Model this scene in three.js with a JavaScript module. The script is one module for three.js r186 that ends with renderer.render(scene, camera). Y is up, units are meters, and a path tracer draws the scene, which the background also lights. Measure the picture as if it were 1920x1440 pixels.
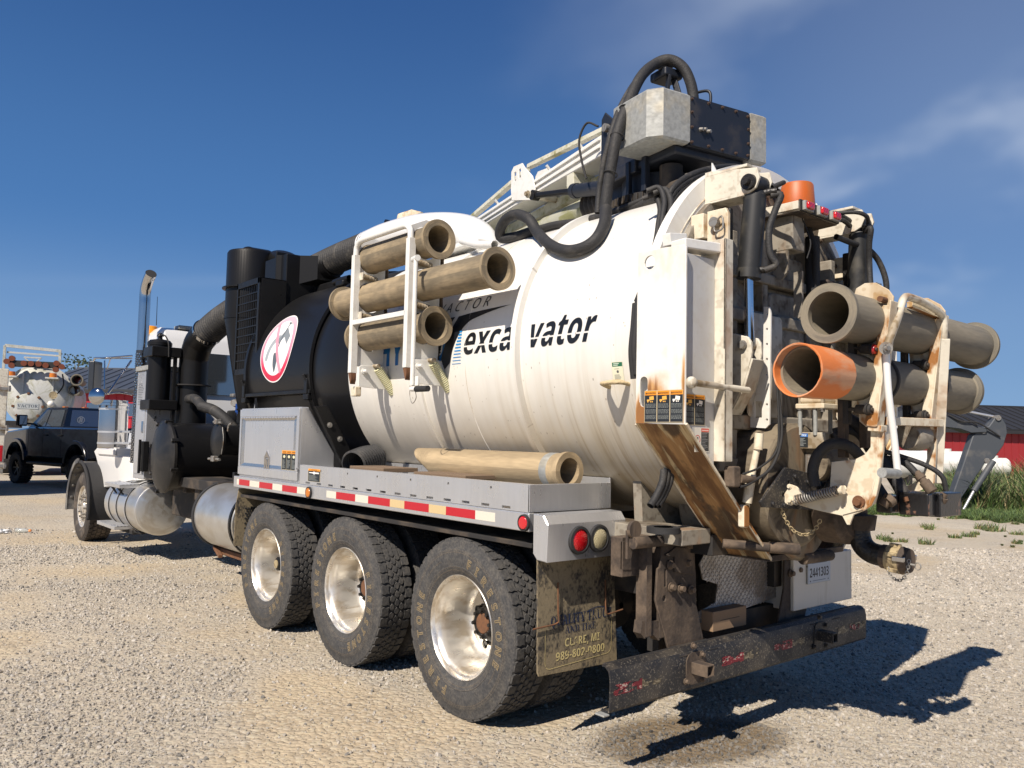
import * as THREE from 'three';
import { RoundedBoxGeometry } from 'three/addons/geometries/RoundedBoxGeometry.js';
import { mergeGeometries, toCreasedNormals } from 'three/addons/utils/BufferGeometryUtils.js';

// ------------------------------------------------------------------ camera, sky, sun, exposure
const scene = new THREE.Scene();
const camera = new THREE.PerspectiveCamera(50.5, 4 / 3, 0.05, 1500);
camera.position.set(3.849, 1.609, 4.074);
camera.lookAt(3.849 - Math.sin(0.8716) * Math.cos(0.0668), 1.609 + Math.sin(0.0668), 4.074 - Math.cos(0.8716) * Math.cos(0.0668));
camera.rotateZ(0.0219);
const renderer = new THREE.WebGLRenderer({ antialias: true });
renderer.setSize(1024, 768);
renderer.toneMapping = THREE.LinearToneMapping;
renderer.toneMappingExposure = 1.36;
renderer.shadowMap.enabled = true;
const SUN_DIR = new THREE.Vector3(0.35, 1.02, 1.0).normalize();
const sun = new THREE.DirectionalLight(0xfff3e4, 5.0);
sun.position.copy(SUN_DIR).multiplyScalar(60);
sun.castShadow = true;
sun.shadow.mapSize.set(4096, 4096);
Object.assign(sun.shadow.camera, { left: -30, right: 30, top: 30, bottom: -30, near: 1, far: 140 });
scene.add(sun); scene.add(sun.target);

// ------------------------------------------------------------------ random numbers and noise
function rng(seed) { let a = seed >>> 0; return () => { a = (a + 0x6d2b79f5) | 0; let t = Math.imul(a ^ (a >>> 15), 1 | a); t = (t + Math.imul(t ^ (t >>> 7), 61 | t)) ^ t; return ((t ^ (t >>> 14)) >>> 0) / 4294967296; }; }
const clamp = (v, a = 0, b = 1) => Math.min(b, Math.max(a, v));
const lerp = (a, b, t) => a + (b - a) * t;
const sstep = (a, b, x) => { const t = clamp((x - a) / (b - a)); return t * t * (3 - 2 * t); };
function hash2(x, y, s) { let h = Math.imul(x, 374761393) ^ Math.imul(y, 668265263) ^ Math.imul(s, 2147483647 ^ 0x5bd1e995); h = Math.imul(h ^ (h >>> 13), 1274126177); return ((h ^ (h >>> 16)) >>> 0) / 4294967296; }
function vnoise(x, y, px, py, s) {           // value noise, periodic in px, py cells
  const xi = Math.floor(x), yi = Math.floor(y), fx = x - xi, fy = y - yi, m = (v, p) => ((v % p) + p) % p;
  const u = fx * fx * (3 - 2 * fx), v = fy * fy * (3 - 2 * fy);
  const a = hash2(m(xi, px), m(yi, py), s), b = hash2(m(xi + 1, px), m(yi, py), s), c = hash2(m(xi, px), m(yi + 1, py), s), d = hash2(m(xi + 1, px), m(yi + 1, py), s);
  return lerp(lerp(a, b, u), lerp(c, d, u), v);
}
function fbm(u, v, cx, cy, oct, s) {          // u, v in 0..1, periodic
  let sum = 0, amp = 0.5, tot = 0;
  for (let o = 0; o < oct; o++) { sum += amp * vnoise(u * cx, v * cy, cx, cy, s + o); tot += amp; amp *= 0.55; cx *= 2; cy *= 2; }
  return sum / tot;
}

// sky: clear deep blue, paler towards the horizon, thin wisps to the right of the truck, one faint streak
{
  const W = 1024, H = 512, data = new Float32Array(W * H * 4);
  const zen = [0.0225, 0.071, 0.208], mid = [0.064, 0.168, 0.376], hor = [0.182, 0.302, 0.475];
  for (let j = 0; j < H; j++) {
    const el = ((j + 0.5) / H - 0.5) * Math.PI, e = Math.max(0, el);
    for (let i = 0; i < W; i++) {
      const az = ((i + 0.5) / W - 0.5) * 2 * Math.PI;          // atan2(z, x)
      const a = sstep(-0.02, 0.26, e), b = sstep(0.10, 0.60, e);
      const dx = Math.cos(el) * Math.cos(az), dy = Math.sin(el), dz = Math.cos(el) * Math.sin(az);
      const toSun = dx * SUN_DIR.x + dy * SUN_DIR.y + dz * SUN_DIR.z;
      const glow = 1 + 0.35 * Math.max(0, toSun) ** 3;
      let cl = 0;
      if (el > 0.015) {        // thin high cloud in one part of the sky, and one faint old trail low down
        const q = Math.atan2(Math.sin(az + 1.84), Math.cos(az + 1.84));   // 0 towards the bank of cloud
        const k = 1 / (dy + 0.22), p = dx * k, r = dz * k, n = fbm(p * 0.09 + 0.5 + r * 0.05, r * 0.16 + 0.5 - p * 0.05, 24, 16, 6, 71), m = fbm(p * 0.03 + 0.2, r * 0.03 + 0.7, 12, 12, 3, 91);
        cl = (0.16 * sstep(0.35, 0.8, m) + 0.55 * sstep(0.50, 0.80, n * 0.9 + m * 0.12)) * Math.exp(-((q / 0.36) ** 2)) * sstep(0.02, 0.12, el) * (1 - 0.5 * sstep(0.5, 0.8, el));
        cl += 0.07 * Math.exp(-(((el - 0.168 - 0.10 * (az + 2.85)) / 0.006) ** 2)) * Math.exp(-(((az + 2.62) / 0.34) ** 2));
        cl += 0.05 * Math.exp(-(((el - 0.145) / 0.05) ** 2)) * fbm(p * 0.05 + 0.3, r * 0.05 + 0.3, 10, 10, 4, 77);
      }
      for (let c = 0; c < 3; c++) {
        let v = lerp(lerp(lerp(hor[c], mid[c], a), zen[c], b), zen[c] * 0.62, sstep(0.55, 1.3, e)) * glow;
        v = lerp(v, [0.52, 0.575, 0.66][c], cl);
        if (el < 0) v = lerp(hor[c], [0.15, 0.14, 0.12][c], 0.7);
        data[(j * W + i) * 4 + c] = v;
      }
      data[(j * W + i) * 4 + 3] = 1;
    }
  }
  const t = new THREE.DataTexture(data, W, H, THREE.RGBAFormat, THREE.FloatType);
  t.mapping = THREE.EquirectangularReflectionMapping; t.magFilter = THREE.LinearFilter; t.needsUpdate = true;
  scene.background = t; scene.environment = t;
}


// ------------------------------------------------------------------ textures
const S2 = (r) => { r = clamp(r); return 255 * (r <= 0.0031308 ? r * 12.92 : 1.055 * r ** (1 / 2.4) - 0.055); };  // linear to sRGB byte
function mapTex(w, h, f, rep = [1, 1]) {       // f(u, v) returns a linear colour
  const d = new Uint8Array(w * h * 4);
  for (let j = 0; j < h; j++) for (let i = 0; i < w; i++) { const c = f((i + 0.5) / w, (j + 0.5) / h, i, j), o = (j * w + i) * 4; d[o] = S2(c[0]); d[o + 1] = S2(c[1]); d[o + 2] = S2(c[2]); d[o + 3] = 255; }
  const t = new THREE.DataTexture(d, w, h); t.colorSpace = THREE.SRGBColorSpace; return wrapT(t, rep);
}
function grayTex(w, h, f, rep = [1, 1]) {
  const d = new Uint8Array(w * h * 4);
  for (let j = 0; j < h; j++) for (let i = 0; i < w; i++) { const c = 255 * clamp(f((i + 0.5) / w, (j + 0.5) / h, i, j)), o = (j * w + i) * 4; d[o] = d[o + 1] = d[o + 2] = c; d[o + 3] = 255; }
  return wrapT(new THREE.DataTexture(d, w, h), rep);
}
function wrapT(t, rep) { t.wrapS = t.wrapT = THREE.RepeatWrapping; t.repeat.set(rep[0], rep[1]); t.magFilter = THREE.LinearFilter; t.minFilter = THREE.LinearMipmapLinearFilter; t.generateMipmaps = true; t.needsUpdate = true; return t; }
function canvasTex(w, h, draw) {
  const c = document.createElement('canvas'); c.width = w; c.height = h;
  const g = c.getContext('2d'); draw(g, w, h);
  const t = new THREE.CanvasTexture(c); t.colorSpace = THREE.SRGBColorSpace; t.anisotropy = 8; return t;
}
const mixc = (a, b, t) => [lerp(a[0], b[0], t), lerp(a[1], b[1], t), lerp(a[2], b[2], t)];
const mulc = (a, k) => [a[0] * k, a[1] * k, a[2] * k];

const M = {};
const std = (o) => new THREE.MeshPhysicalMaterial(o);
const rgb = (r, g, b) => new THREE.Color().setRGB(r, g, b);
// white paint with runs of dirt and rust specks, 1.6 m per repeat, v upwards on walls
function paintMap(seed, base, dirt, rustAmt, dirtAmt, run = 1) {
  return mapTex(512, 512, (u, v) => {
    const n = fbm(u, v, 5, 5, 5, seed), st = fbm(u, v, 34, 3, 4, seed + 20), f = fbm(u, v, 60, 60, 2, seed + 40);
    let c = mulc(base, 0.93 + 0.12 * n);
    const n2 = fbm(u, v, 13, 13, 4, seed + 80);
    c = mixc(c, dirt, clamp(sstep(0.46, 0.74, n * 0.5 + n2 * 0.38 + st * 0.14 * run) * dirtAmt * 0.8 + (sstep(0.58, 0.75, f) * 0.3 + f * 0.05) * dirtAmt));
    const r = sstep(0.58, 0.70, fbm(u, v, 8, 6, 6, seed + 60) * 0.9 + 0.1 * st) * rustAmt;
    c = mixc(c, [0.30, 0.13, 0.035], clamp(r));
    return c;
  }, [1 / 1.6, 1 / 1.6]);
}
const roughNoise = grayTex(256, 256, (u, v) => 0.55 + 0.6 * (fbm(u, v, 8, 8, 4, 5) - 0.3), [1 / 0.9, 1 / 0.9]);
const bumpFine = grayTex(256, 256, (u, v) => fbm(u, v, 40, 40, 3, 15), [2, 2]);
const bumpSoft = grayTex(256, 256, (u, v) => fbm(u, v, 5, 5, 4, 25), [1, 1]);
M.white = std({ map: paintMap(3, [0.72, 0.715, 0.68], [0.42, 0.36, 0.25], 0.0, 0.35), roughness: 0.42, clearcoat: 0.25, clearcoatRoughness: 0.3 });
M.whiteDirty = std({ map: paintMap(7, [0.63, 0.595, 0.50], [0.20, 0.15, 0.09], 0.45, 1.0), roughness: 0.6, bumpMap: bumpFine, bumpScale: 0.0006 });
M.whiteRust = std({ map: paintMap(11, [0.65, 0.59, 0.46], [0.34, 0.21, 0.085], 1.5, 0.95), roughness: 0.65, bumpMap: bumpFine, bumpScale: 0.0008 });
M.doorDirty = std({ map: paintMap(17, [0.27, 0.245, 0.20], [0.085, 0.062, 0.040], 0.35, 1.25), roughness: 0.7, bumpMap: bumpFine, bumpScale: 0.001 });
M.cab = std({ color: rgb(0.74, 0.74, 0.725), roughness: 0.3, clearcoat: 0.6, clearcoatRoughness: 0.1 });
M.rustPlate = std({
  map: mapTex(512, 1024, (u, v) => {
    const n = fbm(u, v, 4, 5, 6, 31), w = fbm(u + 0.15 * n, v, 9, 3, 5, 35), s = fbm(u, v, 40, 6, 3, 39);
    let c = mixc([0.330, 0.185, 0.072], [0.165, 0.082, 0.030], sstep(0.42, 0.66, n));
    c = mixc(c, [0.52, 0.41, 0.23], sstep(0.56, 0.70, w) * 0.85);
    c = mixc(c, [0.050, 0.035, 0.022], sstep(0.56, 0.70, fbm(u, v, 3, 6, 5, 44)) * 0.8);
    return mulc(c, 0.8 + 0.45 * s);
  }), roughness: 0.8, bumpMap: bumpFine, bumpScale: 0.0008,
});
M.blackGloss = std({ color: rgb(0.0075, 0.0075, 0.008), roughness: 0.42, specularIntensity: 0.38, clearcoat: 0.10, clearcoatRoughness: 0.10, bumpMap: bumpSoft, bumpScale: 0.001 });
M.black = std({ color: rgb(0.010, 0.010, 0.0105), roughness: 0.6, specularIntensity: 0.4, roughnessMap: roughNoise, bumpMap: bumpFine, bumpScale: 0.0005 });
M.blackNavy = std({ map: mapTex(256, 256, (u, v) => mixc([0.010, 0.013, 0.022], [0.05, 0.045, 0.04], sstep(0.6, 0.85, fbm(u, v, 6, 6, 5, 51)) * 0.5), [1, 1]), roughness: 0.5 });
M.hose = std({ map: mapTex(256, 256, (u, v) => mixc([0.020, 0.020, 0.021], [0.075, 0.068, 0.058], sstep(0.45, 0.8, fbm(u, v, 8, 8, 5, 52)) * 0.7), [2, 2]), roughness: 0.68, bumpMap: grayTex(256, 256, (u, v) => 0.6 * fbm(u, v, 6, 6, 4, 53) + 0.4 * fbm(u, v, 50, 50, 2, 54), [3, 3]), bumpScale: 0.004 });
M.rubber = std({ map: mapTex(512, 512, (u, v) => { const n = fbm(u, v, 14, 14, 5, 56), f = fbm(u, v, 70, 70, 2, 57); return mulc(mixc([0.042, 0.0425, 0.044], [0.125, 0.112, 0.092], clamp(sstep(0.35, 0.9, n) * 0.34 + 0.42 * (f - 0.35))), 0.8 + 0.5 * f); }, [1.4, 1.4]), roughness: 0.86, bumpMap: bumpFine, bumpScale: 0.0012 });
M.rubberDark = std({ color: rgb(0.02, 0.02, 0.021), roughness: 0.8, bumpMap: bumpFine, bumpScale: 0.001 });
M.mudflap = std({ color: rgb(0.05, 0.045, 0.035), roughness: 0.85, bumpMap: bumpFine, bumpScale: 0.001 });
M.alu = std({ map: mapTex(512, 512, (u, v) => { const s = 0.5 + 0.4 * (fbm(u, v, 90, 4, 3, 61) - 0.5), n = fbm(u, v, 5, 5, 5, 62); return mulc([0.60, 0.608, 0.62], 0.86 + 0.18 * s + 0.12 * (n - 0.5)); }, [1, 1]), metalness: 0.66, roughness: 0.42, roughnessMap: grayTex(256, 256, (u, v) => 0.75 + 0.5 * (fbm(u, v, 6, 6, 5, 63) - 0.5) + 0.2 * (fbm(u, v, 60, 6, 2, 64) - 0.5), [1, 1]), bumpMap: bumpSoft, bumpScale: 0.0015 });
M.aluDoor = std({ map: mapTex(256, 256, (u, v) => mulc([0.50, 0.51, 0.52], 0.85 + 0.3 * fbm(u, v, 4, 4, 4, 60)), [1, 1]), metalness: 0.9, roughness: 0.33, roughnessMap: roughNoise, bumpMap: bumpSoft, bumpScale: 0.002 });
M.aluPolish = std({ map: mapTex(256, 256, (u, v) => mixc([0.78, 0.755, 0.70], [0.46, 0.38, 0.27], sstep(0.42, 0.75, fbm(u, v, 6, 6, 5, 66)) * 0.75), [2.2, 2.2]), metalness: 0.72, roughness: 0.42, roughnessMap: grayTex(256, 256, (u, v) => 0.7 + 0.9 * (fbm(u, v, 7, 7, 5, 67) - 0.4), [2, 2]) });
M.aluTank = std({ map: mapTex(256, 256, (u, v) => mixc([0.64, 0.64, 0.62], [0.42, 0.37, 0.29], sstep(0.4, 0.75, fbm(u, v, 4, 9, 5, 68)) * 0.6), [1, 1]), metalness: 0.8, roughness: 0.34, bumpMap: bumpSoft, bumpScale: 0.001 });
M.chrome = std({ color: rgb(0.50, 0.50, 0.51), metalness: 1, roughness: 0.09 });
M.steelRod = std({ color: rgb(0.62, 0.66, 0.72), metalness: 1, roughness: 0.12 });
M.galv = std({ map: mapTex(256, 256, (u, v) => { const f = fbm(u, v, 50, 50, 2, 71), n = fbm(u, v, 4, 4, 4, 72); return mulc(mixc([0.30, 0.31, 0.30], [0.44, 0.38, 0.26], sstep(0.5, 0.75, n) * 0.6), 0.75 + 0.5 * f); }, [1.2, 1.2]), metalness: 0.25, roughness: 0.62, bumpMap: bumpFine, bumpScale: 0.0006 });
M.steel = std({ map: mapTex(256, 256, (u, v) => mixc([0.30, 0.29, 0.27], [0.17, 0.11, 0.06], sstep(0.5, 0.75, fbm(u, v, 6, 6, 5, 73)) * 0.8), [3, 3]), metalness: 0.6, roughness: 0.5 });
M.mudSteel = std({ map: mapTex(512, 512, (u, v) => { const n = fbm(u, v, 5, 5, 6, 75), f = fbm(u, v, 60, 60, 2, 76); return mulc(mixc([0.046, 0.035, 0.028], [0.118, 0.086, 0.060], sstep(0.4, 0.72, n)), 0.75 + 0.5 * f); }, [1.2, 1.2]), roughness: 0.85, bumpMap: bumpFine, bumpScale: 0.0015 });
M.frame = std({ map: mapTex(256, 256, (u, v) => mixc([0.018, 0.017, 0.017], [0.075, 0.058, 0.042], sstep(0.4, 0.75, fbm(u, v, 5, 5, 5, 77))), [1, 1]), roughness: 0.8 });
M.bumper = std({ map: mapTex(512, 512, (u, v) => { const f = fbm(u, v, 90, 90, 2, 79), n = fbm(u, v, 5, 5, 5, 80); let c = mixc([0.016, 0.016, 0.018], [0.080, 0.068, 0.052], sstep(0.42, 0.75, n) * 0.7); return mixc(c, [0.22, 0.19, 0.145], sstep(0.74, 0.84, fbm(u, v, 150, 150, 1, 81)) * 0.5 + sstep(0.72, 0.84, f) * 0.2); }, [1.1, 1.1]), roughness: 0.55, bumpMap: bumpFine, bumpScale: 0.0012 });
M.tubeTan = std({ map: mapTex(512, 512, (u, v) => { const n = fbm(u, v, 5, 3, 6, 82), s = fbm(u, v, 6, 50, 3, 83), f = fbm(u, v, 70, 70, 2, 84); return mulc(mixc([0.300, 0.235, 0.146], [0.155, 0.127, 0.085], sstep(0.36, 0.66, n * 0.7 + s * 0.3)), 0.82 + 0.36 * f); }, [1.4, 1.4]), roughness: 0.82, bumpMap: bumpFine, bumpScale: 0.0007 });
M.tubeGray = std({ map: mapTex(512, 512, (u, v) => { const n = fbm(u, v, 4, 4, 6, 86), f = fbm(u, v, 70, 70, 2, 87); return mulc(mixc([0.210, 0.184, 0.136], [0.140, 0.128, 0.102], sstep(0.36, 0.66, n)), 0.85 + 0.3 * f); }, [1.1, 1.1]), roughness: 0.75, bumpMap: bumpFine, bumpScale: 0.0005 });
M.tubeSand = std({ map: mapTex(512, 512, (u, v) => { const n = fbm(u, v, 6, 4, 6, 89), f = fbm(u, v, 80, 80, 2, 90); return mulc(mixc([0.41, 0.315, 0.19], [0.28, 0.215, 0.13], sstep(0.4, 0.7, n)), 0.85 + 0.3 * f); }, [1.2, 1.2]), roughness: 0.85, bumpMap: bumpFine, bumpScale: 0.0007 });
M.orange = std({ map: mapTex(256, 256, (u, v) => { const n = fbm(u, v, 5, 5, 6, 92); return mixc([0.60, 0.175, 0.045], [0.56, 0.33, 0.20], sstep(0.42, 0.70, n) * 0.85); }, [2.5, 2.5]), roughness: 0.7, bumpMap: bumpFine, bumpScale: 0.001 });
M.brass = std({ map: mapTex(256, 256, (u, v) => mixc([0.42, 0.34, 0.20], [0.16, 0.12, 0.07], sstep(0.45, 0.7, fbm(u, v, 6, 6, 5, 94))), [5, 5]), metalness: 0.3, roughness: 0.6 });
M.blackBlock = std({ map: mapTex(256, 256, (u, v) => mixc([0.008, 0.008, 0.009], [0.14, 0.075, 0.05], sstep(0.66, 0.72, fbm(u, v, 5, 5, 5, 311))), [3, 3]), roughness: 0.35, clearcoat: 0.3, clearcoatRoughness: 0.2, bumpMap: bumpFine, bumpScale: 0.001 });
M.darkRust = std({ color: rgb(0.055, 0.034, 0.026), roughness: 0.8 });
M.amberSolid = std({ color: rgb(0.80, 0.30, 0.01), roughness: 0.25, clearcoat: 0.8 });
M.chromeSoft = std({ color: rgb(0.55, 0.55, 0.56), metalness: 1, roughness: 0.14 });
M.rust = std({ map: mapTex(256, 256, (u, v) => mixc([0.20, 0.085, 0.035], [0.075, 0.042, 0.026], fbm(u, v, 8, 8, 5, 95)), [4, 4]), roughness: 0.9, bumpMap: bumpFine, bumpScale: 0.001 });
M.grease = std({ color: rgb(0.012, 0.011, 0.010), roughness: 0.45, bumpMap: bumpFine, bumpScale: 0.004 });
M.red = std({ color: rgb(0.40, 0.006, 0.012), roughness: 0.25, clearcoat: 0.6 });
M.redLens = std({ color: rgb(0.52, 0.008, 0.014), roughness: 0.16, clearcoat: 1, bumpMap: grayTex(64, 64, (u, v) => 0.5 + 0.5 * Math.sin(u * 40) * Math.sin(v * 40), [8, 8]), bumpScale: 0.002 });
M.clearLens = std({ color: rgb(0.50, 0.44, 0.27), roughness: 0.2, clearcoat: 1, bumpMap: grayTex(64, 64, (u, v) => 0.5 + 0.5 * Math.sin(u * 40) * Math.sin(v * 40), [8, 8]), bumpScale: 0.002 });
M.amber = std({ color: rgb(0.78, 0.24, 0.012), roughness: 0.25, transmission: 0.35, thickness: 0, clearcoat: 0.6 });
M.amberDusty = std({ map: mapTex(256, 256, (u, v) => mixc([0.60, 0.125, 0.012], [0.46, 0.17, 0.05], sstep(0.4, 0.75, fbm(u, v, 5, 5, 5, 97)) * 0.6), [3, 3]), roughness: 0.5, transmission: 0.3, thickness: 0 });
M.glassDark = std({ color: rgb(0.20, 0.235, 0.27), metalness: 0.8, roughness: 0.06 });
M.cardboard = std({ color: rgb(0.26, 0.17, 0.10), roughness: 0.9 });
M.blue = std({ color: rgb(0.01, 0.05, 0.22), roughness: 0.4 });
M.pickup = std({ color: rgb(0.006, 0.007, 0.010), roughness: 0.2, clearcoat: 1, clearcoatRoughness: 0.05 });
M.diamond = std({ map: mapTex(256, 256, (u, v) => mulc(mixc([0.42, 0.40, 0.38], [0.20, 0.16, 0.12], sstep(0.4, 0.7, fbm(u, v, 4, 4, 5, 98)) * 0.8), 0.8 + 0.4 * fbm(u, v, 40, 40, 2, 99)), [1.5, 1.5]), metalness: 0.45, roughness: 0.5 });
M.liner = std({ color: rgb(0.16, 0.11, 0.07), roughness: 0.85 });

// ------------------------------------------------------------------ geometry helpers: every function returns a geometry with position, normal and uv in metres
const V3 = (p) => (p.isVector3 ? p : new THREE.Vector3(p[0], p[1], p[2]));
function boxUV(g) {
  g = g.index ? g.toNonIndexed() : g;
  const p = g.attributes.position.array, uv = new Float32Array((p.length / 3) * 2);
  for (let i = 0; i < p.length; i += 9) {
    const ax = p[i + 3] - p[i], ay = p[i + 4] - p[i + 1], az = p[i + 5] - p[i + 2], bx = p[i + 6] - p[i], by = p[i + 7] - p[i + 1], bz = p[i + 8] - p[i + 2];
    const nx = Math.abs(ay * bz - az * by), ny = Math.abs(az * bx - ax * bz), nz = Math.abs(ax * by - ay * bx);
    for (let k = 0; k < 3; k++) {
      const x = p[i + k * 3], y = p[i + k * 3 + 1], z = p[i + k * 3 + 2], o = ((i / 3) + k) * 2;
      if (nx >= ny && nx >= nz) { uv[o] = z; uv[o + 1] = y; } else if (ny >= nz) { uv[o] = x; uv[o + 1] = z; } else { uv[o] = x; uv[o + 1] = y; }
    }
  }
  g.setAttribute('uv', new THREE.BufferAttribute(uv, 2)); return g;
}
function clean(g) {
  if (!g.userData.uvm) g = boxUV(g); else { const k = g.userData; g = g.index ? g.toNonIndexed() : g; g.userData = k; }
  for (const n of Object.keys(g.attributes)) if (!['position', 'normal', 'uv'].includes(n)) g.deleteAttribute(n);
  g.morphAttributes = {}; return g;
}
const keepUV = (g, su = 1, sv = 1) => { const u = g.attributes.uv; for (let i = 0; i < u.count; i++) u.setXY(i, u.getX(i) * su, u.getY(i) * sv); g.userData.uvm = true; return g; };
function merge(list) { return mergeGeometries(list.flat(9).filter(Boolean).map(clean), false); }
function obj(name, list, mat, parent, label) {
  const m = new THREE.Mesh(Array.isArray(list) ? merge(list) : list.attributes.uv && list.userData.uvm ? list : merge([list]), mat);
  m.name = name; m.castShadow = m.receiveShadow = true;
  if (label) m.userData.label = label;
  let up = 0; for (let p = parent; p.parent && p !== scene; p = p.parent) up++;
  if (up >= 3) { parent.updateMatrix(); m.applyMatrix4(parent.matrix); parent.parent.add(m); } else parent.add(m);   // thing > part > sub-part and no further
  return m;
}
const used = new Map();
function numbered(n) { const k = used.get(n) ?? 0; used.set(n, k + 1); return k ? n + '_' + String(k).padStart(3, '0') : n; }
function tag(o, label, category, group) { o.userData.label = label; o.userData.category = category; if (group) o.userData.group = group; return o; }
function thing(name, label, category, at = [0, 0, 0], group) { const o = new THREE.Group(); o.name = numbered(name); o.position.set(...at); scene.add(o); return tag(o, label, category, group); }
function part(name, parent, label) { const o = new THREE.Group(); o.name = name; parent.add(o); if (label) o.userData.label = label; return o; }
function struct(name, list, mat) { const m = obj(name, list, mat, scene); m.userData.kind = 'structure'; return m; }
const bx = (x0, x1, y0, y1, z0, z1, r = 0.004) => {
  const w = Math.abs(x1 - x0), h = Math.abs(y1 - y0), d = Math.abs(z1 - z0), q = Math.min(r, w * 0.45, h * 0.45, d * 0.45);
  return new RoundedBoxGeometry(w, h, d, 1, q).translate((x0 + x1) / 2, (y0 + y1) / 2, (z0 + z1) / 2);
};
function orient(g, a, b) {     // a geometry along +y from 0 to 1 length L is placed from a to b
  const A = V3(a), B = V3(b), d = B.clone().sub(A).normalize();
  return g.applyQuaternion(new THREE.Quaternion().setFromUnitVectors(new THREE.Vector3(0, 1, 0), d)).translate(A.x, A.y, A.z);
}
function cyl(a, b, r0, r1 = r0, seg = 28, open = false) {
  const L = V3(a).distanceTo(V3(b)), g = new THREE.CylinderGeometry(r1, r0, L, seg, 1, open).translate(0, L / 2, 0);
  return orient(keepUV(g, 2 * Math.PI * Math.max(r0, r1), L), a, b);
}
function bar(a, b, w, h, up = [0, 1, 0], r = 0.004) {   // a box of section w (sideways) x h (along up) from a to b
  const A = V3(a), B = V3(b), d = B.clone().sub(A), L = d.length(); d.normalize();
  let s = new THREE.Vector3().crossVectors(V3(up), d); if (s.lengthSq() < 1e-6) s.set(1, 0, 0); s.normalize();
  const u = new THREE.Vector3().crossVectors(d, s);
  return new RoundedBoxGeometry(w, h, L, 1, Math.min(r, w * 0.4, h * 0.4)).applyMatrix4(new THREE.Matrix4().makeBasis(s, u, d).setPosition(A.clone().lerp(B, 0.5)));
}
function tube(pts, r, seg = 60, rad = 12, closed = false, tension = 0.5) {
  const c = new THREE.CatmullRomCurve3(pts.map(V3), closed, 'catmullrom', tension);
  return keepUV(new THREE.TubeGeometry(c, seg, r, rad, closed), c.getLength(), 2 * Math.PI * r);
}
function lathe(prof, axis, at, seg = 64, a0 = 0, al = Math.PI * 2) {   // prof: [radius, distance along the axis]
  let L = 0, R = 0; for (let i = 1; i < prof.length; i++) L += Math.hypot(prof[i][0] - prof[i - 1][0], prof[i][1] - prof[i - 1][1]);
  for (const p of prof) R = Math.max(R, p[0]);
  let g = keepUV(new THREE.LatheGeometry(prof.map((p) => new THREE.Vector2(Math.max(p[0], 1e-5), p[1])), seg, a0, al), al * R, L);
  const k = g.userData; g = toCreasedNormals(g, 0.55); g.userData = k;
  if (axis === 'x') g.rotateZ(-Math.PI / 2); else if (axis === 'z') g.rotateX(Math.PI / 2);
  return g.translate(...at);
}
function plate(pts, axis, at, t, holes = [], bevel = 0) {   // outline pts ([z,y] for x, [x,z] for y, [x,y] for z) extruded from `at` by t along the axis
  const s = new THREE.Shape(pts.map((p) => new THREE.Vector2(...p)));
  for (const h of holes) s.holes.push(h.r ? new THREE.Path().absarc(h.x, h.y, h.r, 0, Math.PI * 2) : new THREE.Path(h.map((p) => new THREE.Vector2(...p))));
  let g = new THREE.ExtrudeGeometry(s, { depth: Math.abs(t) - 2 * bevel, bevelEnabled: bevel > 0, bevelSize: bevel, bevelOffset: -bevel, bevelThickness: bevel, bevelSegments: 1, curveSegments: 20 });
  g.translate(0, 0, bevel + (t < 0 ? t : 0));
  if (axis === 'x') g.applyMatrix4(new THREE.Matrix4().set(0, 0, 1, at, 0, 1, 0, 0, 1, 0, 0, 0, 0, 0, 0, 1));
  else if (axis === 'y') g.applyMatrix4(new THREE.Matrix4().set(1, 0, 0, 0, 0, 0, 1, at, 0, 1, 0, 0, 0, 0, 0, 1));
  else g.translate(0, 0, at);
  if (axis !== 'z') { const p = g.attributes.position, a = p.array; for (let i = 0; i < a.length; i += 9) for (let k = 0; k < 3; k++) { const q = a[i + 3 + k]; a[i + 3 + k] = a[i + 6 + k]; a[i + 6 + k] = q; } }
  g.deleteAttribute('normal'); g.deleteAttribute('uv'); g.computeVertexNormals();
  return toCreasedNormals(g, 0.5);
}
const rect = (x0, y0, x1, y1) => [[x0, y0], [x1, y0], [x1, y1], [x0, y1]];
function rrect(x0, y0, x1, y1, r, n = 5) {
  const o = [], c = [[x1 - r, y0 + r, -90], [x1 - r, y1 - r, 0], [x0 + r, y1 - r, 90], [x0 + r, y0 + r, 180]];
  for (const [cx, cy, a] of c) for (let i = 0; i <= n; i++) { const t = ((a + (90 * i) / n) * Math.PI) / 180; o.push([cx + r * Math.cos(t), cy + r * Math.sin(t)]); }
  return o;
}
const arcPts = (cx, cy, r, a0, a1, n = 16) => Array.from({ length: n + 1 }, (_, i) => { const t = a0 + ((a1 - a0) * i) / n; return [cx + r * Math.cos(t), cy + r * Math.sin(t)]; });
function bolt(p, dir, r = 0.014, h = 0.012) { const d = V3(dir).normalize(), A = V3(p); return [cyl(A, A.clone().addScaledVector(d, h * 0.3), r * 1.45, r * 1.45, 12), cyl(A.clone().addScaledVector(d, h * 0.3), A.clone().addScaledVector(d, h * 1.3), r, r * 0.92, 6)]; }
function coil(a, b, r, wire, turns, rad = 6) {
  const A = V3(a), B = V3(b), d = B.clone().sub(A), L = d.length(); d.normalize();
  const u = new THREE.Vector3().crossVectors(d, Math.abs(d.y) < 0.9 ? new THREE.Vector3(0, 1, 0) : new THREE.Vector3(1, 0, 0)).normalize(), v = new THREE.Vector3().crossVectors(d, u);
  class C extends THREE.Curve { getPoint(t, o = new THREE.Vector3()) { const k = t * turns * 2 * Math.PI; return o.copy(A).addScaledVector(d, t * L).addScaledVector(u, r * Math.cos(k)).addScaledVector(v, r * Math.sin(k)); } }
  return keepUV(new THREE.TubeGeometry(new C(), Math.round(turns * 14), wire, rad), L, 0.05);
}
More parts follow.
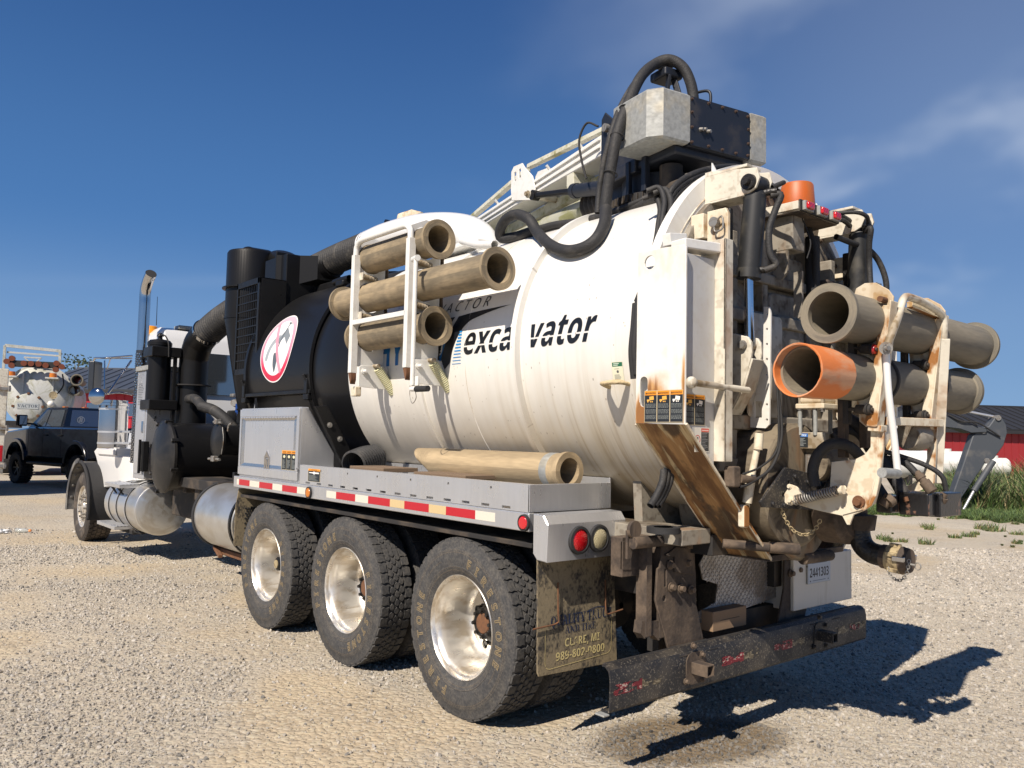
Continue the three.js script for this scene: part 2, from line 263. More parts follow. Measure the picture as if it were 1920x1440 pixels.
function ribbed(pts, r, pitch, amp, rad = 24) {  // corrugated hose along a curve
  const c = new THREE.CatmullRomCurve3(pts.map(V3)), L = c.getLength(), n = Math.round((L / pitch) * 4);
  const g = keepUV(new THREE.TubeGeometry(c, n, r, rad, false), L, 2 * Math.PI * r), p = g.attributes.position, nn = g.attributes.normal;
  for (let i = 0; i <= n; i++) { const k = [0, amp, amp, 0][i % 4] - amp / 2; for (let j = 0; j <= rad; j++) { const q = i * (rad + 1) + j; p.setXYZ(q, p.getX(q) + nn.getX(q) * k, p.getY(q) + nn.getY(q) * k, p.getZ(q) + nn.getZ(q) * k); } }
  g.computeVertexNormals(); return g;
}
function chain(pts, n, w, wire) {    // oval links along a curve
  const c = new THREE.CatmullRomCurve3(pts.map(V3)), out = [];
  for (let i = 0; i < n; i++) {
    const P = c.getPointAt((i + 0.5) / n), T = c.getTangentAt((i + 0.5) / n), len = (c.getLength() / n) * 0.72;
    const ring = []; for (let k = 0; k < 10; k++) { const a = (k / 10) * 2 * Math.PI; ring.push(new THREE.Vector3(Math.cos(a) * w, Math.sin(a) * len, 0)); }
    const q = new THREE.Quaternion().setFromUnitVectors(new THREE.Vector3(0, 1, 0), T).multiply(new THREE.Quaternion().setFromAxisAngle(new THREE.Vector3(0, 1, 0), (i % 2) * 1.5 + 0.4));
    out.push(tube(ring.map((v) => v.applyQuaternion(q).add(P)), wire, 16, 5, true));
  }
  return out;
}
// a thin printed sheet: four corners p00 (lower left), p10, p11, p01, subdivided and optionally laid on a curved surface by f
function sheet(p00, p10, p11, p01, n = 1, f = null) {
  const A = V3(p00), B = V3(p10), Cc = V3(p11), D = V3(p01), pos = [], uv = [], idx = [];
  for (let j = 0; j <= n; j++) for (let i = 0; i <= n; i++) {
    const u = i / n, v = j / n; let P = A.clone().multiplyScalar((1 - u) * (1 - v)).addScaledVector(B, u * (1 - v)).addScaledVector(Cc, u * v).addScaledVector(D, (1 - u) * v);
    if (f) P = f(P, u, v); pos.push(P.x, P.y, P.z); uv.push(u, v);
  }
  for (let j = 0; j < n; j++) for (let i = 0; i < n; i++) { const a = j * (n + 1) + i; idx.push(a, a + 1, a + n + 2, a, a + n + 2, a + n + 1); }
  const g = new THREE.BufferGeometry(); g.setAttribute('position', new THREE.Float32BufferAttribute(pos, 3)); g.setAttribute('uv', new THREE.Float32BufferAttribute(uv, 2)); g.setIndex(idx); g.computeVertexNormals(); g.userData.uvm = true; return g;
}
const xsheet = (x, z0, z1, y0, y1) => sheet([x, y0, z0], [x, y0, z1], [x, y1, z1], [x, y1, z0]);   // z0 at the left of the print
const zsheet = (z, x0, x1, y0, y1) => sheet([x0, y0, z], [x1, y0, z], [x1, y1, z], [x0, y1, z]);
const printMat = (t, o = {}) => std({ map: t, roughness: 0.55, ...o });
M.cylBlack = std({ map: mapTex(256, 256, (u, v) => mixc([0.016, 0.017, 0.018], [0.11, 0.10, 0.08], sstep(0.50, 0.85, fbm(u, v, 5, 5, 5, 221)) * 0.55), [2.2, 2.2]), roughness: 0.5 });
M.sumpDirty = std({ map: paintMap(291, [0.20, 0.165, 0.115], [0.06, 0.045, 0.03], 0.3, 1.1), roughness: 0.75, bumpMap: bumpFine, bumpScale: 0.001 });
M.whiteGuard = std({ map: paintMap(223, [0.50, 0.50, 0.485], [0.40, 0.36, 0.28], 0.05, 0.5), roughness: 0.5 });
M.guardRust = std({ map: mapTex(512, 1024, (u, v) => {      // metres: u along x / 0.5, v along y / 1, rust spread from the slot and the lower edge
  const x = 1 + u * 0.55, y = 1.6 + v * 1.0, n = fbm(u, v, 5, 7, 6, 231), st = fbm(u, v, 30, 3, 4, 233);
  let c = mixc([0.70, 0.69, 0.65], [0.48, 0.43, 0.30], clamp(sstep(0.50, 0.80, n * 0.85 + st * 0.15) * 0.45));
  const q = (a, b, r, s) => Math.exp(-(((x - a) / r) ** 2) - (((y - b) / s) ** 2));
  const rs = q(1.31, 1.80, 0.10, 0.11) * 1.1 + q(1.24, 1.72, 0.05, 0.09) + 0.9 * q(1.50, 1.85, 0.02, 0.22) + 0.35 * q(1.36, 1.92, 0.1, 0.06);
  c = mixc(c, [0.50, 0.26, 0.075], clamp(sstep(0.30, 0.85, rs * (0.45 + 1.1 * n)) * 0.95));
  c = mixc(c, [0.26, 0.115, 0.035], clamp(sstep(0.75, 1.3, rs * (0.45 + 1.3 * st))));
  return c;
}, [1 / 0.55, 1]), roughness: 0.55, bumpMap: bumpFine, bumpScale: 0.0004 });
M.guardRust.map.offset.set(-1 / 0.55, -1.6);
M.boxWhite = std({ map: mapTex(512, 512, (u, v) => { const st = fbm(u, v, 60, 2, 4, 241), n = fbm(u, v, 5, 5, 5, 243); return mixc([0.56, 0.535, 0.475], [0.30, 0.26, 0.17], clamp(sstep(0.50, 0.85, st * 0.5 + n * 0.5) * 0.7)); }, [1, 1]), roughness: 0.6 });
M.mudflapMap = std({ map: mapTex(512, 512, (u, v) => { const n = fbm(u, v, 5, 5, 6, 251), f = fbm(u, v, 60, 40, 3, 253); return mixc([0.034, 0.031, 0.028], [0.225, 0.182, 0.112], clamp(sstep(0.32, 0.60, n * 0.6 + f * 0.42))); }, [1.5, 1.5]), roughness: 0.85, bumpMap: bumpFine, bumpScale: 0.001 });
M.flapPrint = std({ map: canvasTex(512, 512, (g) => {
  g.clearRect(0, 0, 512, 512); g.strokeStyle = 'rgba(196,180,128,0.75)'; g.lineWidth = 4; g.beginPath(); g.moveTo(470, 300); g.lineTo(470, 430); g.quadraticCurveTo(466, 462, 436, 464); g.lineTo(70, 480); g.quadraticCurveTo(40, 478, 40, 440); g.lineTo(40, 300); g.stroke();
  g.textAlign = 'center'; g.fillStyle = 'rgba(20,38,70,0.92)'; g.font = 'bold 62px serif'; g.fillText('QUALITY TRUCK', 270, 292, 400); g.font = 'bold 44px serif'; g.fillText('AND TIRE', 262, 334, 200);
  g.strokeStyle = 'rgba(20,38,70,0.9)'; g.lineWidth = 5; g.beginPath(); g.moveTo(300, 252); g.quadraticCurveTo(380, 224, 430, 248); g.stroke();
  g.fillStyle = 'rgba(206,190,134,0.92)'; g.font = 'bold 52px sans-serif'; g.fillText('CLARE, MI', 275, 394, 230); g.fillText('989-802-0800', 265, 450, 330);
  g.globalCompositeOperation = 'destination-out'; for (let i = 0; i < 512; i += 3) for (let j = 200; j < 512; j += 3) if (fbm(i / 512, j / 512, 22, 22, 3, 257) > 0.70) { g.fillStyle = 'rgba(0,0,0,0.85)'; g.fillRect(i, j, 3, 3); }
}), transparent: true, roughness: 0.8 });
M.blackLid = std({ map: mapTex(256, 256, (u, v) => mixc([0.010, 0.010, 0.0105], [0.036, 0.033, 0.029], sstep(0.4, 0.8, fbm(u, v, 4, 4, 5, 281)) * 0.7), [1, 1]), roughness: 0.45, specularIntensity: 0.5, clearcoat: 0.12, clearcoatRoughness: 0.2 });
M.chromeDark = std({ color: rgb(0.10, 0.10, 0.10), metalness: 0.9, roughness: 0.3 });
M.fenderGray = std({ map: mapTex(256, 256, (u, v) => mixc([0.07, 0.07, 0.075], [0.20, 0.19, 0.17], sstep(0.4, 0.75, fbm(u, v, 5, 5, 5, 283))), [1.5, 1.5]), roughness: 0.75 });


// ------------------------------------------------------------------ ground: crushed pale limestone, one sheet to the horizon
const GROUND_C = [0.430, 0.396, 0.338];
const pebbles = (() => {        // pebble heights and tones, tileable, 2.4 m across
  const N = 1024, h = new Float32Array(N * N), tone = new Float32Array(N * N).fill(0.86), R = rng(11);
  for (let k = 0; k < 26000; k++) {
    const r = 2.2 + 8.5 * R() ** 3.2, cx = R() * N, cy = R() * N, an = R() * Math.PI, el = 0.65 + 0.35 * R(), ca = Math.cos(an), sa = Math.sin(an), tn = 0.62 + 0.62 * R() ** 0.9, z0 = R() * 0.25;
    const ri = Math.ceil(r);
    for (let y = -ri; y <= ri; y++) for (let x = -ri; x <= ri; x++) {
      const u = (x * ca + y * sa) / r, v = (-x * sa + y * ca) / (r * el), d = Math.max(Math.abs(u), Math.abs(v)) * 0.35 + Math.hypot(u, v) * 0.65;
      if (d > 1) continue;
      const i = ((Math.round(cy + y) % N) + N) % N * N + ((Math.round(cx + x) % N) + N) % N, hh = z0 + Math.sqrt(1 - d * d) * r / 9;
      if (hh > h[i]) { h[i] = hh; tone[i] = tn; }
    }
  }
  return { N, h, tone };
})();
const gMap = mapTex(1024, 1024, (u, v, i, j) => {
  const k = j * 1024 + i, n = fbm(u, v, 8, 8, 4, 101), f = fbm(u, v, 256, 256, 1, 103), t = pebbles.tone[k] * (0.9 + 0.2 * f), dusty = sstep(0.40, 0.62, n);
  return mulc(mixc(mulc(mixc([1.0, 0.985, 0.965], [1.06, 0.97, 0.84], hash2(i >> 3, j >> 3, 3)), t), [1.04, 0.99, 0.90], 0.2 + dusty * 0.5), 0.94);
}, [1 / 2.4, 1 / 2.4]);
const gBump = grayTex(1024, 1024, (u, v, i, j) => pebbles.h[j * 1024 + i] * 0.6 + 0.06 * fbm(u, v, 12, 12, 3, 105), [1 / 2.4, 1 / 2.4]);
const wetAt = (x, z) => Math.exp(-(((x - 0.96) / 0.34) ** 2) - (((z - 0.50) / 0.46) ** 2)) + 0.6 * Math.exp(-(((x - 1.2) / 0.28) ** 2) - (((z - 0.10) / 0.4) ** 2));
function groundY(x, z) {
  const d = Math.hypot(x - 1, z - 1), far = sstep(14, 40, d);
  return 0.022 * (fbm(x / 64 + 0.5, z / 64 + 0.5, 50, 50, 3, 111) - 0.5) + far * 0.35 * (fbm(x / 400 + 0.5, z / 400 + 0.5, 20, 20, 3, 113) - 0.5);
}
{
  const n = 340, pos = [], col = [], uv = [], idx = [], warp = (t) => Math.sign(t) * (Math.abs(t) * 11 + 900 * Math.abs(t) ** 6);
  for (let j = 0; j <= n; j++) for (let i = 0; i <= n; i++) {
    const x = 0.5 + warp((i / n) * 2 - 1), z = 0.5 + warp((j / n) * 2 - 1), y = groundY(x, z);
    pos.push(x, y, z); uv.push(x, z);
    const m = fbm(x / 40 + 0.5, z / 40 + 0.5, 14, 14, 5, 121), w = fbm(x / 12.8 + 0.5, z / 12.8 + 0.5, 8, 8, 4, 123), tr = fbm(x / 60 + 0.5, z / 60 + 0.5, 3, 40, 4, 127);
    let c = mulc(GROUND_C, 0.86 + 0.30 * m);
    c = mixc(c, [0.545, 0.515, 0.45], sstep(0.46, 0.70, tr) * 0.65);                     // pale worn tracks
    c = mixc(c, [0.475, 0.395, 0.275], sstep(0.52, 0.70, w) * 0.6);                      // fines
    const wet = wetAt(x, z);
    c = mixc(c, [0.155, 0.115, 0.068], sstep(0.22, 0.60, wet + 0.5 * (w - 0.5)) * 0.9);  // damp patch under the sump
    col.push(...c);
  }
  for (let j = 0; j < n; j++) for (let i = 0; i < n; i++) { const a = j * (n + 1) + i; idx.push(a, a + n + 1, a + 1, a + 1, a + n + 1, a + n + 2); }
  const g = new THREE.BufferGeometry();
  g.setAttribute('position', new THREE.Float32BufferAttribute(pos, 3)); g.setAttribute('uv', new THREE.Float32BufferAttribute(uv, 2)); g.setAttribute('color', new THREE.Float32BufferAttribute(col, 3));
  g.setIndex(idx); g.computeVertexNormals();
  const m = new THREE.Mesh(g, std({ map: gMap, bumpMap: gBump, bumpScale: 0.010, vertexColors: true, roughness: 0.95 }));
  m.name = 'ground'; m.userData.kind = 'structure'; m.receiveShadow = true; scene.add(m);
}
// loose stones where they can be told apart
{
  const R = rng(23), n = 210000, g0 = new THREE.IcosahedronGeometry(1, 0), p = g0.attributes.position;
  for (let i = 0; i < p.count; i++) { const x = p.getX(i), y = p.getY(i), z = p.getZ(i), k = 0.78 + 0.4 * hash2(Math.round(x * 50), Math.round(y * 50) + 7 * Math.round(z * 50), 9); p.setXYZ(i, x * k, y * k * 0.72, z * k); }
  g0.computeVertexNormals();
  const im = new THREE.InstancedMesh(g0, std({ color: 0xffffff, roughness: 0.95, bumpMap: bumpFine, bumpScale: 0.002 }), n), mt = new THREE.Matrix4(), q = new THREE.Quaternion(), e = new THREE.Euler(), c = new THREE.Color();
  const fw = [-Math.sin(0.8716), -Math.cos(0.8716)], rt = [Math.cos(0.8716), -Math.sin(0.8716)];
  let k = 0;
  while (k < n) {
    const d = 2.2 + 11 * R() ** 1.15, s = (R() * 2 - 1) * 0.72 * d, x = 3.849 + fw[0] * d + rt[0] * s, z = 4.074 + fw[1] * d + rt[1] * s;
    const pt = 1 - fbm(x / 12.8 + 0.5, z / 12.8 + 0.5, 8, 8, 4, 123); if (R() > 0.12 + 1.2 * sstep(0.36, 0.60, pt)) continue;
    const r = (0.0018 + 0.0095 * R() ** 7 + 0.0022 * R()) * (0.8 + 0.06 * d);
    e.set(R() * 6.3, R() * 6.3, R() * 6.3); q.setFromEuler(e);
    mt.compose(new THREE.Vector3(x, groundY(x, z) + r * 0.25, z), q, new THREE.Vector3(r * (0.8 + 0.5 * R()), r * (0.7 + 0.4 * R()), r * (0.8 + 0.6 * R())));
    im.setMatrixAt(k, mt); const t = 0.66 + 0.42 * R(), wm = R(); const dk = (wm < 0.12 ? 0.45 : 1) * (1 - 0.55 * sstep(0.25, 0.6, wetAt(x, z))); c.setRGB(0.50 * t * dk, (0.475 - 0.03 * wm) * t * dk, (0.435 - 0.07 * wm) * t * dk); im.setColorAt(k, c); k++;
  }
  im.name = 'loose_gravel'; im.userData.kind = 'stuff'; im.castShadow = im.receiveShadow = true; scene.add(im);
  tag(im, 'loose pale limestone chips scattered over the gravel yard', 'gravel');
}


// ------------------------------------------------------------------ yard behind: barns, tanks, backhoe, weeds, pickup, second vacuum truck
const frameAt = (o, ang) => { o.rotation.y = ang; return o; };
const VIEW = 0.8716;                                   // turn that lays local -z along the view
function panelBarn(name, label, p0, width, ground, eave, ridgeRise, depth, turn, wallMat, roofMat, trimMat) {
  const b = thing(name, label, 'building', p0); b.rotation.y = turn;
  obj('wall', [bx(0, width, ground, eave, -depth, 0, 0.01)], wallMat, b);
  for (let i = 0; i < Math.min(60, Math.round(width / 0.45)); i++) obj('wall_rib', [bx(i * 0.45 + 0.06, i * 0.45 + 0.10, ground, eave - 0.05, 0.002, 0.035, 0.01)], wallMat, b);
  const rf = part('roof', b), L = Math.hypot(depth / 2 + 0.4, ridgeRise), a = Math.atan2(ridgeRise, depth / 2 + 0.4);
  for (const s of [1, -1]) {
    const g = [bx(-0.4, width + 0.4, -0.05, 0.05, 0, L, 0.01)]; g[0].rotateX(a).translate(0, 0, 0);
    const m = obj('roof_slope', g, roofMat, rf); m.position.set(0, eave + ridgeRise, -depth / 2); if (s < 0) m.rotation.y = Math.PI, m.position.x = width;
    if (s > 0) for (let i = 0; i < Math.min(50, Math.round(width / 0.6)); i++) { const r = bx(i * 0.6, i * 0.6 + 0.05, 0.05, 0.09, 0, L, 0.01); r.rotateX(a); const k = obj('roof_rib', [r], roofMat, rf); k.position.copy(m.position); }
  }
  obj('ridge_cap', [bx(-0.4, width + 0.4, eave + ridgeRise - 0.02, eave + ridgeRise + 0.1, -depth / 2 - 0.15, -depth / 2 + 0.15, 0.02)], roofMat, b);
  obj('eave_trim', [bx(-0.42, width + 0.42, eave - 0.22, eave - 0.02, 0.32, 0.45, 0.01)], trimMat, b);
  return b;
}
const redWall = std({ color: rgb(0.245, 0.016, 0.020), roughness: 0.6 }), redBright = std({ color: rgb(0.40, 0.012, 0.024), roughness: 0.5 }), darkRoof = std({ color: rgb(0.018, 0.018, 0.020), roughness: 0.6 }), grayRoof = std({ color: rgb(0.045, 0.055, 0.075), roughness: 0.55 });
{
  const p = [-17.039, 1.558, -42.722];
  panelBarn('red_barn', 'long red ribbed metal barn with dark metal roof at right behind backhoe', p, 22, -1.7, 1.15, 1.55, 9, VIEW + 0.10, redWall, darkRoof, darkRoof);
}
{
  const p = [-46.559, 1.592, -4.503];
  const b = panelBarn('red_workshop', 'bright red workshop with slate grey roof at left behind pickup', p, 15, -1.8, 2.15, 1.45, 9, VIEW - 0.06, redBright, grayRoof, darkRoof);
  for (const x of [3.0, 5.1]) { const w = obj('window', [bx(x, x + 1.2, 0.75, 1.45, 0.01, 0.06, 0.01)], M.glassDark, b); obj('window_frame', [bx(x - 0.06, x + 1.26, 1.45, 1.51, 0.01, 0.08), bx(x - 0.06, x + 1.26, 0.69, 0.75, 0.01, 0.08), bx(x - 0.06, x, 0.75, 1.45, 0.01, 0.08), bx(x + 1.2, x + 1.26, 0.75, 1.45, 0.01, 0.08)], redBright, w); }
  obj('door', [bx(8, 10.4, -1.7, 1.1, 0.01, 0.07)], std({ color: rgb(0.30, 0.014, 0.024), roughness: 0.5 }), b);
}
// a small tree top showing above the workshop roof
{
  const p = [-62.546, 6.089, -9.94], t = thing('distant_tree', 'small thin green tree showing above the grey workshop roof', 'tree', [p[0], 0, p[2]]), R = rng(77), H = p[1];
  obj('trunk', [cyl([0, 0, 0], [0.05, H + 0.3, 0], 0.16, 0.04, 8), cyl([0.03, H - 0.6, 0], [0.6, H + 0.5, 0.1], 0.05, 0.02, 6), cyl([0.03, H - 0.7, 0], [-0.7, H + 0.3, 0.1], 0.05, 0.02, 6)], M.liner, t);
  const lf = []; for (let i = 0; i < 420; i++) { const a = R() * 6.28, r = 1.15 * Math.sqrt(R()), y = H - 0.9 + 1.9 * R(); if (hash2(Math.floor((Math.cos(a) * r + 5) * 2.6), Math.floor(y * 2.6), 5) > 0.62) continue; const g = new THREE.PlaneGeometry(0.17, 0.12); g.rotateX(R() * 6).rotateY(R() * 6).translate(Math.cos(a) * r, y, Math.sin(a) * r); lf.push(g); }
  obj('crown', lf, std({ color: rgb(0.045, 0.075, 0.03), roughness: 0.8, transmission: 0.3, thickness: 0, side: THREE.DoubleSide }), t);
}
// white storage tanks lying in the weeds
function lyingTank(at, len, r, turn, label) {
  const t = thing('storage_tank', label, 'tank', at); t.rotation.y = turn;
  obj('shell', [lathe([[0, -len / 2 - r * 0.28], [r * 0.5, -len / 2 - r * 0.22], [r * 0.9, -len / 2 - r * 0.06], [r, -len / 2 + 0.03], [r, len / 2 - 0.03], [r * 0.9, len / 2 + r * 0.06], [r * 0.5, len / 2 + r * 0.22], [0, len / 2 + r * 0.28]], 'x', [0, r + 0.12, 0], 40)], M.white, t);
  for (const s of [-1, 1]) { const f = obj('saddle', [bx(s * len * 0.32 - 0.06, s * len * 0.32 + 0.06, -0.1, r * 0.5, -r * 0.7, r * 0.7)], M.frame, t); f.name = 'saddle'; }
  obj('manhole', [cyl([len * 0.2, 2 * r + 0.08, 0], [len * 0.2, 2 * r + 0.2, 0], 0.16, 0.16, 20)], M.white, t);
  obj('lifting_ring', [tube([[-len * 0.25, 2 * r + 0.08, 0], [-len * 0.25 - 0.1, 2 * r + 0.24, 0], [-len * 0.25 + 0.1, 2 * r + 0.24, 0]], 0.02, 20, 6, true)], M.white, t);
}
lyingTank([-7.94, 0.467, -24.069], 2.7, 0.46, VIEW + 0.06, 'white cylindrical storage tank lying in front of the red barn');
lyingTank([-7.574, 0.5, -27.616], 1.5, 0.34, VIEW - 0.1, 'smaller white tank half hidden by tall weeds at far right');
// backhoe boom and dipper standing in the weeds
{
  const D = 20, P = (x, y, d = D) => { return [x, y, d]; };
  const o = [-4.698, -0.02, -17.854], g = thing('backhoe_arm', 'grey backhoe boom and dipper arm resting in the weeds at right', 'excavator arm', [o[0], 0.0, o[2]]);
  g.rotation.y = VIEW;
  const gm = std({ map: mapTex(256, 256, (u, v) => mixc([0.052, 0.060, 0.072], [0.13, 0.125, 0.115], sstep(0.5, 0.8, fbm(u, v, 5, 5, 5, 141)) * 0.6), [0.8, 0.8]), roughness: 0.6 });
  // local x to the right, y up, px = 74.5 per metre at this depth
  const L = (px, py) => [(px - 1795) / 74.5, (962 - py) / 74.5 + 0.02];
  const dip = [[1876, 783], [1884, 797], [1886, 812], [1879, 836], [1860, 862], [1845, 868], [1834, 885], [1797, 938], [1788, 936], [1780, 948], [1776, 946], [1800, 880], [1822, 818], [1836, 806], [1852, 801], [1864, 784]].map((p) => L(...p));
  obj('dipper', [plate(dip, 'z', -0.13, 0.26, [], 0.02)], gm, g);
  const bm = [[1690, 776], [1770, 783], [1822, 800], [1845, 806], [1845, 813], [1815, 815], [1795, 808], [1690, 797]].map((p) => L(...p));
  obj('boom', [plate(bm, 'z', -0.20, 0.4, [], 0.02)], gm, g);
  obj('dipper_cylinder', [cyl([...L(1800, 771), 0.0], [...L(1868, 783), 0], 0.035, 0.035, 16)], M.alu, g);
  obj('bucket_cylinder', [cyl([...L(1857, 866), 0.16], [...L(1820, 922), 0.16], 0.075, 0.075, 18)], gm, g);
  obj('bucket_rod', [cyl([...L(1821, 920), 0.16], [...L(1800, 957), 0.16], 0.035, 0.035, 14)], M.alu, g);
  obj('hydraulic_hose', [tube([[...L(1770, 781), 0.22], [...L(1795, 793), 0.25], [...L(1825, 795), 0.24], [...L(1850, 808), 0.2], [...L(1870, 820), 0.17]], 0.022, 40, 8), tube([[...L(1775, 776), 0.22], [...L(1800, 786), 0.25], [...L(1825, 800), 0.24]], 0.02, 30, 8)], M.hose, g);
  for (const p of [[1868, 785], [1840, 810], [1846, 866], [1790, 942]]) obj('pivot_pin', [cyl([...L(...p), -0.16], [...L(...p), 0.17], 0.07, 0.07, 18)], M.steel, g);
  obj('bucket_link', [plate([[1784, 940], [1793, 936], [1800, 945], [1799, 962], [1792, 963], [1786, 952]].map((p) => L(...p)), 'z', -0.1, 0.2, [], 0.01)], gm, g);
}
// grass and weeds at right: clumps of curved blades
{
  const R = rng(31), blade = (() => {
    const pos = [], idx = [], n = 4; for (let i = 0; i <= n; i++) { const t = i / n, w = 0.011 * (1 - t * 0.92), b = 0.42 * t * t; pos.push(-w, t * (1 - 0.18 * t), b, w, t * (1 - 0.18 * t), b); }
    for (let i = 0; i < n; i++) idx.push(i * 2, i * 2 + 1, i * 2 + 2, i * 2 + 1, i * 2 + 3, i * 2 + 2);
    const g = new THREE.BufferGeometry(); g.setAttribute('position', new THREE.Float32BufferAttribute(pos, 3)); g.setIndex(idx); g.computeVertexNormals(); return g;
  })();
  const gm = std({ color: 0xffffff, roughness: 0.75, side: THREE.DoubleSide, transmission: 0.3, thickness: 0 });
  function patch(name, label, n, place, cols) {
    const im = new THREE.InstancedMesh(blade, gm, n), mt = new THREE.Matrix4(), q = new THREE.Quaternion(), e = new THREE.Euler(0, 0, 0, 'YXZ'), c = new THREE.Color();
    for (let k = 0; k < n; k++) { const [x, z, h] = place(k); e.set((R() - 0.3) * 0.6, R() * 6.3, (R() - 0.5) * 0.7); q.setFromEuler(e); mt.compose(new THREE.Vector3(x, groundY(x, z) - 0.01, z), q, new THREE.Vector3(0.8 + h * 0.9, h, h)); im.setMatrixAt(k, mt); const p = cols[Math.floor(R() * cols.length)], t = 0.7 + 0.6 * R(); c.setRGB(p[0] * t, p[1] * t, p[2] * t); im.setColorAt(k, c); }
    im.name = name; im.userData.kind = 'stuff'; im.castShadow = im.receiveShadow = true; scene.add(im); tag(im, label, 'grass');
  }
  const green = [[0.10, 0.17, 0.035], [0.075, 0.14, 0.03], [0.15, 0.20, 0.05], [0.06, 0.11, 0.03]], dry = [[0.30, 0.24, 0.11], [0.24, 0.19, 0.09], [0.13, 0.17, 0.05]];
  const fw = [-Math.sin(0.8716), -Math.cos(0.8716)], rt = [Math.cos(0.8716), -Math.sin(0.8716)];
  const at = (px, d) => { const s = ((px - 960) / 1526.7) * d; return [3.849 + fw[0] * d + rt[0] * s, 4.074 + fw[1] * d + rt[1] * s]; };
  patch('tall_weeds', 'tall green and dry weeds growing round the backhoe arm', 26000, () => { const px = 1690 + 330 * R() ** 0.8, d = 20.6 + 8 * R(), v = fbm(px / 400, d / 20, 12, 8, 3, 151); return [...at(px, d), (0.30 + 1.15 * R() * sstep(0.3, 0.62, v)) * (px < 1775 ? 0.6 : px > 1830 ? 1.2 : 1)]; }, [...green, ...green, ...dry]);
  patch('grass_verge', 'low green grass along the edge of the gravel at right', 26000, () => { const px = 1620 + 420 * R(), d0 = 19.2 - 1.3 * sstep(1760, 1920, px) + 1.2 * (fbm(px / 300, 0.2, 12, 4, 3, 153) - 0.5), d = d0 + 4 * R() ** 1.5; return [...at(px, d), 0.06 + 0.18 * R()]; }, green);
  const tufts = Array.from({ length: 26 }, () => [1640 + 320 * R(), 12.5 + 6.5 * R() ** 0.6, R()]); tufts.push([1657, 14.3, 0.8], [1668, 14.0, 0.7], [1850, 16.6, 1.4], [1862, 16.2, 1.3]);
  patch('grass_tufts', 'scattered small grass tufts on the gravel at right', 2600, (k) => { const t = tufts[k % tufts.length], a = at(t[0], t[1]), r = 0.16 * t[2] * Math.sqrt(R()), b = R() * 6.3; return [a[0] + r * Math.cos(b), a[1] + r * Math.sin(b), 0.05 + 0.14 * R() * t[2]]; }, [...green, ...dry]);
}
// litter by the front wheel
{
  const p = [-10.558, 0, 1.536], b = thing('plastic_bottle', 'small clear bottle with orange cap lying on the gravel at left', 'bottle', [p[0], 0, p[2]]);
  b.rotation.y = VIEW;
  obj('bottle_body', [lathe([[0, 0], [0.03, 0.002], [0.032, 0.02], [0.032, 0.14], [0.014, 0.18], [0.014, 0.2]], 'x', [-0.25, 0.033, 0.0], 20)], std({ color: rgb(0.7, 0.72, 0.7), roughness: 0.1, transmission: 0.6, thickness: 0 }), b);
  obj('cap', [cyl([-0.05, 0.033, 0], [-0.02, 0.033, 0], 0.018, 0.018, 16)], std({ color: rgb(0.75, 0.22, 0.02), roughness: 0.4 }), b);
  const s = thing('plastic_scrap', 'crumpled pale plastic scrap beside the small bottle', 'litter', [p[0], 0, p[2]]); s.rotation.y = VIEW + 0.3;
  const g = new THREE.IcosahedronGeometry(0.07, 2), q = g.attributes.position; for (let i = 0; i < q.count; i++) { const k = 0.5 + hash2(Math.round(q.getX(i) * 300), Math.round(q.getY(i) * 300 + q.getZ(i) * 900), 3); q.setXYZ(i, q.getX(i) * k * 1.5 - 0.42, Math.max(0, q.getY(i) * k * 0.5 + 0.02), q.getZ(i) * k); } g.computeVertexNormals();
  obj('scrap', [g], std({ color: rgb(0.65, 0.66, 0.66), roughness: 0.3 }), s);
}


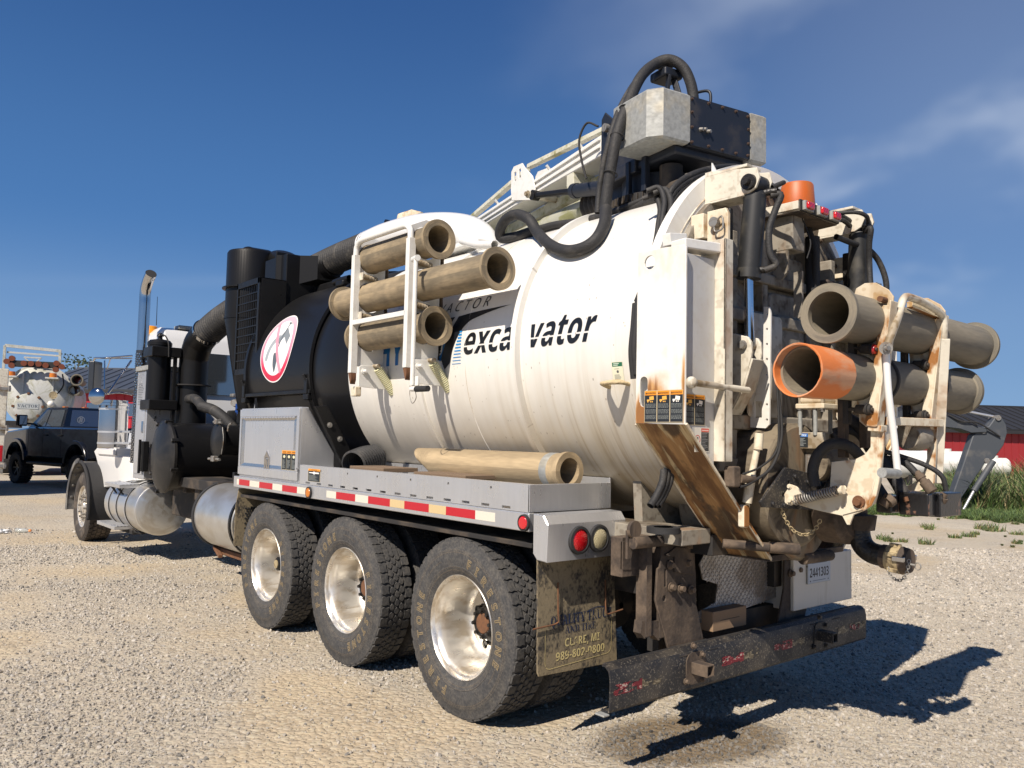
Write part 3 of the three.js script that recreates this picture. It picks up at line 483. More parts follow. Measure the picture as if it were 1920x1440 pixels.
// black lifted pickup, seen from its rear left; local front is -x, its left side is +z
function hull(bot, top) {       // a frustum from four lower to four upper corners
  const p = [...bot, ...top], f = [[0, 1, 5, 4], [1, 2, 6, 5], [2, 3, 7, 6], [3, 0, 4, 7], [4, 5, 6, 7], [3, 2, 1, 0]], pos = [];
  for (const q of f) for (const i of [0, 1, 2, 0, 2, 3]) pos.push(...p[q[i]]);
  const g = new THREE.BufferGeometry(); g.setAttribute('position', new THREE.Float32BufferAttribute(pos, 3)); g.computeVertexNormals(); return g;
}
{
  const th = 0.222, t = thing('black_pickup', 'glossy black lifted crew cab pickup parked beyond the front wheel', 'pickup', [-20.2 - 0.8 * Math.sin(th), 0, -1.22 - 0.8 * Math.cos(th)]);
  t.rotation.y = th;
  const side = [[-4.65, 0.95], [-4.62, 1.38], [-4.45, 1.5], [-3.0, 1.62], [-2.9, 1.64], [1.15, 1.64], [1.2, 1.5], [1.2, 0.85], ...arcPts(0, 0.62, 0.60, 0.3, Math.PI - 0.3, 14), [-2.9, 0.78], [-3.2, 0.78], ...arcPts(-3.7, 0.62, 0.60, 0.3, Math.PI - 0.3, 14)];
  obj('body', [plate(side, 'z', -0.95, 1.9, [], 0.04)], M.pickup, t);
  for (const z of [0.955, -0.985]) for (const x of [0, -3.7]) obj('wheel_flare', [plate([...arcPts(x, 0.62, 0.68, 0.1, Math.PI - 0.1, 18), ...arcPts(x, 0.62, 0.58, Math.PI - 0.1, 0.1, 18)], 'z', z - 0.02, 0.07, [], 0.01)], M.pickup, t);
  const cab = obj('cab', [hull([[-3.1, 1.62, -0.9], [-3.1, 1.62, 0.9], [-0.95, 1.62, 0.9], [-0.95, 1.62, -0.9]], [[-2.35, 2.2, -0.72], [-2.35, 2.2, 0.72], [-1.12, 2.2, 0.72], [-1.12, 2.2, -0.72]])], M.pickup, t);
  const Q = (a, b, c, d) => sheet(a, b, c, d);
  const sideP = (x, y) => [x, y, 0.9 - (0.18 * (y - 1.62)) / 0.58 + 0.008];
  obj('front_window', [Q(sideP(-2.82, 1.67), sideP(-2.07, 1.67), sideP(-2.07, 2.13), sideP(-2.32, 2.13))], M.glassDark, t);
  obj('rear_window', [Q(sideP(-2.0, 1.67), sideP(-1.12, 1.67), sideP(-1.22, 2.13), sideP(-2.0, 2.13))], M.glassDark, t);
  const backP = (z, y) => [-0.95 - (0.17 * (y - 1.62)) / 0.58 + 0.008, y, z];
  const bw = obj('back_glass', [Q(backP(0.72, 1.68), backP(-0.72, 1.68), backP(-0.62, 2.13), backP(0.62, 2.13))], M.glassDark, t);
  obj('sticker', [(() => { const g = new THREE.RingGeometry(0.085, 0.1, 24); return g.rotateY(Math.PI / 2).translate(-0.98, 1.86, 0.42); })(), bx(-0.981, -0.979, 1.80, 1.93, 0.385, 0.405, 0.0005), bx(-0.981, -0.979, 1.80, 1.93, 0.435, 0.455, 0.0005)], std({ color: rgb(0.55, 0.55, 0.55), roughness: 0.5 }), bw);
  obj('bed', [bx(-0.85, 1.1, 1.635, 1.66, -0.9, 0.9)], M.black, t);
  obj('mirror', [bx(-2.98, -2.80, 1.66, 1.98, 1.05, 1.3, 0.03), bar([-2.8, 1.72, 0.85], [-2.86, 1.74, 1.1], 0.05, 0.05)], M.black, t);
  obj('mirror_glass', [bx(-2.80, -2.79, 1.70, 1.95, 1.08, 1.27, 0.005)], M.chrome, t);
  obj('chassis', [bx(-4.5, 1.1, 0.55, 0.82, -0.55, 0.55)], M.rubberDark, t);
  obj('side_step', [cyl([-2.95, 0.62, 0.92], [-0.75, 0.62, 0.92], 0.05, 0.05, 12)], M.black, t);
  obj('marker_lamp', [bx(-1.75, -1.6, 2.2, 2.235, -0.06, 0.06), bx(-1.75, -1.6, 2.2, 2.235, 0.5, 0.6)], M.amber, t);
  obj('door_handle', [bx(-1.95, -1.75, 1.40, 1.44, 0.95, 0.98), bx(-1.05, -0.85, 1.40, 1.44, 0.95, 0.98)], M.black, t);
  obj('door_seam', [bx(-2.045, -2.03, 0.85, 1.62, 0.945, 0.9525, 0.001), bx(-0.93, -0.915, 0.85, 1.62, 0.945, 0.9525, 0.001), bx(-2.96, -2.945, 0.85, 1.62, 0.945, 0.9525, 0.001)], M.rubberDark, t);
  for (const [x, z] of [[0, 0.8], [-3.7, 0.8], [0, -0.8], [-3.7, -0.8]]) {
    const w = part('wheel', t); w.position.set(x, 0.45, z);
    const tr = []; for (let i = 0; i < 30; i++) { const a = (i / 30) * Math.PI * 2; for (const s of [-1, 1]) { const b = bx(-0.03, 0.03, 0.42, 0.46, s * 0.02, s * 0.17, 0.006); b.rotateZ(a + s * 0.05); tr.push(b); } }
    obj('tyre', [lathe([[0.24, -0.14], [0.32, -0.17], [0.41, -0.165], [0.425, -0.14], [0.425, 0.14], [0.41, 0.165], [0.32, 0.17], [0.24, 0.14]], 'z', [0, 0, 0], 40), tr], M.rubberDark, w);
    obj('rim', [lathe([[0.24, 0.15], [0.22, 0.12], [0.2, 0.05], [0, 0.06]], 'z', [0, 0, 0], 32), Array.from({ length: 6 }, (_, i) => bar([0, 0, 0.075], [0.21 * Math.cos(i * 1.047), 0.21 * Math.sin(i * 1.047), 0.11], 0.05, 0.03, [0, 0, 1]))], M.black, w);
  }
}
// the second vacuum truck, tail towards the camera, half hidden
{
  const o = [-28.11, 1.602, -1.525], t = thing('parked_vacuum_truck', 'white vacuum tank truck parked tail first behind the black pickup', 'truck', [o[0], 0, o[2]]);
  t.rotation.y = VIEW + 0.40;
  const k = 54.5, X = (px) => (px - 70) / 62, Y = (py) => 1.6 + (803 - py) / k, cy = Y(742), R = 1.04;
  const wm = std({ map: paintMap(161, [0.50, 0.51, 0.49], [0.30, 0.30, 0.22], 0.0, 1.0), roughness: 0.5 });
  obj('tank', [lathe([[R, -5], [R, -0.12], [R + 0.05, -0.1], [R + 0.05, 0.02], [R - 0.03, 0.03]], 'z', [0, cy, 0], 56)], wm, t);
  const dr = obj('rear_door', [lathe([[R - 0.02, 0.02], [R * 0.85, 0.16], [R * 0.5, 0.26], [0, 0.30]], 'z', [0, cy, 0], 56)], wm, t);
  obj('door_rib', [bx(-0.50, -0.45, cy - 0.1, cy + 0.75, 0.05, 0.30, 0.01), bx(0.40, 0.45, cy - 0.1, cy + 0.75, 0.05, 0.30, 0.01)], wm, dr);
  const mh = obj('manhole', [lathe([[0.44, 0.22], [0.44, 0.38], [0.40, 0.40], [0, 0.41]], 'z', [X(53), Y(763), 0], 40)], wm, t);
  for (let i = 0; i < 8; i++) obj('clamp', [bx(-0.04, 0.04, 0.40, 0.48, 0.3, 0.42, 0.01).rotateZ((i * Math.PI) / 4).translate(X(53), Y(763), 0)], M.rust, mh);
  obj('nameplate', [zsheet(0, -0.32, 0.32, -0.1, 0.1).translate(X(53), Y(762), 0.416)], printMat(canvasTex(256, 80, (g) => { g.fillStyle = '#a9aeae'; g.fillRect(0, 0, 256, 80); g.fillStyle = '#1c2c44'; g.font = 'bold 56px serif'; g.textAlign = 'center'; g.textBaseline = 'middle'; g.fillText('VACTOR', 128, 42, 240); })), mh);
  const ab = obj('arrow_board', [bx(X(15), X(107), Y(691), Y(679), 0.42, 0.5, 0.02)], M.rubberDark, t);
  for (const [px, py] of [[20, 676], [11, 682], [20, 689], [42, 684], [55, 684], [69, 684], [82, 686], [102, 681], [112, 687], [101, 693]]) obj('amber_lamp', [cyl([X(px), Y(py), 0.38], [X(px), Y(py), 0.54], 0.095, 0.095, 20)], std({ color: rgb(0.16, 0.045, 0.018), roughness: 0.4 }), ab);
  for (const px of [21, 97]) { const b = obj('beacon', [cyl([X(px), Y(708), 0.5], [X(px), Y(700), 0.5], 0.12, 0.11, 20)], M.amber, t); obj('beacon_shelf', [bx(X(px) - 0.22, X(px) + 0.18, Y(711), Y(708), 0.1, 0.66, 0.01)], wm, b); }
  obj('top_frame', [bar([X(4), Y(652), 0.3], [X(108), Y(657), 0.3], 0.08, 0.1), bar([X(4), Y(652), 0.3], [X(4), Y(700), 0.3], 0.08, 0.08), bar([X(106), Y(657), 0.3], [X(107), Y(690), 0.3], 0.12, 0.08), bar([X(8), Y(664), 0.26], [X(104), Y(666), 0.26], 0.05, 0.06), bar([X(40), Y(672), 0.3], [X(72), Y(672), 0.3], 0.05, 0.05), bar([X(40), Y(672), 0.3], [X(50), Y(680), 0.3], 0.04, 0.04), bar([X(72), Y(672), 0.3], [X(62), Y(680), 0.3], 0.04, 0.04)], wm, t);
  obj('tube', [lathe([[0.16, 0.1], [0.2, 0.1], [0.2, 0], [0.16, 0], [0.13, 0.02], [0.13, -2]], 'z', [X(141), Y(710), 0.3], 28), lathe([[0.16, 0.1], [0.2, 0.1], [0.2, 0], [0.16, 0], [0.13, 0.02], [0.13, -2]], 'z', [X(136), Y(729), 0.1], 28)], M.tubeGray, t);
  obj('horn', [lathe([[0.02, 0], [0.05, 0.1], [0.13, 0.22], [0.0, 0.2]], 'z', [X(100), Y(741), 0.4], 20)], M.brass, t);
  obj('cable', [tube([[X(113), Y(700), 0.3], [X(116), Y(720), 0.3], [X(108), Y(735), 0.35], [X(101), Y(740), 0.4]], 0.025, 30, 6)], M.rubberDark, t);
  obj('chassis', [bx(-0.9, 0.9, 0.7, 1.35, -6, -0.1), bx(X(12), X(40), Y(803), Y(790), -0.2, 0.3)], M.frame, t);
  for (const s of [-1, 1]) for (const z of [-1.2, -2.6]) obj('wheel', [lathe([[0.1, -0.25], [0.3, -0.25], [0.5, -0.26], [0.53, -0.2], [0.53, 0.2], [0.5, 0.26], [0.3, 0.25], [0.1, 0.25]], 'x', [s * 0.95, 0.53, z], 36)], M.rubberDark, t);
  obj('light_cap', [new THREE.SphereGeometry(0.11, 20, 12).translate(X(95), Y(757), 0.35)], M.white, t);
}
// the corner of a white box body at the left edge
{
  const o = [-18.415, 1.584, 0.96], t = thing('box_trailer', 'white trailer rear corner post with hinges at the left edge', 'trailer', [o[0], 0, o[2]]); t.rotation.y = VIEW + 0.62;
  const k = 80, Y = (py) => 1.6 + (803 - py) / k;
  obj('rear_post', [bx(-1.2, 0.13, Y(890), Y(692), -0.1, 0, 0.02)], M.whiteDirty, t);
  obj('body', [bx(-2.6, 0.06, Y(885), Y(694), -6, -0.1, 0.02)], M.whiteDirty, t);
  for (const py of [730, 804, 874]) obj('hinge', [bx(-0.12, 0.19, Y(py + 3), Y(py - 3), 0.0, 0.06, 0.01), cyl([0.15, Y(py + 5), 0.03], [0.15, Y(py - 6), 0.03], 0.035, 0.035, 12)], M.steel, t);
  obj('red_reflector', [bx(0.02, 0.1, Y(866), Y(836), 0.0, 0.012, 0.003)], M.red, t);
  obj('chassis', [bx(-2.4, 0.0, 0.45, Y(885), -5.5, -0.2)], M.frame, t);
  for (const x of [-0.3, -2.2]) obj('wheel', [lathe([[0.1, -0.14], [0.3, -0.14], [0.5, -0.14], [0.52, -0.1], [0.52, 0.1], [0.5, 0.14], [0.3, 0.14], [0.1, 0.14]], 'x', [x, 0.52, -1.6], 36)], M.rubberDark, t);
}


// ================================================================== the vacuum excavator truck: front is -x, its left side is +z
const truck = thing('vacuum_excavator_truck', 'large white and black vacuum excavator truck seen from its rear left', 'truck');

// ------------------------------------------------------------------ wheels
const RW = 0.511;
function wrapBlock(poly, y0, y1, r) {     // outline in (distance along the tread, across), heights y0..y1 below/above radius r; bent round the z axis
  const n = poly.length, P = (s, w, h) => { const a = s / r; return [(r + h) * Math.sin(a), (r + h) * Math.cos(a), w]; }, pos = [];
  const cx = poly.reduce((a, p) => a + p[0], 0) / n, cw = poly.reduce((a, p) => a + p[1], 0) / n, k = 0.90;
  for (let i = 0; i < n; i++) {
    const [a, b] = [poly[i], poly[(i + 1) % n]], t = (p) => [cx + (p[0] - cx) * k, cw + (p[1] - cw) * k];
    const A0 = P(a[0], a[1], y0), B0 = P(b[0], b[1], y0), A1 = P(...t(a), y1), B1 = P(...t(b), y1), Cc = P(cx, cw, y1);
    pos.push(...A0, ...A1, ...B0, ...B0, ...A1, ...B1, ...A1, ...Cc, ...B1);
  }
  const g = new THREE.BufferGeometry(); g.setAttribute('position', new THREE.Float32BufferAttribute(pos, 3)); g.computeVertexNormals(); return g;
}
function tyreGeom(width, R, treadStyle) {
  const h = width / 2, T = R - 0.0125;
  const prof = [[0.292, -h * 0.76], [0.305, -h * 0.84], [0.335, -h * 0.95], [0.38, -h * 1.0], [0.42, -h * 0.99], [0.455, -h * 0.94], [R - 0.035, -h * 0.90], [R - 0.016, -h * 0.865], [T, -h * 0.80], [T, 0], [T, h * 0.80], [R - 0.016, h * 0.865], [R - 0.035, h * 0.90], [0.455, h * 0.94], [0.452, h * 0.953], [0.42, h * 0.99], [0.38, h * 1.0], [0.352, h * 0.975], [0.349, h * 0.985], [0.335, h * 0.95], [0.305, h * 0.84], [0.292, h * 0.76]];
  const out = [lathe(prof, 'z', [0, 0, 0], 96)], C = 2 * Math.PI * R, R0 = rng(5 + treadStyle);
  if (treadStyle === 0) {              // deep lugs: scalloped shoulder blocks and small polygon blocks between
    const n = 46, p = C / n;
    for (let i = 0; i < n; i++) for (const s of [-1, 1]) {
      const x = i * p + (s > 0 ? 0 : p / 2), a = s * h * 0.42, b = s * h * 0.865, q = (s * (b - a)) / 3;
      out.push(wrapBlock([[x, a], [x + p * 0.40, a + s * 0.006], [x + p * 0.88, a], [x + p * 0.80, a + s * q], [x + p * 0.90, a + s * 2 * q], [x + p * 0.82, b], [x + 0.04 * p, b], [x - p * 0.06, a + s * 2 * q], [x + p * 0.06, a + s * q]], -0.03, R - T - 0.003 - 0.002 * R0() - 0.0, T + 0.0));
    }
    const m = 60, pm = C / m;
    for (let i = 0; i < m; i++) for (const k of [-1, 0, 1]) {
      const x = i * pm + (k ? pm / 2 : 0), c = k * h * 0.265, w = h * 0.125;
      out.push(wrapBlock([[x, c], [x + pm * 0.22, c + w], [x + pm * 0.66, c + w], [x + pm * 0.88, c], [x + pm * 0.66, c - w], [x + pm * 0.22, c - w]], -0.01, R - T - 0.004, T));
    }
  } else {                              // wide steer tyre: five ribs of slanted blocks
    const n = 40, p = C / n;
    for (let i = 0; i < n; i++) for (let k = -2; k <= 2; k++) {
      const x = i * p + (k & 1) * p * 0.5, c = k * h * 0.345, w = h * 0.15, sh = k * 0.006;
      out.push(wrapBlock([[x - sh, c - w], [x + p * 0.25, c - w * 1.1], [x + p * 0.9 - sh, c - w], [x + p * 0.9 + 0.01, c], [x + p * 0.9 + sh, c + w], [x + p * 0.45, c + w * 1.1], [x + sh, c + w], [x + 0.01, c]], -0.01, R - T - 0.001, T));
    }
  }
  return merge(out);
}
function sideText(str, r, size, a0, step) {   // raised letters round the sidewall, drawn once as a texture ring
  return canvasTex(1024, 1024, (g, w) => {
    g.clearRect(0, 0, w, w); g.translate(w / 2, w / 2); g.fillStyle = 'rgb(128,112,86)'; g.font = 'bold ' + size + 'px sans-serif'; g.textAlign = 'center'; g.textBaseline = 'middle';
    for (const [s, start, st] of [[str, a0, step], [str, a0 + Math.PI, step]]) [...s].forEach((ch, i) => { g.save(); g.rotate(start + i * st); g.translate(0, -r * w); g.globalAlpha = 0.8; g.lineWidth = 4; g.strokeStyle = 'rgb(150,134,104)'; g.strokeText(ch, 0, 0); g.globalAlpha = 0.4; g.fillText(ch, 0, 0); g.restore(); });
    g.globalAlpha = 0.30; g.strokeStyle = 'rgb(150,130,100)'; for (const [rr, lw] of [[0.335, 3], [0.352, 2], [0.44, 3], [0.452, 2]]) { g.lineWidth = lw; g.beginPath(); g.arc(0, 0, rr * w, 0, 7); g.stroke(); }
    g.globalAlpha = 0.5; g.lineWidth = 2; for (const a of [0.3, 1.9, 3.9]) { g.beginPath(); g.arc(0, 0, 0.40 * w, a, a + 0.45); g.stroke(); }
  });
}
const tyreA = tyreGeom(0.275, RW + 0.008, 0), tyreB = tyreGeom(0.36, 0.50, 1);
const letters = std({ map: sideText('FIRESTONE', 0.392, 78, 0.35, 0.205), transparent: true, roughness: 0.8 });
const letterRing = (() => { const g = new THREE.RingGeometry(0.30, 0.47, 72, 1), u = g.attributes.uv, p = g.attributes.position; for (let i = 0; i < u.count; i++) { u.setXY(i, 0.5 + p.getX(i) / 0.98, 0.5 + p.getY(i) / 0.98); const r = Math.hypot(p.getX(i), p.getY(i)); p.setZ(i, r > 0.4 ? 0.1315 : 0.1255); } g.userData.uvm = true; return g; })();
const letterBand = (() => {   // follows the bulge of the sidewall
  const pr = [[0.318, 0.126], [0.335, 0.1320], [0.38, 0.1392], [0.42, 0.1380], [0.455, 0.1325]], n = 96, pos = [], uv = [], idx = [];
  for (let i = 0; i <= n; i++) for (const [r, z] of pr) { const a = (i / n) * Math.PI * 2, x = r * Math.cos(a), y = r * Math.sin(a); pos.push(x, y, z + 0.001); uv.push(0.5 + x / 0.98, 0.5 + y / 0.98); }
  for (let i = 0; i < n; i++) for (let k = 0; k < 4; k++) { const a = i * 5 + k; idx.push(a, a + 1, a + 6, a, a + 6, a + 5); }
  const g = new THREE.BufferGeometry(); g.setAttribute('position', new THREE.Float32BufferAttribute(pos, 3)); g.setAttribute('uv', new THREE.Float32BufferAttribute(uv, 2)); g.setIndex(idx); g.computeVertexNormals(); g.userData.uvm = true; return g;
})();
const holes10 = (r, h, n = 10) => Array.from({ length: n }, (_, i) => ({ x: r * Math.cos((i + 0.5) * 2 * Math.PI / n), y: r * Math.sin((i + 0.5) * 2 * Math.PI / n), r: h }));
const discPts = arcPts(0, 0, 0.232, 0, Math.PI * 2 - 0.08, 64);
// a rim whose disc lies `dish` behind the outer flange at z = 0.105
const rimDeep = merge([lathe([[0.278, 0.03], [0.292, 0.10], [0.306, 0.116], [0.310, 0.110], [0.303, 0.100], [0.292, 0.094], [0.279, 0.082], [0.268, 0.062], [0.264, 0.03], [0.260, -0.05], [0.256, -0.10], [0.248, -0.128], [0.232, -0.146], [0.214, -0.150]].map(([r, z]) => [r * 0.965, z]), 'z', [0, 0, 0], 96), plate(discPts, 'z', -0.160, 0.012, holes10(0.176, 0.027), 0), lathe([[0.27, -0.18], [0.25, -0.16]], 'z', [0, 0, 0], 64)]);
const rimFlat = merge([lathe([[0.28, -0.02], [0.292, 0.14], [0.306, 0.152], [0.310, 0.146], [0.303, 0.136], [0.285, 0.120], [0.268, 0.115], [0.258, 0.122], [0.245, 0.13], [0.225, 0.128]].map(([r, z]) => [r * 0.965, z]), 'z', [0, 0, 0], 96), plate(discPts, 'z', 0.112, 0.012, holes10(0.182, 0.024), 0)]);
const hubDeep = { hub: merge([lathe([[0.118, -0.082], [0.116, -0.05], [0.100, -0.03], [0.092, 0.0], [0.085, 0.012], [0.06, 0.010]], 'z', [0, 0, 0], 32), ...Array.from({ length: 8 }, (_, i) => bolt([0.076 * Math.cos(i * 0.785), 0.076 * Math.sin(i * 0.785), 0.008], [0, 0, 1], 0.012, 0.018))]), cap: merge([lathe([[0.062, 0.008], [0.056, 0.016], [0.0, 0.02]], 'z', [0, 0, 0], 28)]), nuts: merge(Array.from({ length: 10 }, (_, i) => bolt([0.130 * Math.cos(i * 0.628), 0.130 * Math.sin(i * 0.628), -0.080], [0, 0, 1], 0.015, 0.032))) };
const liftHub = merge([lathe([[0.13, -0.08], [0.12, -0.04], [0.075, -0.03], [0.07, 0.03], [0.058, 0.045], [0.056, 0.075], [0.04, 0.085], [0, 0.086]], 'z', [0, 0, 0], 32)]);
for (const g of [hubDeep.hub, hubDeep.cap, hubDeep.nuts, liftHub]) g.translate(0, 0, -0.066);
function wheel(name, x, z, kind, side) {     // side 1: outer face towards +z
  const w = part(name, truck); w.position.set(x, kind === 'steer' ? 0.488 : RW, z); if (side < 0) w.rotation.y = Math.PI;
  w.rotation.z = (x * 1.37 + z) % 1;
  const t = new THREE.Mesh(kind === 'steer' ? tyreB : tyreA, kind === 'steer' ? M.tyreClean : M.rubber); t.name = 'tyre'; t.castShadow = t.receiveShadow = true; w.add(t);
  if (kind !== 'inner') { const r = new THREE.Mesh(kind === 'steer' ? rimFlat : rimDeep, M.aluPolish); r.name = 'rim'; r.castShadow = r.receiveShadow = true; w.add(r); }
  else obj('rim', [lathe([[0.28, -0.09], [0.25, -0.06], [0.25, 0.1], [0.28, 0.11]], 'z', [0, 0, 0], 40)], M.frame, w);
  if (kind === 'outer') {
    obj('tyre_lettering', [letterBand.clone()].map((g) => { g.userData.uvm = true; return g; }), letters, w);
    const lift = x < -2; const h = new THREE.Mesh(lift ? liftHub : hubDeep.hub, lift ? M.black : M.grease); h.name = 'hub'; w.add(h);
    if (!lift) { const c = new THREE.Mesh(hubDeep.cap, M.rust); c.name = 'hub_cap'; w.add(c); } else obj('hub_cap', [cyl([0, 0, 0.014], [0, 0, 0.026], 0.035, 0.035, 24)], M.brass, w);
    const n = new THREE.Mesh(hubDeep.nuts, lift ? M.rust : M.grease); n.name = 'lug_nuts'; w.add(n);
  }
  if (kind === 'steer') { obj('hub', [lathe([[0.12, 0.11], [0.11, 0.13], [0.085, 0.14], [0.08, 0.15], [0, 0.155]], 'z', [0, 0, 0], 28)], M.aluPolish, w); obj('lug_nuts', Array.from({ length: 10 }, (_, i) => bolt([0.155 * Math.cos(i * 0.628), 0.155 * Math.sin(i * 0.628), 0.122], [0, 0, 1], 0.017, 0.04)), M.steel, w); }
}
M.tyreClean = std({ map: mapTex(256, 256, (u, v) => mulc(mixc([0.040, 0.034, 0.030], [0.10, 0.082, 0.065], sstep(0.45, 0.8, fbm(u, v, 5, 5, 5, 171))), 0.9 + 0.3 * fbm(u, v, 60, 60, 2, 172)), [1.5, 1.5]), roughness: 0.82, bumpMap: bumpFine, bumpScale: 0.0008 });
for (const x of [0, -1.37, -2.722]) { wheel('drive_wheel', x, 1.078, 'outer', 1); wheel('inner_wheel', x, 0.755, 'inner', 1); wheel('inner_wheel', x, -0.755, 'inner', -1); wheel('drive_wheel', x, -1.078, 'outer', -1); }
wheel('steer_wheel', -9.272, 0.99, 'steer', 1); wheel('steer_wheel', -9.272, -0.99, 'steer', -1);

// ------------------------------------------------------------------ chassis
{
  const ch = part('chassis', truck);
  obj('frame_rail', [bx(-10.2, 1.05, 0.74, 1.02, 0.40, 0.48)], M.frame, ch); obj('frame_rail', [bx(-10.2, 1.05, 0.74, 1.02, -0.48, -0.40)], M.frame, ch);
  for (const x of [-9.6, -7.4, -5.6, -4.2, -3.4, -2.05, -0.7, 0.75]) obj('cross_member', [bx(x - 0.06, x + 0.06, 0.76, 1.0, -0.42, 0.42)], M.frame, ch);
  for (const x of [0, -1.37, -2.722]) obj('axle', [cyl([x, RW, -0.95], [x, RW, 0.95], 0.075, 0.075, 20), lathe([[0.02, -0.17], [0.15, -0.14], [0.22, 0], [0.15, 0.14], [0.02, 0.17]], 'x', [x, RW + 0.02, 0], 28), bx(x - 0.14, x + 0.14, 0.6, 0.75, 0.36, 0.5), bx(x - 0.14, x + 0.14, 0.6, 0.75, -0.5, -0.36)], M.frame, ch);
  obj('axle', [cyl([-9.27, 0.47, -0.85], [-9.27, 0.47, 0.85], 0.06, 0.06, 16)], M.frame, ch);
  obj('suspension_beam', [bar([-1.37, 0.55, 0.52], [0, 0.55, 0.52], 0.12, 0.12), bar([-1.37, 0.55, -0.52], [0, 0.55, -0.52], 0.12, 0.12), bx(-0.85, -0.5, 0.55, 0.95, 0.48, 0.6)], M.frame, ch);
  obj('drive_shaft', [cyl([-8, 0.75, 0], [-1.4, 0.58, 0], 0.06, 0.06, 16)], M.frame, ch);
  obj('sub_frame', [bx(-4.2, 1.25, 1.02, 1.13, 0.36, 0.50), bx(-4.2, 1.25, 1.02, 1.13, -0.50, -0.36), ...[-3.8, -2.6, -1.4, -0.2, 0.9].map((x) => bx(x - 0.05, x + 0.05, 1.03, 1.12, -0.36, 0.36))], M.frame, ch);
  // gear between the tank cradle and the wheels, and the engine bay side seen under the body
  obj('wheel_well_liner', [bx(-3.3, 0.62, 1.035, 1.06, 0.52, 1.20), bx(-3.3, 0.62, 1.035, 1.06, -1.20, -0.52)], M.frame, ch);
  obj('air_reservoir', [cyl([-4.9, 0.82, -0.2], [-4.9, 0.82, 0.35], 0.14, 0.14, 24), cyl([-3.6, 0.8, 0.62], [-3.0, 0.8, 0.62], 0.13, 0.13, 24)], M.black, ch);
  obj('equipment_base', [bx(-7.0, -3.4, 0.98, 1.08, -1.0, 0.95)], M.frame, ch);
}

function boxLabel(n) {      // small pictogram warning labels: orange head, dark body
  return canvasTex(128, 128, (g) => {
    g.fillStyle = '#b9ad8c'; g.fillRect(0, 0, 128, 128); const w = 124 / n;
    for (let k = 0; k < n; k++) { const x = 2 + k * w; g.fillStyle = '#20262a'; g.fillRect(x + 1, 2, w - 2, 124); g.fillStyle = '#dd8a1c'; g.fillRect(x + 1, 2, w - 2, 20); g.fillStyle = '#222'; g.font = 'bold 13px sans-serif'; g.textAlign = 'center'; g.fillText('WARNING', x + w / 2, 17, w - 10); g.fillStyle = n === 1 ? '#e8e6e0' : '#cfcaa8'; g.beginPath(); g.arc(x + w * 0.5, 42, n === 1 ? 14 : 10, 0, 7); g.fill(); if (n === 1) { g.fillRect(x + 10, 36, 40, 10); g.fillRect(x + 76, 34, 36, 14); } g.fillStyle = '#8f948f'; for (let l = 0; l < 8; l++) g.fillRect(x + 5, 64 + l * 7, (w - 12) * (0.6 + 0.4 * hash2(l, k, 3)), 2.5); }
  });
}
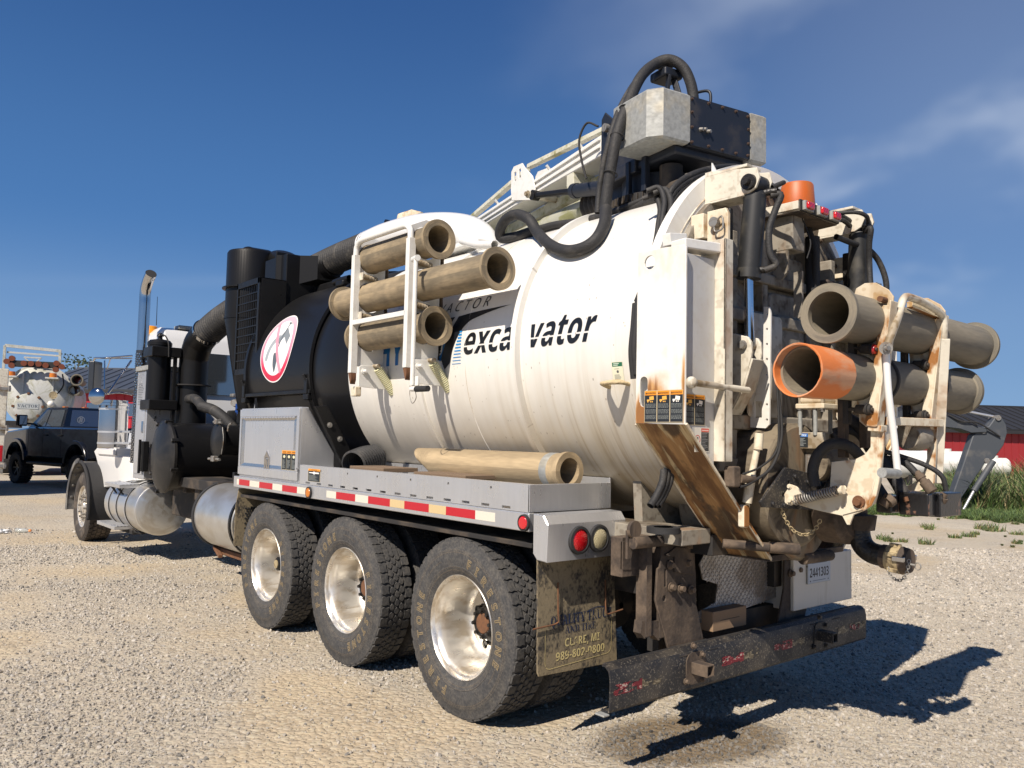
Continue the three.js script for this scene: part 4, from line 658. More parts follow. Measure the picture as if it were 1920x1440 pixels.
// ------------------------------------------------------------------ side deck with tray, tool box, lamps
{
  const dk = part('side_deck', truck, 'brushed aluminium side deck with red and white reflective tape');
  obj('side_rail', [bx(-3.372, 0.64, 1.124, 1.222, 1.20, 1.24, 0.006)], M.alu, dk);
  obj('deck_plate', [bx(-3.35, 0.64, 1.205, 1.219, 0.70, 1.20, 0.003)], M.alu, dk);
  obj('front_bracket', [bx(-3.42, -3.372, 1.16, 1.25, 1.16, 1.235)], M.black, dk);
  // tray: outer wall with drain slots and bolt holes
  const hs = []; for (let i = 0; i < 7; i++) hs.push({ x: 0.31 - i * 0.405, y: 1.335, r: 0.009 });
  const notch = []; for (let i = 0; i < 14; i++) { const x = 0.445 - i * 0.182; if (x > -1.97) notch.push(rect(x - 0.036, 1.229, x + 0.036, 1.246)); }
  obj('tray_wall', [plate(rect(-2.062, 1.224, 0.631, 1.370), 'z', 1.222, 0.012, [...hs, ...notch], 0)], M.alu, dk);
  obj('tray_wall', [bx(0.622, 0.634, 1.224, 1.370, 0.612, 1.234, 0.003)], M.alu, dk);
  obj('tray_wall', [bx(-2.062, 0.622, 1.224, 1.395, 0.600, 0.612, 0.003)], M.alu, dk);
  obj('tray_lip', [bx(-2.062, 0.631, 1.362, 1.371, 1.196, 1.222, 0.003)], M.alu, dk);
  obj('tray_floor', [bx(-2.06, 0.62, 1.226, 1.231, 0.612, 1.222, 0.001)], M.alu, dk);
  obj('wood_block', [bx(-0.55, 0.0, 1.36, 1.385, 0.9, 1.18, 0.004)], M.liner, dk);
  obj('wood_block', [bx(-1.38, -0.92, 1.36, 1.39, 0.9, 1.18, 0.004)], M.liner, dk);
  // reflective tape, segment by segment
  const redT = std({ color: rgb(0.42, 0.012, 0.022), roughness: 0.35 }), whT = std({ color: rgb(0.62, 0.59, 0.50), roughness: 0.4 }), tanT = std({ color: rgb(0.55, 0.42, 0.22), roughness: 0.5 });
  const seg = [[-3.294, 1.163], [-3.245, 1.166], [-3.009, 1.174], [-2.806, 1.176], [-2.539, 1.183], [-2.355, 1.177], [-2.085, 1.18], [-1.929, 1.178]].map((p) => p[0]);
  seg.forEach((x, i) => { if (i < 7) obj('reflective_tape', [bx(x, seg[i + 1], 1.148, 1.198, 1.2385, 1.2412, 0.0005)], i % 2 ? redT : whT, dk); });
  const seg2 = [[-1.6, 1.167], [-1.454, 1.177], [-1.177, 1.177], [-1.003, 1.175], [-0.725, 1.174], [-0.553, 1.173], [-0.279, 1.172], [-0.101, 1.173], [0.183, 1.173], [0.36, 1.176]].map((p) => p[0]);
  seg2.forEach((x, i) => { if (i < 9) obj('reflective_tape', [bx(x, seg2[i + 1], 1.150, 1.200, 1.2385, 1.2412, 0.0005)], i % 2 ? redT : i > 3 && i < 8 ? tanT : whT, dk); });
  // round side lamps
  const sl = (px, py, r, m, n) => { const p = [px, py], g = obj(n, [lathe([[0, 0.018], [r * 0.7, 0.015], [r * 0.82, 0.008]], 'z', [px, py, 1.242], 28)], m, dk); obj('lamp_bezel', [lathe([[r * 0.8, 0.004], [r * 0.84, 0.016], [r * 0.98, 0.014], [r * 1.02, 0]], 'z', [px, py, 1.240], 28)], M.rubberDark, g); };
  sl(...[-1.874, 1.167], 0.045, M.amber, 'side_marker_lamp'); sl(...[0.607, 1.17], 0.044, M.redLens, 'side_marker_lamp');
  // rear lamp box
  const pr = [[0.672, 1.223], [0.752, 1.219], [0.786, 1.176], [0.777, 0.984], [0.706, 0.987], [0.674, 1.018]];
  const lb = part('rear_lamp_box', truck, 'chamfered aluminium rear lamp box with red and clear round lamps');
  obj('housing', [plate(pr, 'z', 0.652, 0.588, [], 0.005)], M.alu, lb);
  obj('housing', [plate(pr, 'z', -1.24, 0.588, [], 0.005)], M.alu, lb);
  const xf = 0.783; 
  for (const [c, m, n] of [[[0.783, 1.085, 1.015], M.redLens, 'tail_lamp'], [[0.783, 1.086, 0.868], M.clearLens, 'reversing_lamp']]) {
    const q = obj(n, [lathe([[0, 0.020], [0.045, 0.017], [0.06, 0.008]], 'x', c, 32)], m, lb);
    obj('lamp_bezel', [lathe([[0.056, 0.0], [0.059, 0.018], [0.072, 0.016], [0.076, -0.002]], 'x', c, 36)], M.rubberDark, q);
  }
  for (const z of [-0.85, -1.05]) obj('tail_lamp', [lathe([[0, 0.020], [0.045, 0.017], [0.06, 0.008]], 'x', [xf, 1.08, z], 32)], M.redLens, lb);
  obj('side_rail', [bx(-3.372, 0.64, 1.124, 1.222, -1.24, -1.20, 0.006)], M.alu, dk);
  obj('deck_plate', [bx(-3.35, 0.64, 1.205, 1.219, -1.20, -0.70, 0.003)], M.alu, dk);
  // tool box
  const tb = part('tool_box', truck, 'brushed aluminium tool box with pyramid embossed door');
  const yT = 1.822, ytb = [[1.212, 1.224], [1.212, yT], [1.145, yT], [0.905, 1.457], [0.905, 1.224]];
  obj('box_shell', [plate(ytb, 'x', -3.325, 1.195, [], 0.008)], M.alu, tb);
  obj('door_frame', [bx(-3.325, -2.13, yT - 0.075, yT - 0.008, 1.205, 1.226, 0.006), bx(-3.325, -3.295, 1.31, yT - 0.07, 1.205, 1.224), bx(-2.175, -2.13, 1.31, yT - 0.07, 1.205, 1.226), bx(-3.325, -2.13, 1.24, 1.31, 1.205, 1.226)], M.alu, tb);
  const A = [-3.29, 1.318], B = [-2.18, 1.318], Cc = [-2.18, yT - 0.085], D = [-3.29, yT - 0.085], ct = [-2.72, 1.545, 1.180], z = 1.216, tri = (a, b) => [...[a[0], a[1], z], ...[b[0], b[1], z], ...ct];
  { const g = new THREE.BufferGeometry(); g.setAttribute('position', new THREE.Float32BufferAttribute([...tri(A, B), ...tri(B, Cc), ...tri(Cc, D), ...tri(D, A)], 3)); g.computeVertexNormals(); const d = obj('door', [g], M.aluDoor, tb); 
    const hp = [-2.728, 1.363];
    obj('latch', [plate([[hp[0] - 0.05, hp[1] - 0.075], [hp[0] + 0.05, hp[1] - 0.075], [hp[0] + 0.05, hp[1] + 0.05], [hp[0], hp[1] + 0.10], [hp[0] - 0.05, hp[1] + 0.05]], 'z', 1.208, 0.012, [rect(hp[0] - 0.03, hp[1] - 0.06, hp[0] + 0.03, hp[1] + 0.04)], 0.002), cyl([hp[0], hp[1] - 0.05, 1.21], [hp[0], hp[1] + 0.03, 1.222], 0.012, 0.012, 12)], M.chrome, d);
    obj('hinge', Array.from({ length: 20 }, (_, i) => cyl([-3.28 + i * 0.055, yT - 0.083, 1.228], [-3.235 + i * 0.055, yT - 0.083, 1.228], 0.009, 0.009, 8)), M.alu, d); }
  obj('warning_label', [zsheet(1.2165, -2.44, -2.17, 1.318, 1.475)], printMat(boxLabel(3)), tb);
  obj('warning_label', [zsheet(1.2352, -1.92, -1.72, 1.252, 1.348)], printMat(boxLabel(1)), dk);
  obj('reflector', [bx(-3.36, -3.34, 1.30, 1.62, 1.16, 1.20)], M.red, tb);
}


// ------------------------------------------------------------------ debris tank with its lettering
const TY = 2.145, TR = 0.955;
const onTank = (x, s, k = 0.003, y0 = TY, r0 = TR) => { const a = s / r0; return new THREE.Vector3(x, y0 + (r0 + k) * Math.sin(a), (r0 + k) * Math.cos(a)); };
function patch(x0, x1, s0, s1, nx, ns, k, y0, r0) {
  const pos = [], uv = [], idx = [];
  for (let j = 0; j <= ns; j++) for (let i = 0; i <= nx; i++) { const u = i / nx, v = j / ns, p = onTank(lerp(x0, x1, u), lerp(s0, s1, v), k, y0, r0); pos.push(p.x, p.y, p.z); uv.push(u, v); }
  for (let j = 0; j < ns; j++) for (let i = 0; i < nx; i++) { const a = j * (nx + 1) + i; idx.push(a, a + 1, a + nx + 2, a, a + nx + 2, a + nx + 1); }
  const g = new THREE.BufferGeometry(); g.setAttribute('position', new THREE.Float32BufferAttribute(pos, 3)); g.setAttribute('uv', new THREE.Float32BufferAttribute(uv, 2)); g.setIndex(idx); g.computeVertexNormals(); g.userData.uvm = true; return g;
}
{
  const tk = part('debris_tank', truck, 'white cylindrical debris tank with black and blue lettering, dirt runs below');
  // dirt: rain runs and road film towards the belly, thicker near the tail
  const tm = mapTex(1024, 1024, (u, v) => {
    // u: round the shell, v: along it (0 front .. 1 tail)
    const n = fbm(u, v, 6, 6, 6, 201), st = fbm(u, v, 4, 90, 4, 205), st2 = fbm(u, v, 7, 160, 3, 209), f = fbm(u, v, 60, 60, 2, 211);
    let c = mulc([0.715, 0.705, 0.665], 0.95 + 0.08 * n);
    const low = sstep(0.12, -0.85, tankUp(u)), tail = sstep(0.35, 1.0, v);
    c = mixc(c, [0.56, 0.49, 0.36], clamp(low * (0.14 + 0.66 * tail) * (0.6 + 0.6 * sstep(0.35, 0.7, st))));
    c = mixc(c, [0.26, 0.17, 0.085], clamp(sstep(0.56, 0.76, st2 * 0.75 + 0.28 * n) * low * (0.10 + 0.75 * tail * tail)));
    c = mixc(c, [0.34, 0.28, 0.20], clamp(sstep(0.58, 0.8, st) * 0.10 * sstep(0.9, -0.3, tankUp(u)) * (0.3 + 0.7 * tail)));
    c = mixc(c, [0.34, 0.27, 0.17], clamp(low * low * 0.62));
    if (hash2(Math.floor(u * 700), Math.floor(v * 700), 6) > 0.9985) c = mixc(c, [0.12, 0.08, 0.05], 0.7);
    return mulc(c, 0.96 + 0.08 * f);
  });
  M.tank = std({ map: tm, roughness: 0.36, clearcoat: 0.3, clearcoatRoughness: 0.25 });
  const lt = (pr, seg = 96) => { let g = new THREE.LatheGeometry(pr.map(([r, x]) => new THREE.Vector2(r, x)), seg); const p = g.attributes.position, u = g.attributes.uv; for (let i = 0; i < u.count; i++) u.setY(i, clamp((p.getY(i) + 1.9) / 3.15)); g.userData.uvm = true; g.rotateZ(-Math.PI / 2).translate(0, TY, 0); return g; };
  obj('shell', [lt([[0.90, -1.90], [0.945, -1.885], [TR, -1.86], [TR, -1.2], [TR, -0.4], [TR, 0.4], [TR, 0.9], [TR, 1.235]], 128)], M.tank, tk);
  const rib = (x, w, h) => lt([[TR - 0.01, x - w], [TR + h, x - w], [TR + h, x + w], [TR - 0.01, x + w]].flatMap((p) => [p, p]), 128);
  obj('stiffener_ring', [rib(0.185, 0.022, 0.042)], M.tank, tk); obj('stiffener_ring', [rib(-0.862, 0.02, 0.018)], M.tank, tk);
  obj('weld_seam', [lathe([[TR - 0.001, -0.004], [TR + 0.003, 0], [TR - 0.001, 0.004]], 'x', [-0.335, TY, 0], 96)], M.tank, tk);
  // rear flange
  const fl = obj('rear_flange', [lathe([[TR - 0.01, 1.19], [1.045, 1.20], [1.045, 1.26], [0.93, 1.262]].flatMap((p) => [p, p]), 'x', [0, TY, 0], 128)], M.white, tk);
  obj('flange_weld', [lathe([[0.95, 1.261], [0.955, 1.2655], [0.96, 1.261]], 'x', [0, TY, 0], 96)], M.whiteDirty, fl);
  // front head, black, and its glossy band
  obj('front_head', [lathe([[0.86, -2.62], [0.90, -2.60], [0.925, -2.5], [0.935, -2.3], [0.93, -2.1], [0.90, -1.9]], 'x', [0, 2.17, 0], 96)], M.blackGloss, tk);
  obj('head_ring', [lathe([[0.90, -2.61], [0.945, -2.605], [0.945, -2.565], [0.92, -2.56]], 'x', [0, 2.195, 0], 96)], M.blackGloss, tk);
  // lettering
  const X0 = -1.5, X1 = 0.9, Sa = -0.16, Sb = 0.44, PW = 2048, PH = 512, px = (x) => ((x - X0) / (X1 - X0)) * PW, py = (s) => (1 - (s - Sa) / (Sb - Sa)) * PH, ux = PW / (X1 - X0), uy = PH / (Sb - Sa);
  const logo = canvasTex(PW, PH, (g) => {
    g.clearRect(0, 0, PW, PH);
    const fit = (str, x0, x1, base, capM, font, skew, col) => { g.save(); g.font = font; const w = g.measureText(str).width; g.translate(px(x0), py(base)); g.transform(1, 0, skew, 1, 0, 0); g.scale(((x1 - x0) * ux) / w, (capM * uy) / 72); g.fillStyle = col; g.fillText(str, 0, 0); g.restore(); };
    fit('HYDRO', -1.42, -0.53, -0.03, 0.215, 'bold 100px sans-serif', 0, '#0b62a6');
    const ink = '#14171c';
    fit('exca', -0.375, 0.128, -0.004, 0.18, 'bold 100px sans-serif', -0.26, ink); fit('vator', 0.262, 0.80, -0.004, 0.18, 'bold 100px sans-serif', -0.26, ink);
    g.globalCompositeOperation = 'destination-out'; g.fillStyle = '#000'; g.fillRect(px(-0.40), py(0.054), px(0.86) - px(-0.40), 0.011 * uy); g.fillRect(px(0.128), 0, px(0.24) - px(0.128), PH); g.globalCompositeOperation = 'source-over';
    fit('V A C T O R', -0.735, -0.165, 0.303, 0.072, '100px sans-serif', -0.24, '#1b1d22');
    const path = (pts, col) => { g.fillStyle = col; g.beginPath(); pts.forEach((p, i) => (p.length === 2 ? (i ? g.lineTo(px(p[0]), py(p[1])) : g.moveTo(px(p[0]), py(p[1]))) : g.quadraticCurveTo(px(p[0]), py(p[1]), px(p[2]), py(p[3])))); g.closePath(); g.fill(); };
    path([[0.07, 0.284], [-0.20, 0.284, -0.46, 0.262], [-0.56, 0.10, -0.60, -0.02], [-0.56, -0.09], [-0.50, -0.05], [-0.44, 0.18, -0.30, 0.225], [-0.10, 0.27, 0.07, 0.284]], ink);
    path([[-0.60, 0.262], [-0.66, 0.14, -0.66, 0.02], [-0.63, -0.07], [-0.62, 0.10, -0.50, 0.262]], ink);
    path([[-0.72, 0.262], [-0.77, 0.14, -0.77, 0.02], [-0.74, -0.05], [-0.73, 0.10, -0.64, 0.262]], ink);
    for (let k = 0; k < 11; k++) {            // speed lines narrowing to a point
      const s = -0.06 + k * 0.0205, h = 0.0035 + 0.0011 * k, w = 0.115 - k * 0.0085;
      g.fillStyle = '#1c7fbf'; g.fillRect(px(-0.39 - w * 0.75), py(s + h), w * ux * 0.85, h * uy);
      g.fillStyle = '#15181d'; g.fillRect(px(-0.69), py(s + h), 0.085 * ux, h * uy);
    }
  });
  const lm = std({ map: logo, transparent: true, roughness: 0.4 });
  obj('tank_lettering', [patch(X0, 0.155, Sa, Sb, 30, 16, 0.0025, TY, TR)].map((g) => { const u = g.attributes.uv; for (let i = 0; i < u.count; i++) u.setX(i, u.getX(i) * (0.155 - X0) / (X1 - X0)); return g; }), lm, tk);
  obj('tank_lettering', [patch(0.215, X1, Sa, Sb, 14, 16, 0.0025, TY, TR)].map((g) => { const u = g.attributes.uv; for (let i = 0; i < u.count; i++) u.setX(i, lerp((0.215 - X0) / (X1 - X0), 1, u.getX(i))); return g; }), lm, tk);
  // little green and white notice and the rope loop under it
  const np = UTm([0.975, 1.969, 0.942]);
  obj('notice_label', [patch(np[0] - 0.038, np[0] + 0.038, np[1] - 0.05, np[1] + 0.05, 2, 4, 0.003, TY, TR)], printMat(canvasTex(96, 128, (g) => { g.fillStyle = '#d9d6bd'; g.fillRect(0, 0, 96, 128); g.fillStyle = '#1d6247'; g.fillRect(4, 4, 88, 28); g.fillStyle = '#cfd8c8'; g.fillRect(14, 10, 50, 5); g.fillRect(14, 20, 40, 5); g.fillStyle = '#555'; g.fillRect(20, 46, 40, 3); g.beginPath(); g.arc(48, 66, 10, 0, 7); g.fill(); for (let k = 0; k < 5; k++) g.fillRect(16, 86 + k * 7, 40 + 18 * hash2(k, 1, 4), 3); })), tk);
  const a = [0.893, 1.89, 0.92], b = [1.037, 1.901, 0.923];
  const rp = thing('rope_loop', 'tan rope loop standing out from the tank under the green label', 'rope');
  obj('rope', [tube([a, [a[0] + 0.012, a[1] + 0.012, a[2] + 0.06], [(a[0] + b[0]) / 2, a[1] + 0.012, a[2] + 0.115], [b[0] - 0.01, b[1] + 0.006, b[2] + 0.06], b], 0.011, 40, 8), tube([[a[0] + 0.01, a[1] + 0.006, a[2]], [a[0] + 0.02, a[1] + 0.018, a[2] + 0.05], [(a[0] + b[0]) / 2 + 0.01, a[1] + 0.018, a[2] + 0.10], [b[0] - 0.02, b[1] + 0.014, b[2] + 0.05], [b[0] - 0.01, b[1], b[2]]], 0.009, 40, 8)], std({ color: rgb(0.50, 0.40, 0.24), roughness: 0.95, bumpMap: bumpFine, bumpScale: 0.006 }), rp);
  // cradle under the tank
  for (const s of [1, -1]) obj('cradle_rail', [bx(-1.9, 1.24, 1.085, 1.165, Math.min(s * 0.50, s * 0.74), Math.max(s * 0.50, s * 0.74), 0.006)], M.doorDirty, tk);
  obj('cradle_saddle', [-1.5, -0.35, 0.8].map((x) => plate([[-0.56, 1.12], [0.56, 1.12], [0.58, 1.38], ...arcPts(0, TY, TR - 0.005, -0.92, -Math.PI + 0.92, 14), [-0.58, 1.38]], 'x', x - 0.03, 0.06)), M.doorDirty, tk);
}
function tankUp(u) { return -Math.sin(u * 2 * Math.PI); }
function UTm(p) { return [p[0], Math.atan2(p[1] - TY, p[2]) * TR]; }

// ------------------------------------------------------------------ black water tank cover in front of the debris tank
{
  const wt = part('water_tank', truck, 'glossy black water tank cover with a round no digging decal');
  const CY = 2.2, CR = 0.92, a0 = -0.225;
  const cov = []; { const pts = []; for (let i = 0; i <= 40; i++) { const a = a0 + ((Math.PI - 2 * a0) * i) / 40; pts.push([CR * Math.cos(a), CY + CR * Math.sin(a)]); } cov.push(plate(pts, 'x', -3.99, 1.40, [], 0.012)); }
  obj('cover', cov, M.blackGloss, wt);
  obj('cover_rim', [lathe([[CR - 0.01, -4.0], [CR + 0.022, -4.0], [CR + 0.022, -3.95], [CR - 0.01, -3.945]], 'x', [0, CY, 0], 96), lathe([[CR - 0.01, -2.66], [CR + 0.02, -2.66], [CR + 0.02, -2.61], [CR - 0.01, -2.605]], 'x', [0, CY, 0], 96)], M.blackGloss, wt);
  obj('cover_ledge', [bx(-4.03, -2.57, 1.955, 1.99, 0.80, 0.935, 0.006)], M.black, wt);
  for (const x of [-3.99, -2.63]) obj('cover_clamp', [bx(x - 0.05, x + 0.05, 1.90, 1.955, 0.84, 0.94, 0.008), bx(x - 0.03, x + 0.03, 1.95, 2.09, 0.90, 0.945, 0.008), bar([x, 2.06, 0.93], [x - 0.02, 2.12, 0.955], 0.03, 0.02)], M.black, wt);
  obj('lower_body', [lathe([[0.0, -4.0], [0.80, -3.98], [0.84, -3.9], [0.84, -2.62], [0.78, -2.6]], 'x', [0, 2.02, 0], 64)], M.blackGloss, wt);
  obj('support', [bx(-3.9, -3.75, 1.05, 1.5, -0.6, 0.6), bx(-2.75, -2.6, 1.05, 1.5, -0.6, 0.6)], M.black, wt);
  // sloping tank support beside the tool box
  const A = [1.135, 1.826], B = [1.035, 1.839], C1 = [0.749, 1.382], D = [0.884, 1.366];
  obj('support_strut', [plate([A, B, C1, D], 'x', -2.08, 0.05, [], 0.004)], M.black, wt);
  obj('strut_bolt', [...bolt([-2.03, ...[1.011, 1.683].reverse()], [1, 0, 0], 0.016), ...bolt([-2.03, ...[0.917, 1.575].reverse()], [1, 0, 0], 0.016)], M.steel, wt);
  // prohibition decal
  const sign = canvasTex(512, 512, (g) => {
    g.clearRect(0, 0, 512, 512); g.fillStyle = '#e9e6e4'; g.beginPath(); g.arc(256, 256, 250, 0, 7); g.fill();
    g.save(); g.beginPath(); g.arc(256, 256, 200, 0, 7); g.clip();
    g.strokeStyle = '#9aa0a4'; g.lineCap = 'round'; g.lineWidth = 46; g.beginPath(); g.moveTo(120, 330); g.quadraticCurveTo(150, 200, 250, 190); g.stroke();                 // a bent arm
    g.fillStyle = '#7c8286'; g.beginPath(); g.moveTo(236, 200); g.lineTo(330, 120); g.lineTo(420, 190); g.lineTo(398, 250); g.lineTo(330, 190); g.lineTo(262, 240); g.fill();
    g.lineWidth = 15; g.strokeStyle = '#5a6064'; g.beginPath(); g.moveTo(262, 300); g.lineTo(330, 80); g.stroke(); g.lineWidth = 12; g.strokeRect(312, 52, 44, 30);             // spade handle
    g.fillStyle = '#565c61'; g.beginPath(); g.moveTo(228, 300); g.lineTo(296, 300); g.quadraticCurveTo(300, 390, 262, 440); g.quadraticCurveTo(222, 390, 228, 300); g.fill();  // blade
    g.strokeStyle = '#aab0b2'; g.lineWidth = 3; for (let k = 0; k < 40; k++) { g.beginPath(); const x = 300 + 110 * hash2(k, 2, 8), y = 280 + 110 * hash2(k, 3, 8); g.moveTo(x, y); g.lineTo(x + 22 * (hash2(k, 4, 8) - 0.5), y + 26 * (hash2(k, 5, 8) - 0.5)); g.stroke(); }
    g.restore();
    const gr = g.createLinearGradient(0, 40, 0, 500); gr.addColorStop(0, 'rgba(226,170,182,0.95)'); gr.addColorStop(0.6, 'rgba(214,120,140,0.95)'); gr.addColorStop(0.78, 'rgba(200,36,66,0.95)'); gr.addColorStop(1, 'rgba(190,18,52,0.95)');
    g.strokeStyle = gr; g.lineWidth = 40; g.beginPath(); g.arc(256, 256, 222, 0, 7); g.stroke(); g.lineWidth = 38; g.strokeStyle = 'rgba(214,140,156,0.9)'; g.beginPath(); g.moveTo(150, 70); g.lineTo(360, 440); g.stroke();
  });
  obj('no_digging_decal', [patch(-3.69, -2.99, -0.13, 0.56, 16, 16, 0.003, CY, CR)], std({ map: sign, transparent: true, roughness: 0.4 }), wt);
}


// ------------------------------------------------------------------ tube rack on the tank side
{
  const rk = part('side_tube_rack', truck, 'white folding tube rack of plates and bars on the tank side');
  const hz = [{ x: 1.1, y: 2.888, r: 0.109 }, { x: 1.1, y: 2.605, r: 0.109 }, { x: 1.1, y: 2.322, r: 0.109 }];
  const outline = [[1.216, 2.13], [1.216, 2.99], [1.10, 3.045], [0.975, 3.03], [0.975, 2.15], [1.0, 2.10], [1.18, 2.10]];
  for (const x of [-1.315, -0.615]) {
    obj('rack_plate', [plate(outline, 'x', x - 0.006, 0.012, hz, 0)], M.white, rk);
    obj('rack_flange', [bx(x - 0.045, x, 2.06, 2.99, 0.972, 0.984, 0.003)], M.white, rk);
    const br = [[1.185, 2.095], [1.165, 2.108], [0.985, 2.115], [0.905, 2.06], [0.89, 1.94], [0.96, 1.945], [1.12, 1.95], [1.185, 1.958]];
    const b = obj('rack_bracket', [plate(br, 'x', x + 0.02, 0.012, [], 0.002), bx(x + 0.0, x + 0.03, 1.96, 2.10, 0.90, 0.93, 0.003), bx(x - 0.02, x + 0.06, 1.88, 1.96, 0.885, 0.91, 0.004)], M.white, rk);
    obj('bracket_bolt', [...bolt([x + 0.034, 2.065, 1.15], [1, 0, 0], 0.014, 0.04), ...bolt([x + 0.034, 2.07, 0.945], [1, 0, 0], 0.008)], M.white, b);
    const s = obj('rack_spring', [coil([x + 0.055, 2.09, 1.045], [x + 0.055, 1.915, 0.905], 0.026, 0.0065, 17)], std({ color: rgb(0.62, 0.60, 0.38), roughness: 0.5 }), rk);
    obj('spring_pin', [cyl([x + 0.02, 2.108, 1.06], [x + 0.09, 2.108, 1.06], 0.015, 0.015, 12), cyl([x + 0.02, 1.903, 0.896], [x + 0.085, 1.903, 0.896], 0.013, 0.013, 12), bx(x + 0.02, x + 0.07, 1.87, 1.92, 0.875, 0.90, 0.006)], M.whiteDirty, s);
    for (const y of [2.745, 2.462]) { const c = obj('tube_latch', [bar([x + 0.02, y, 1.20], [x + 0.02, y - 0.005, 1.05], 0.016, 0.03), coil([x + 0.04, y, 1.19], [x + 0.04, y - 0.01, 1.08], 0.016, 0.005, 9), bx(x + 0.02, x + 0.06, y - 0.028, y + 0.028, 1.19, 1.20, 0.003)], M.whiteDirty, rk); obj('latch_rod', [cyl([x + 0.06, y + 0.16, 1.0], [x + 0.06, y - 0.16, 1.0], 0.012, 0.012, 10)], M.mudSteel, c); }
    obj('retainer_bar', [cyl([x - 0.01, 2.30, 0.985], [x - 0.01, 2.95, 0.985], 0.018, 0.018, 12)], M.white, rk);
  }
  // bent outer frame: two C-section legs joined by a rounded top bar, one cross bar
  const leg = (x) => [bx(x - 0.022, x + 0.022, 2.05, 2.90, 1.235, 1.245, 0.003), bx(x + 0.016, x + 0.022, 2.05, 2.90, 1.195, 1.24, 0.002), bx(x - 0.022, x - 0.016, 2.05, 2.90, 1.195, 1.24, 0.002)];
  obj('outer_frame', [leg(-1.318), leg(-0.60), tube([[-1.318, 2.88, 1.222], [-1.310, 2.955, 1.222], [-1.25, 2.995, 1.222], [-0.95, 2.997, 1.222], [-0.67, 2.995, 1.222], [-0.608, 2.955, 1.222], [-0.60, 2.88, 1.222]], 0.022, 60, 8, false, 0.3)], M.white, rk);
  obj('cross_bar', [bx(-1.30, -0.61, 2.390, 2.425, 1.22, 1.245, 0.004)], M.white, rk);
  obj('cross_bar', [bx(-1.30, -0.61, 2.955, 2.975, 0.99, 1.03, 0.004)], M.white, rk);
  obj('leg_foot', [plate([[-1.34, 2.05], [-1.296, 2.05], [-1.296, 2.0], [-1.31, 1.97]], 'z', 1.20, 0.04), plate([[-0.62, 2.05], [-0.578, 2.05], [-0.578, 2.0], [-0.592, 1.97]], 'z', 1.20, 0.04)], M.rust, rk);
  obj('foot_lug', [bx(-1.37, -1.30, 1.885, 1.955, 1.15, 1.20, 0.008)], M.whiteRust, rk);
  // handle rod
  const hd = obj('handle_rod', [cyl([-0.452, 2.735, 1.275], [-0.452, 1.93, 1.275], 0.0145, 0.0145, 14), cyl([-0.50, 2.735, 1.262], [-0.43, 2.735, 1.275], 0.02, 0.02, 12), bx(-0.50, -0.41, 1.925, 1.985, 1.245, 1.262, 0.003), cyl([-0.46, 1.905, 1.275], [-0.40, 1.903, 1.275], 0.016, 0.016, 12)], M.white, rk);
  obj('handle_grip', [cyl([-0.405, 1.903, 1.275], [-0.275, 1.902, 1.275], 0.019, 0.019, 16)], M.rubberDark, hd);
  obj('pull_wire', [tube([[-0.50, 1.93, 1.26], [-0.49, 1.86, 1.265], [-0.45, 1.815, 1.27], [-0.41, 1.85, 1.27], [-0.42, 1.905, 1.275]], 0.0028, 30, 5)], M.steel, rk);
}
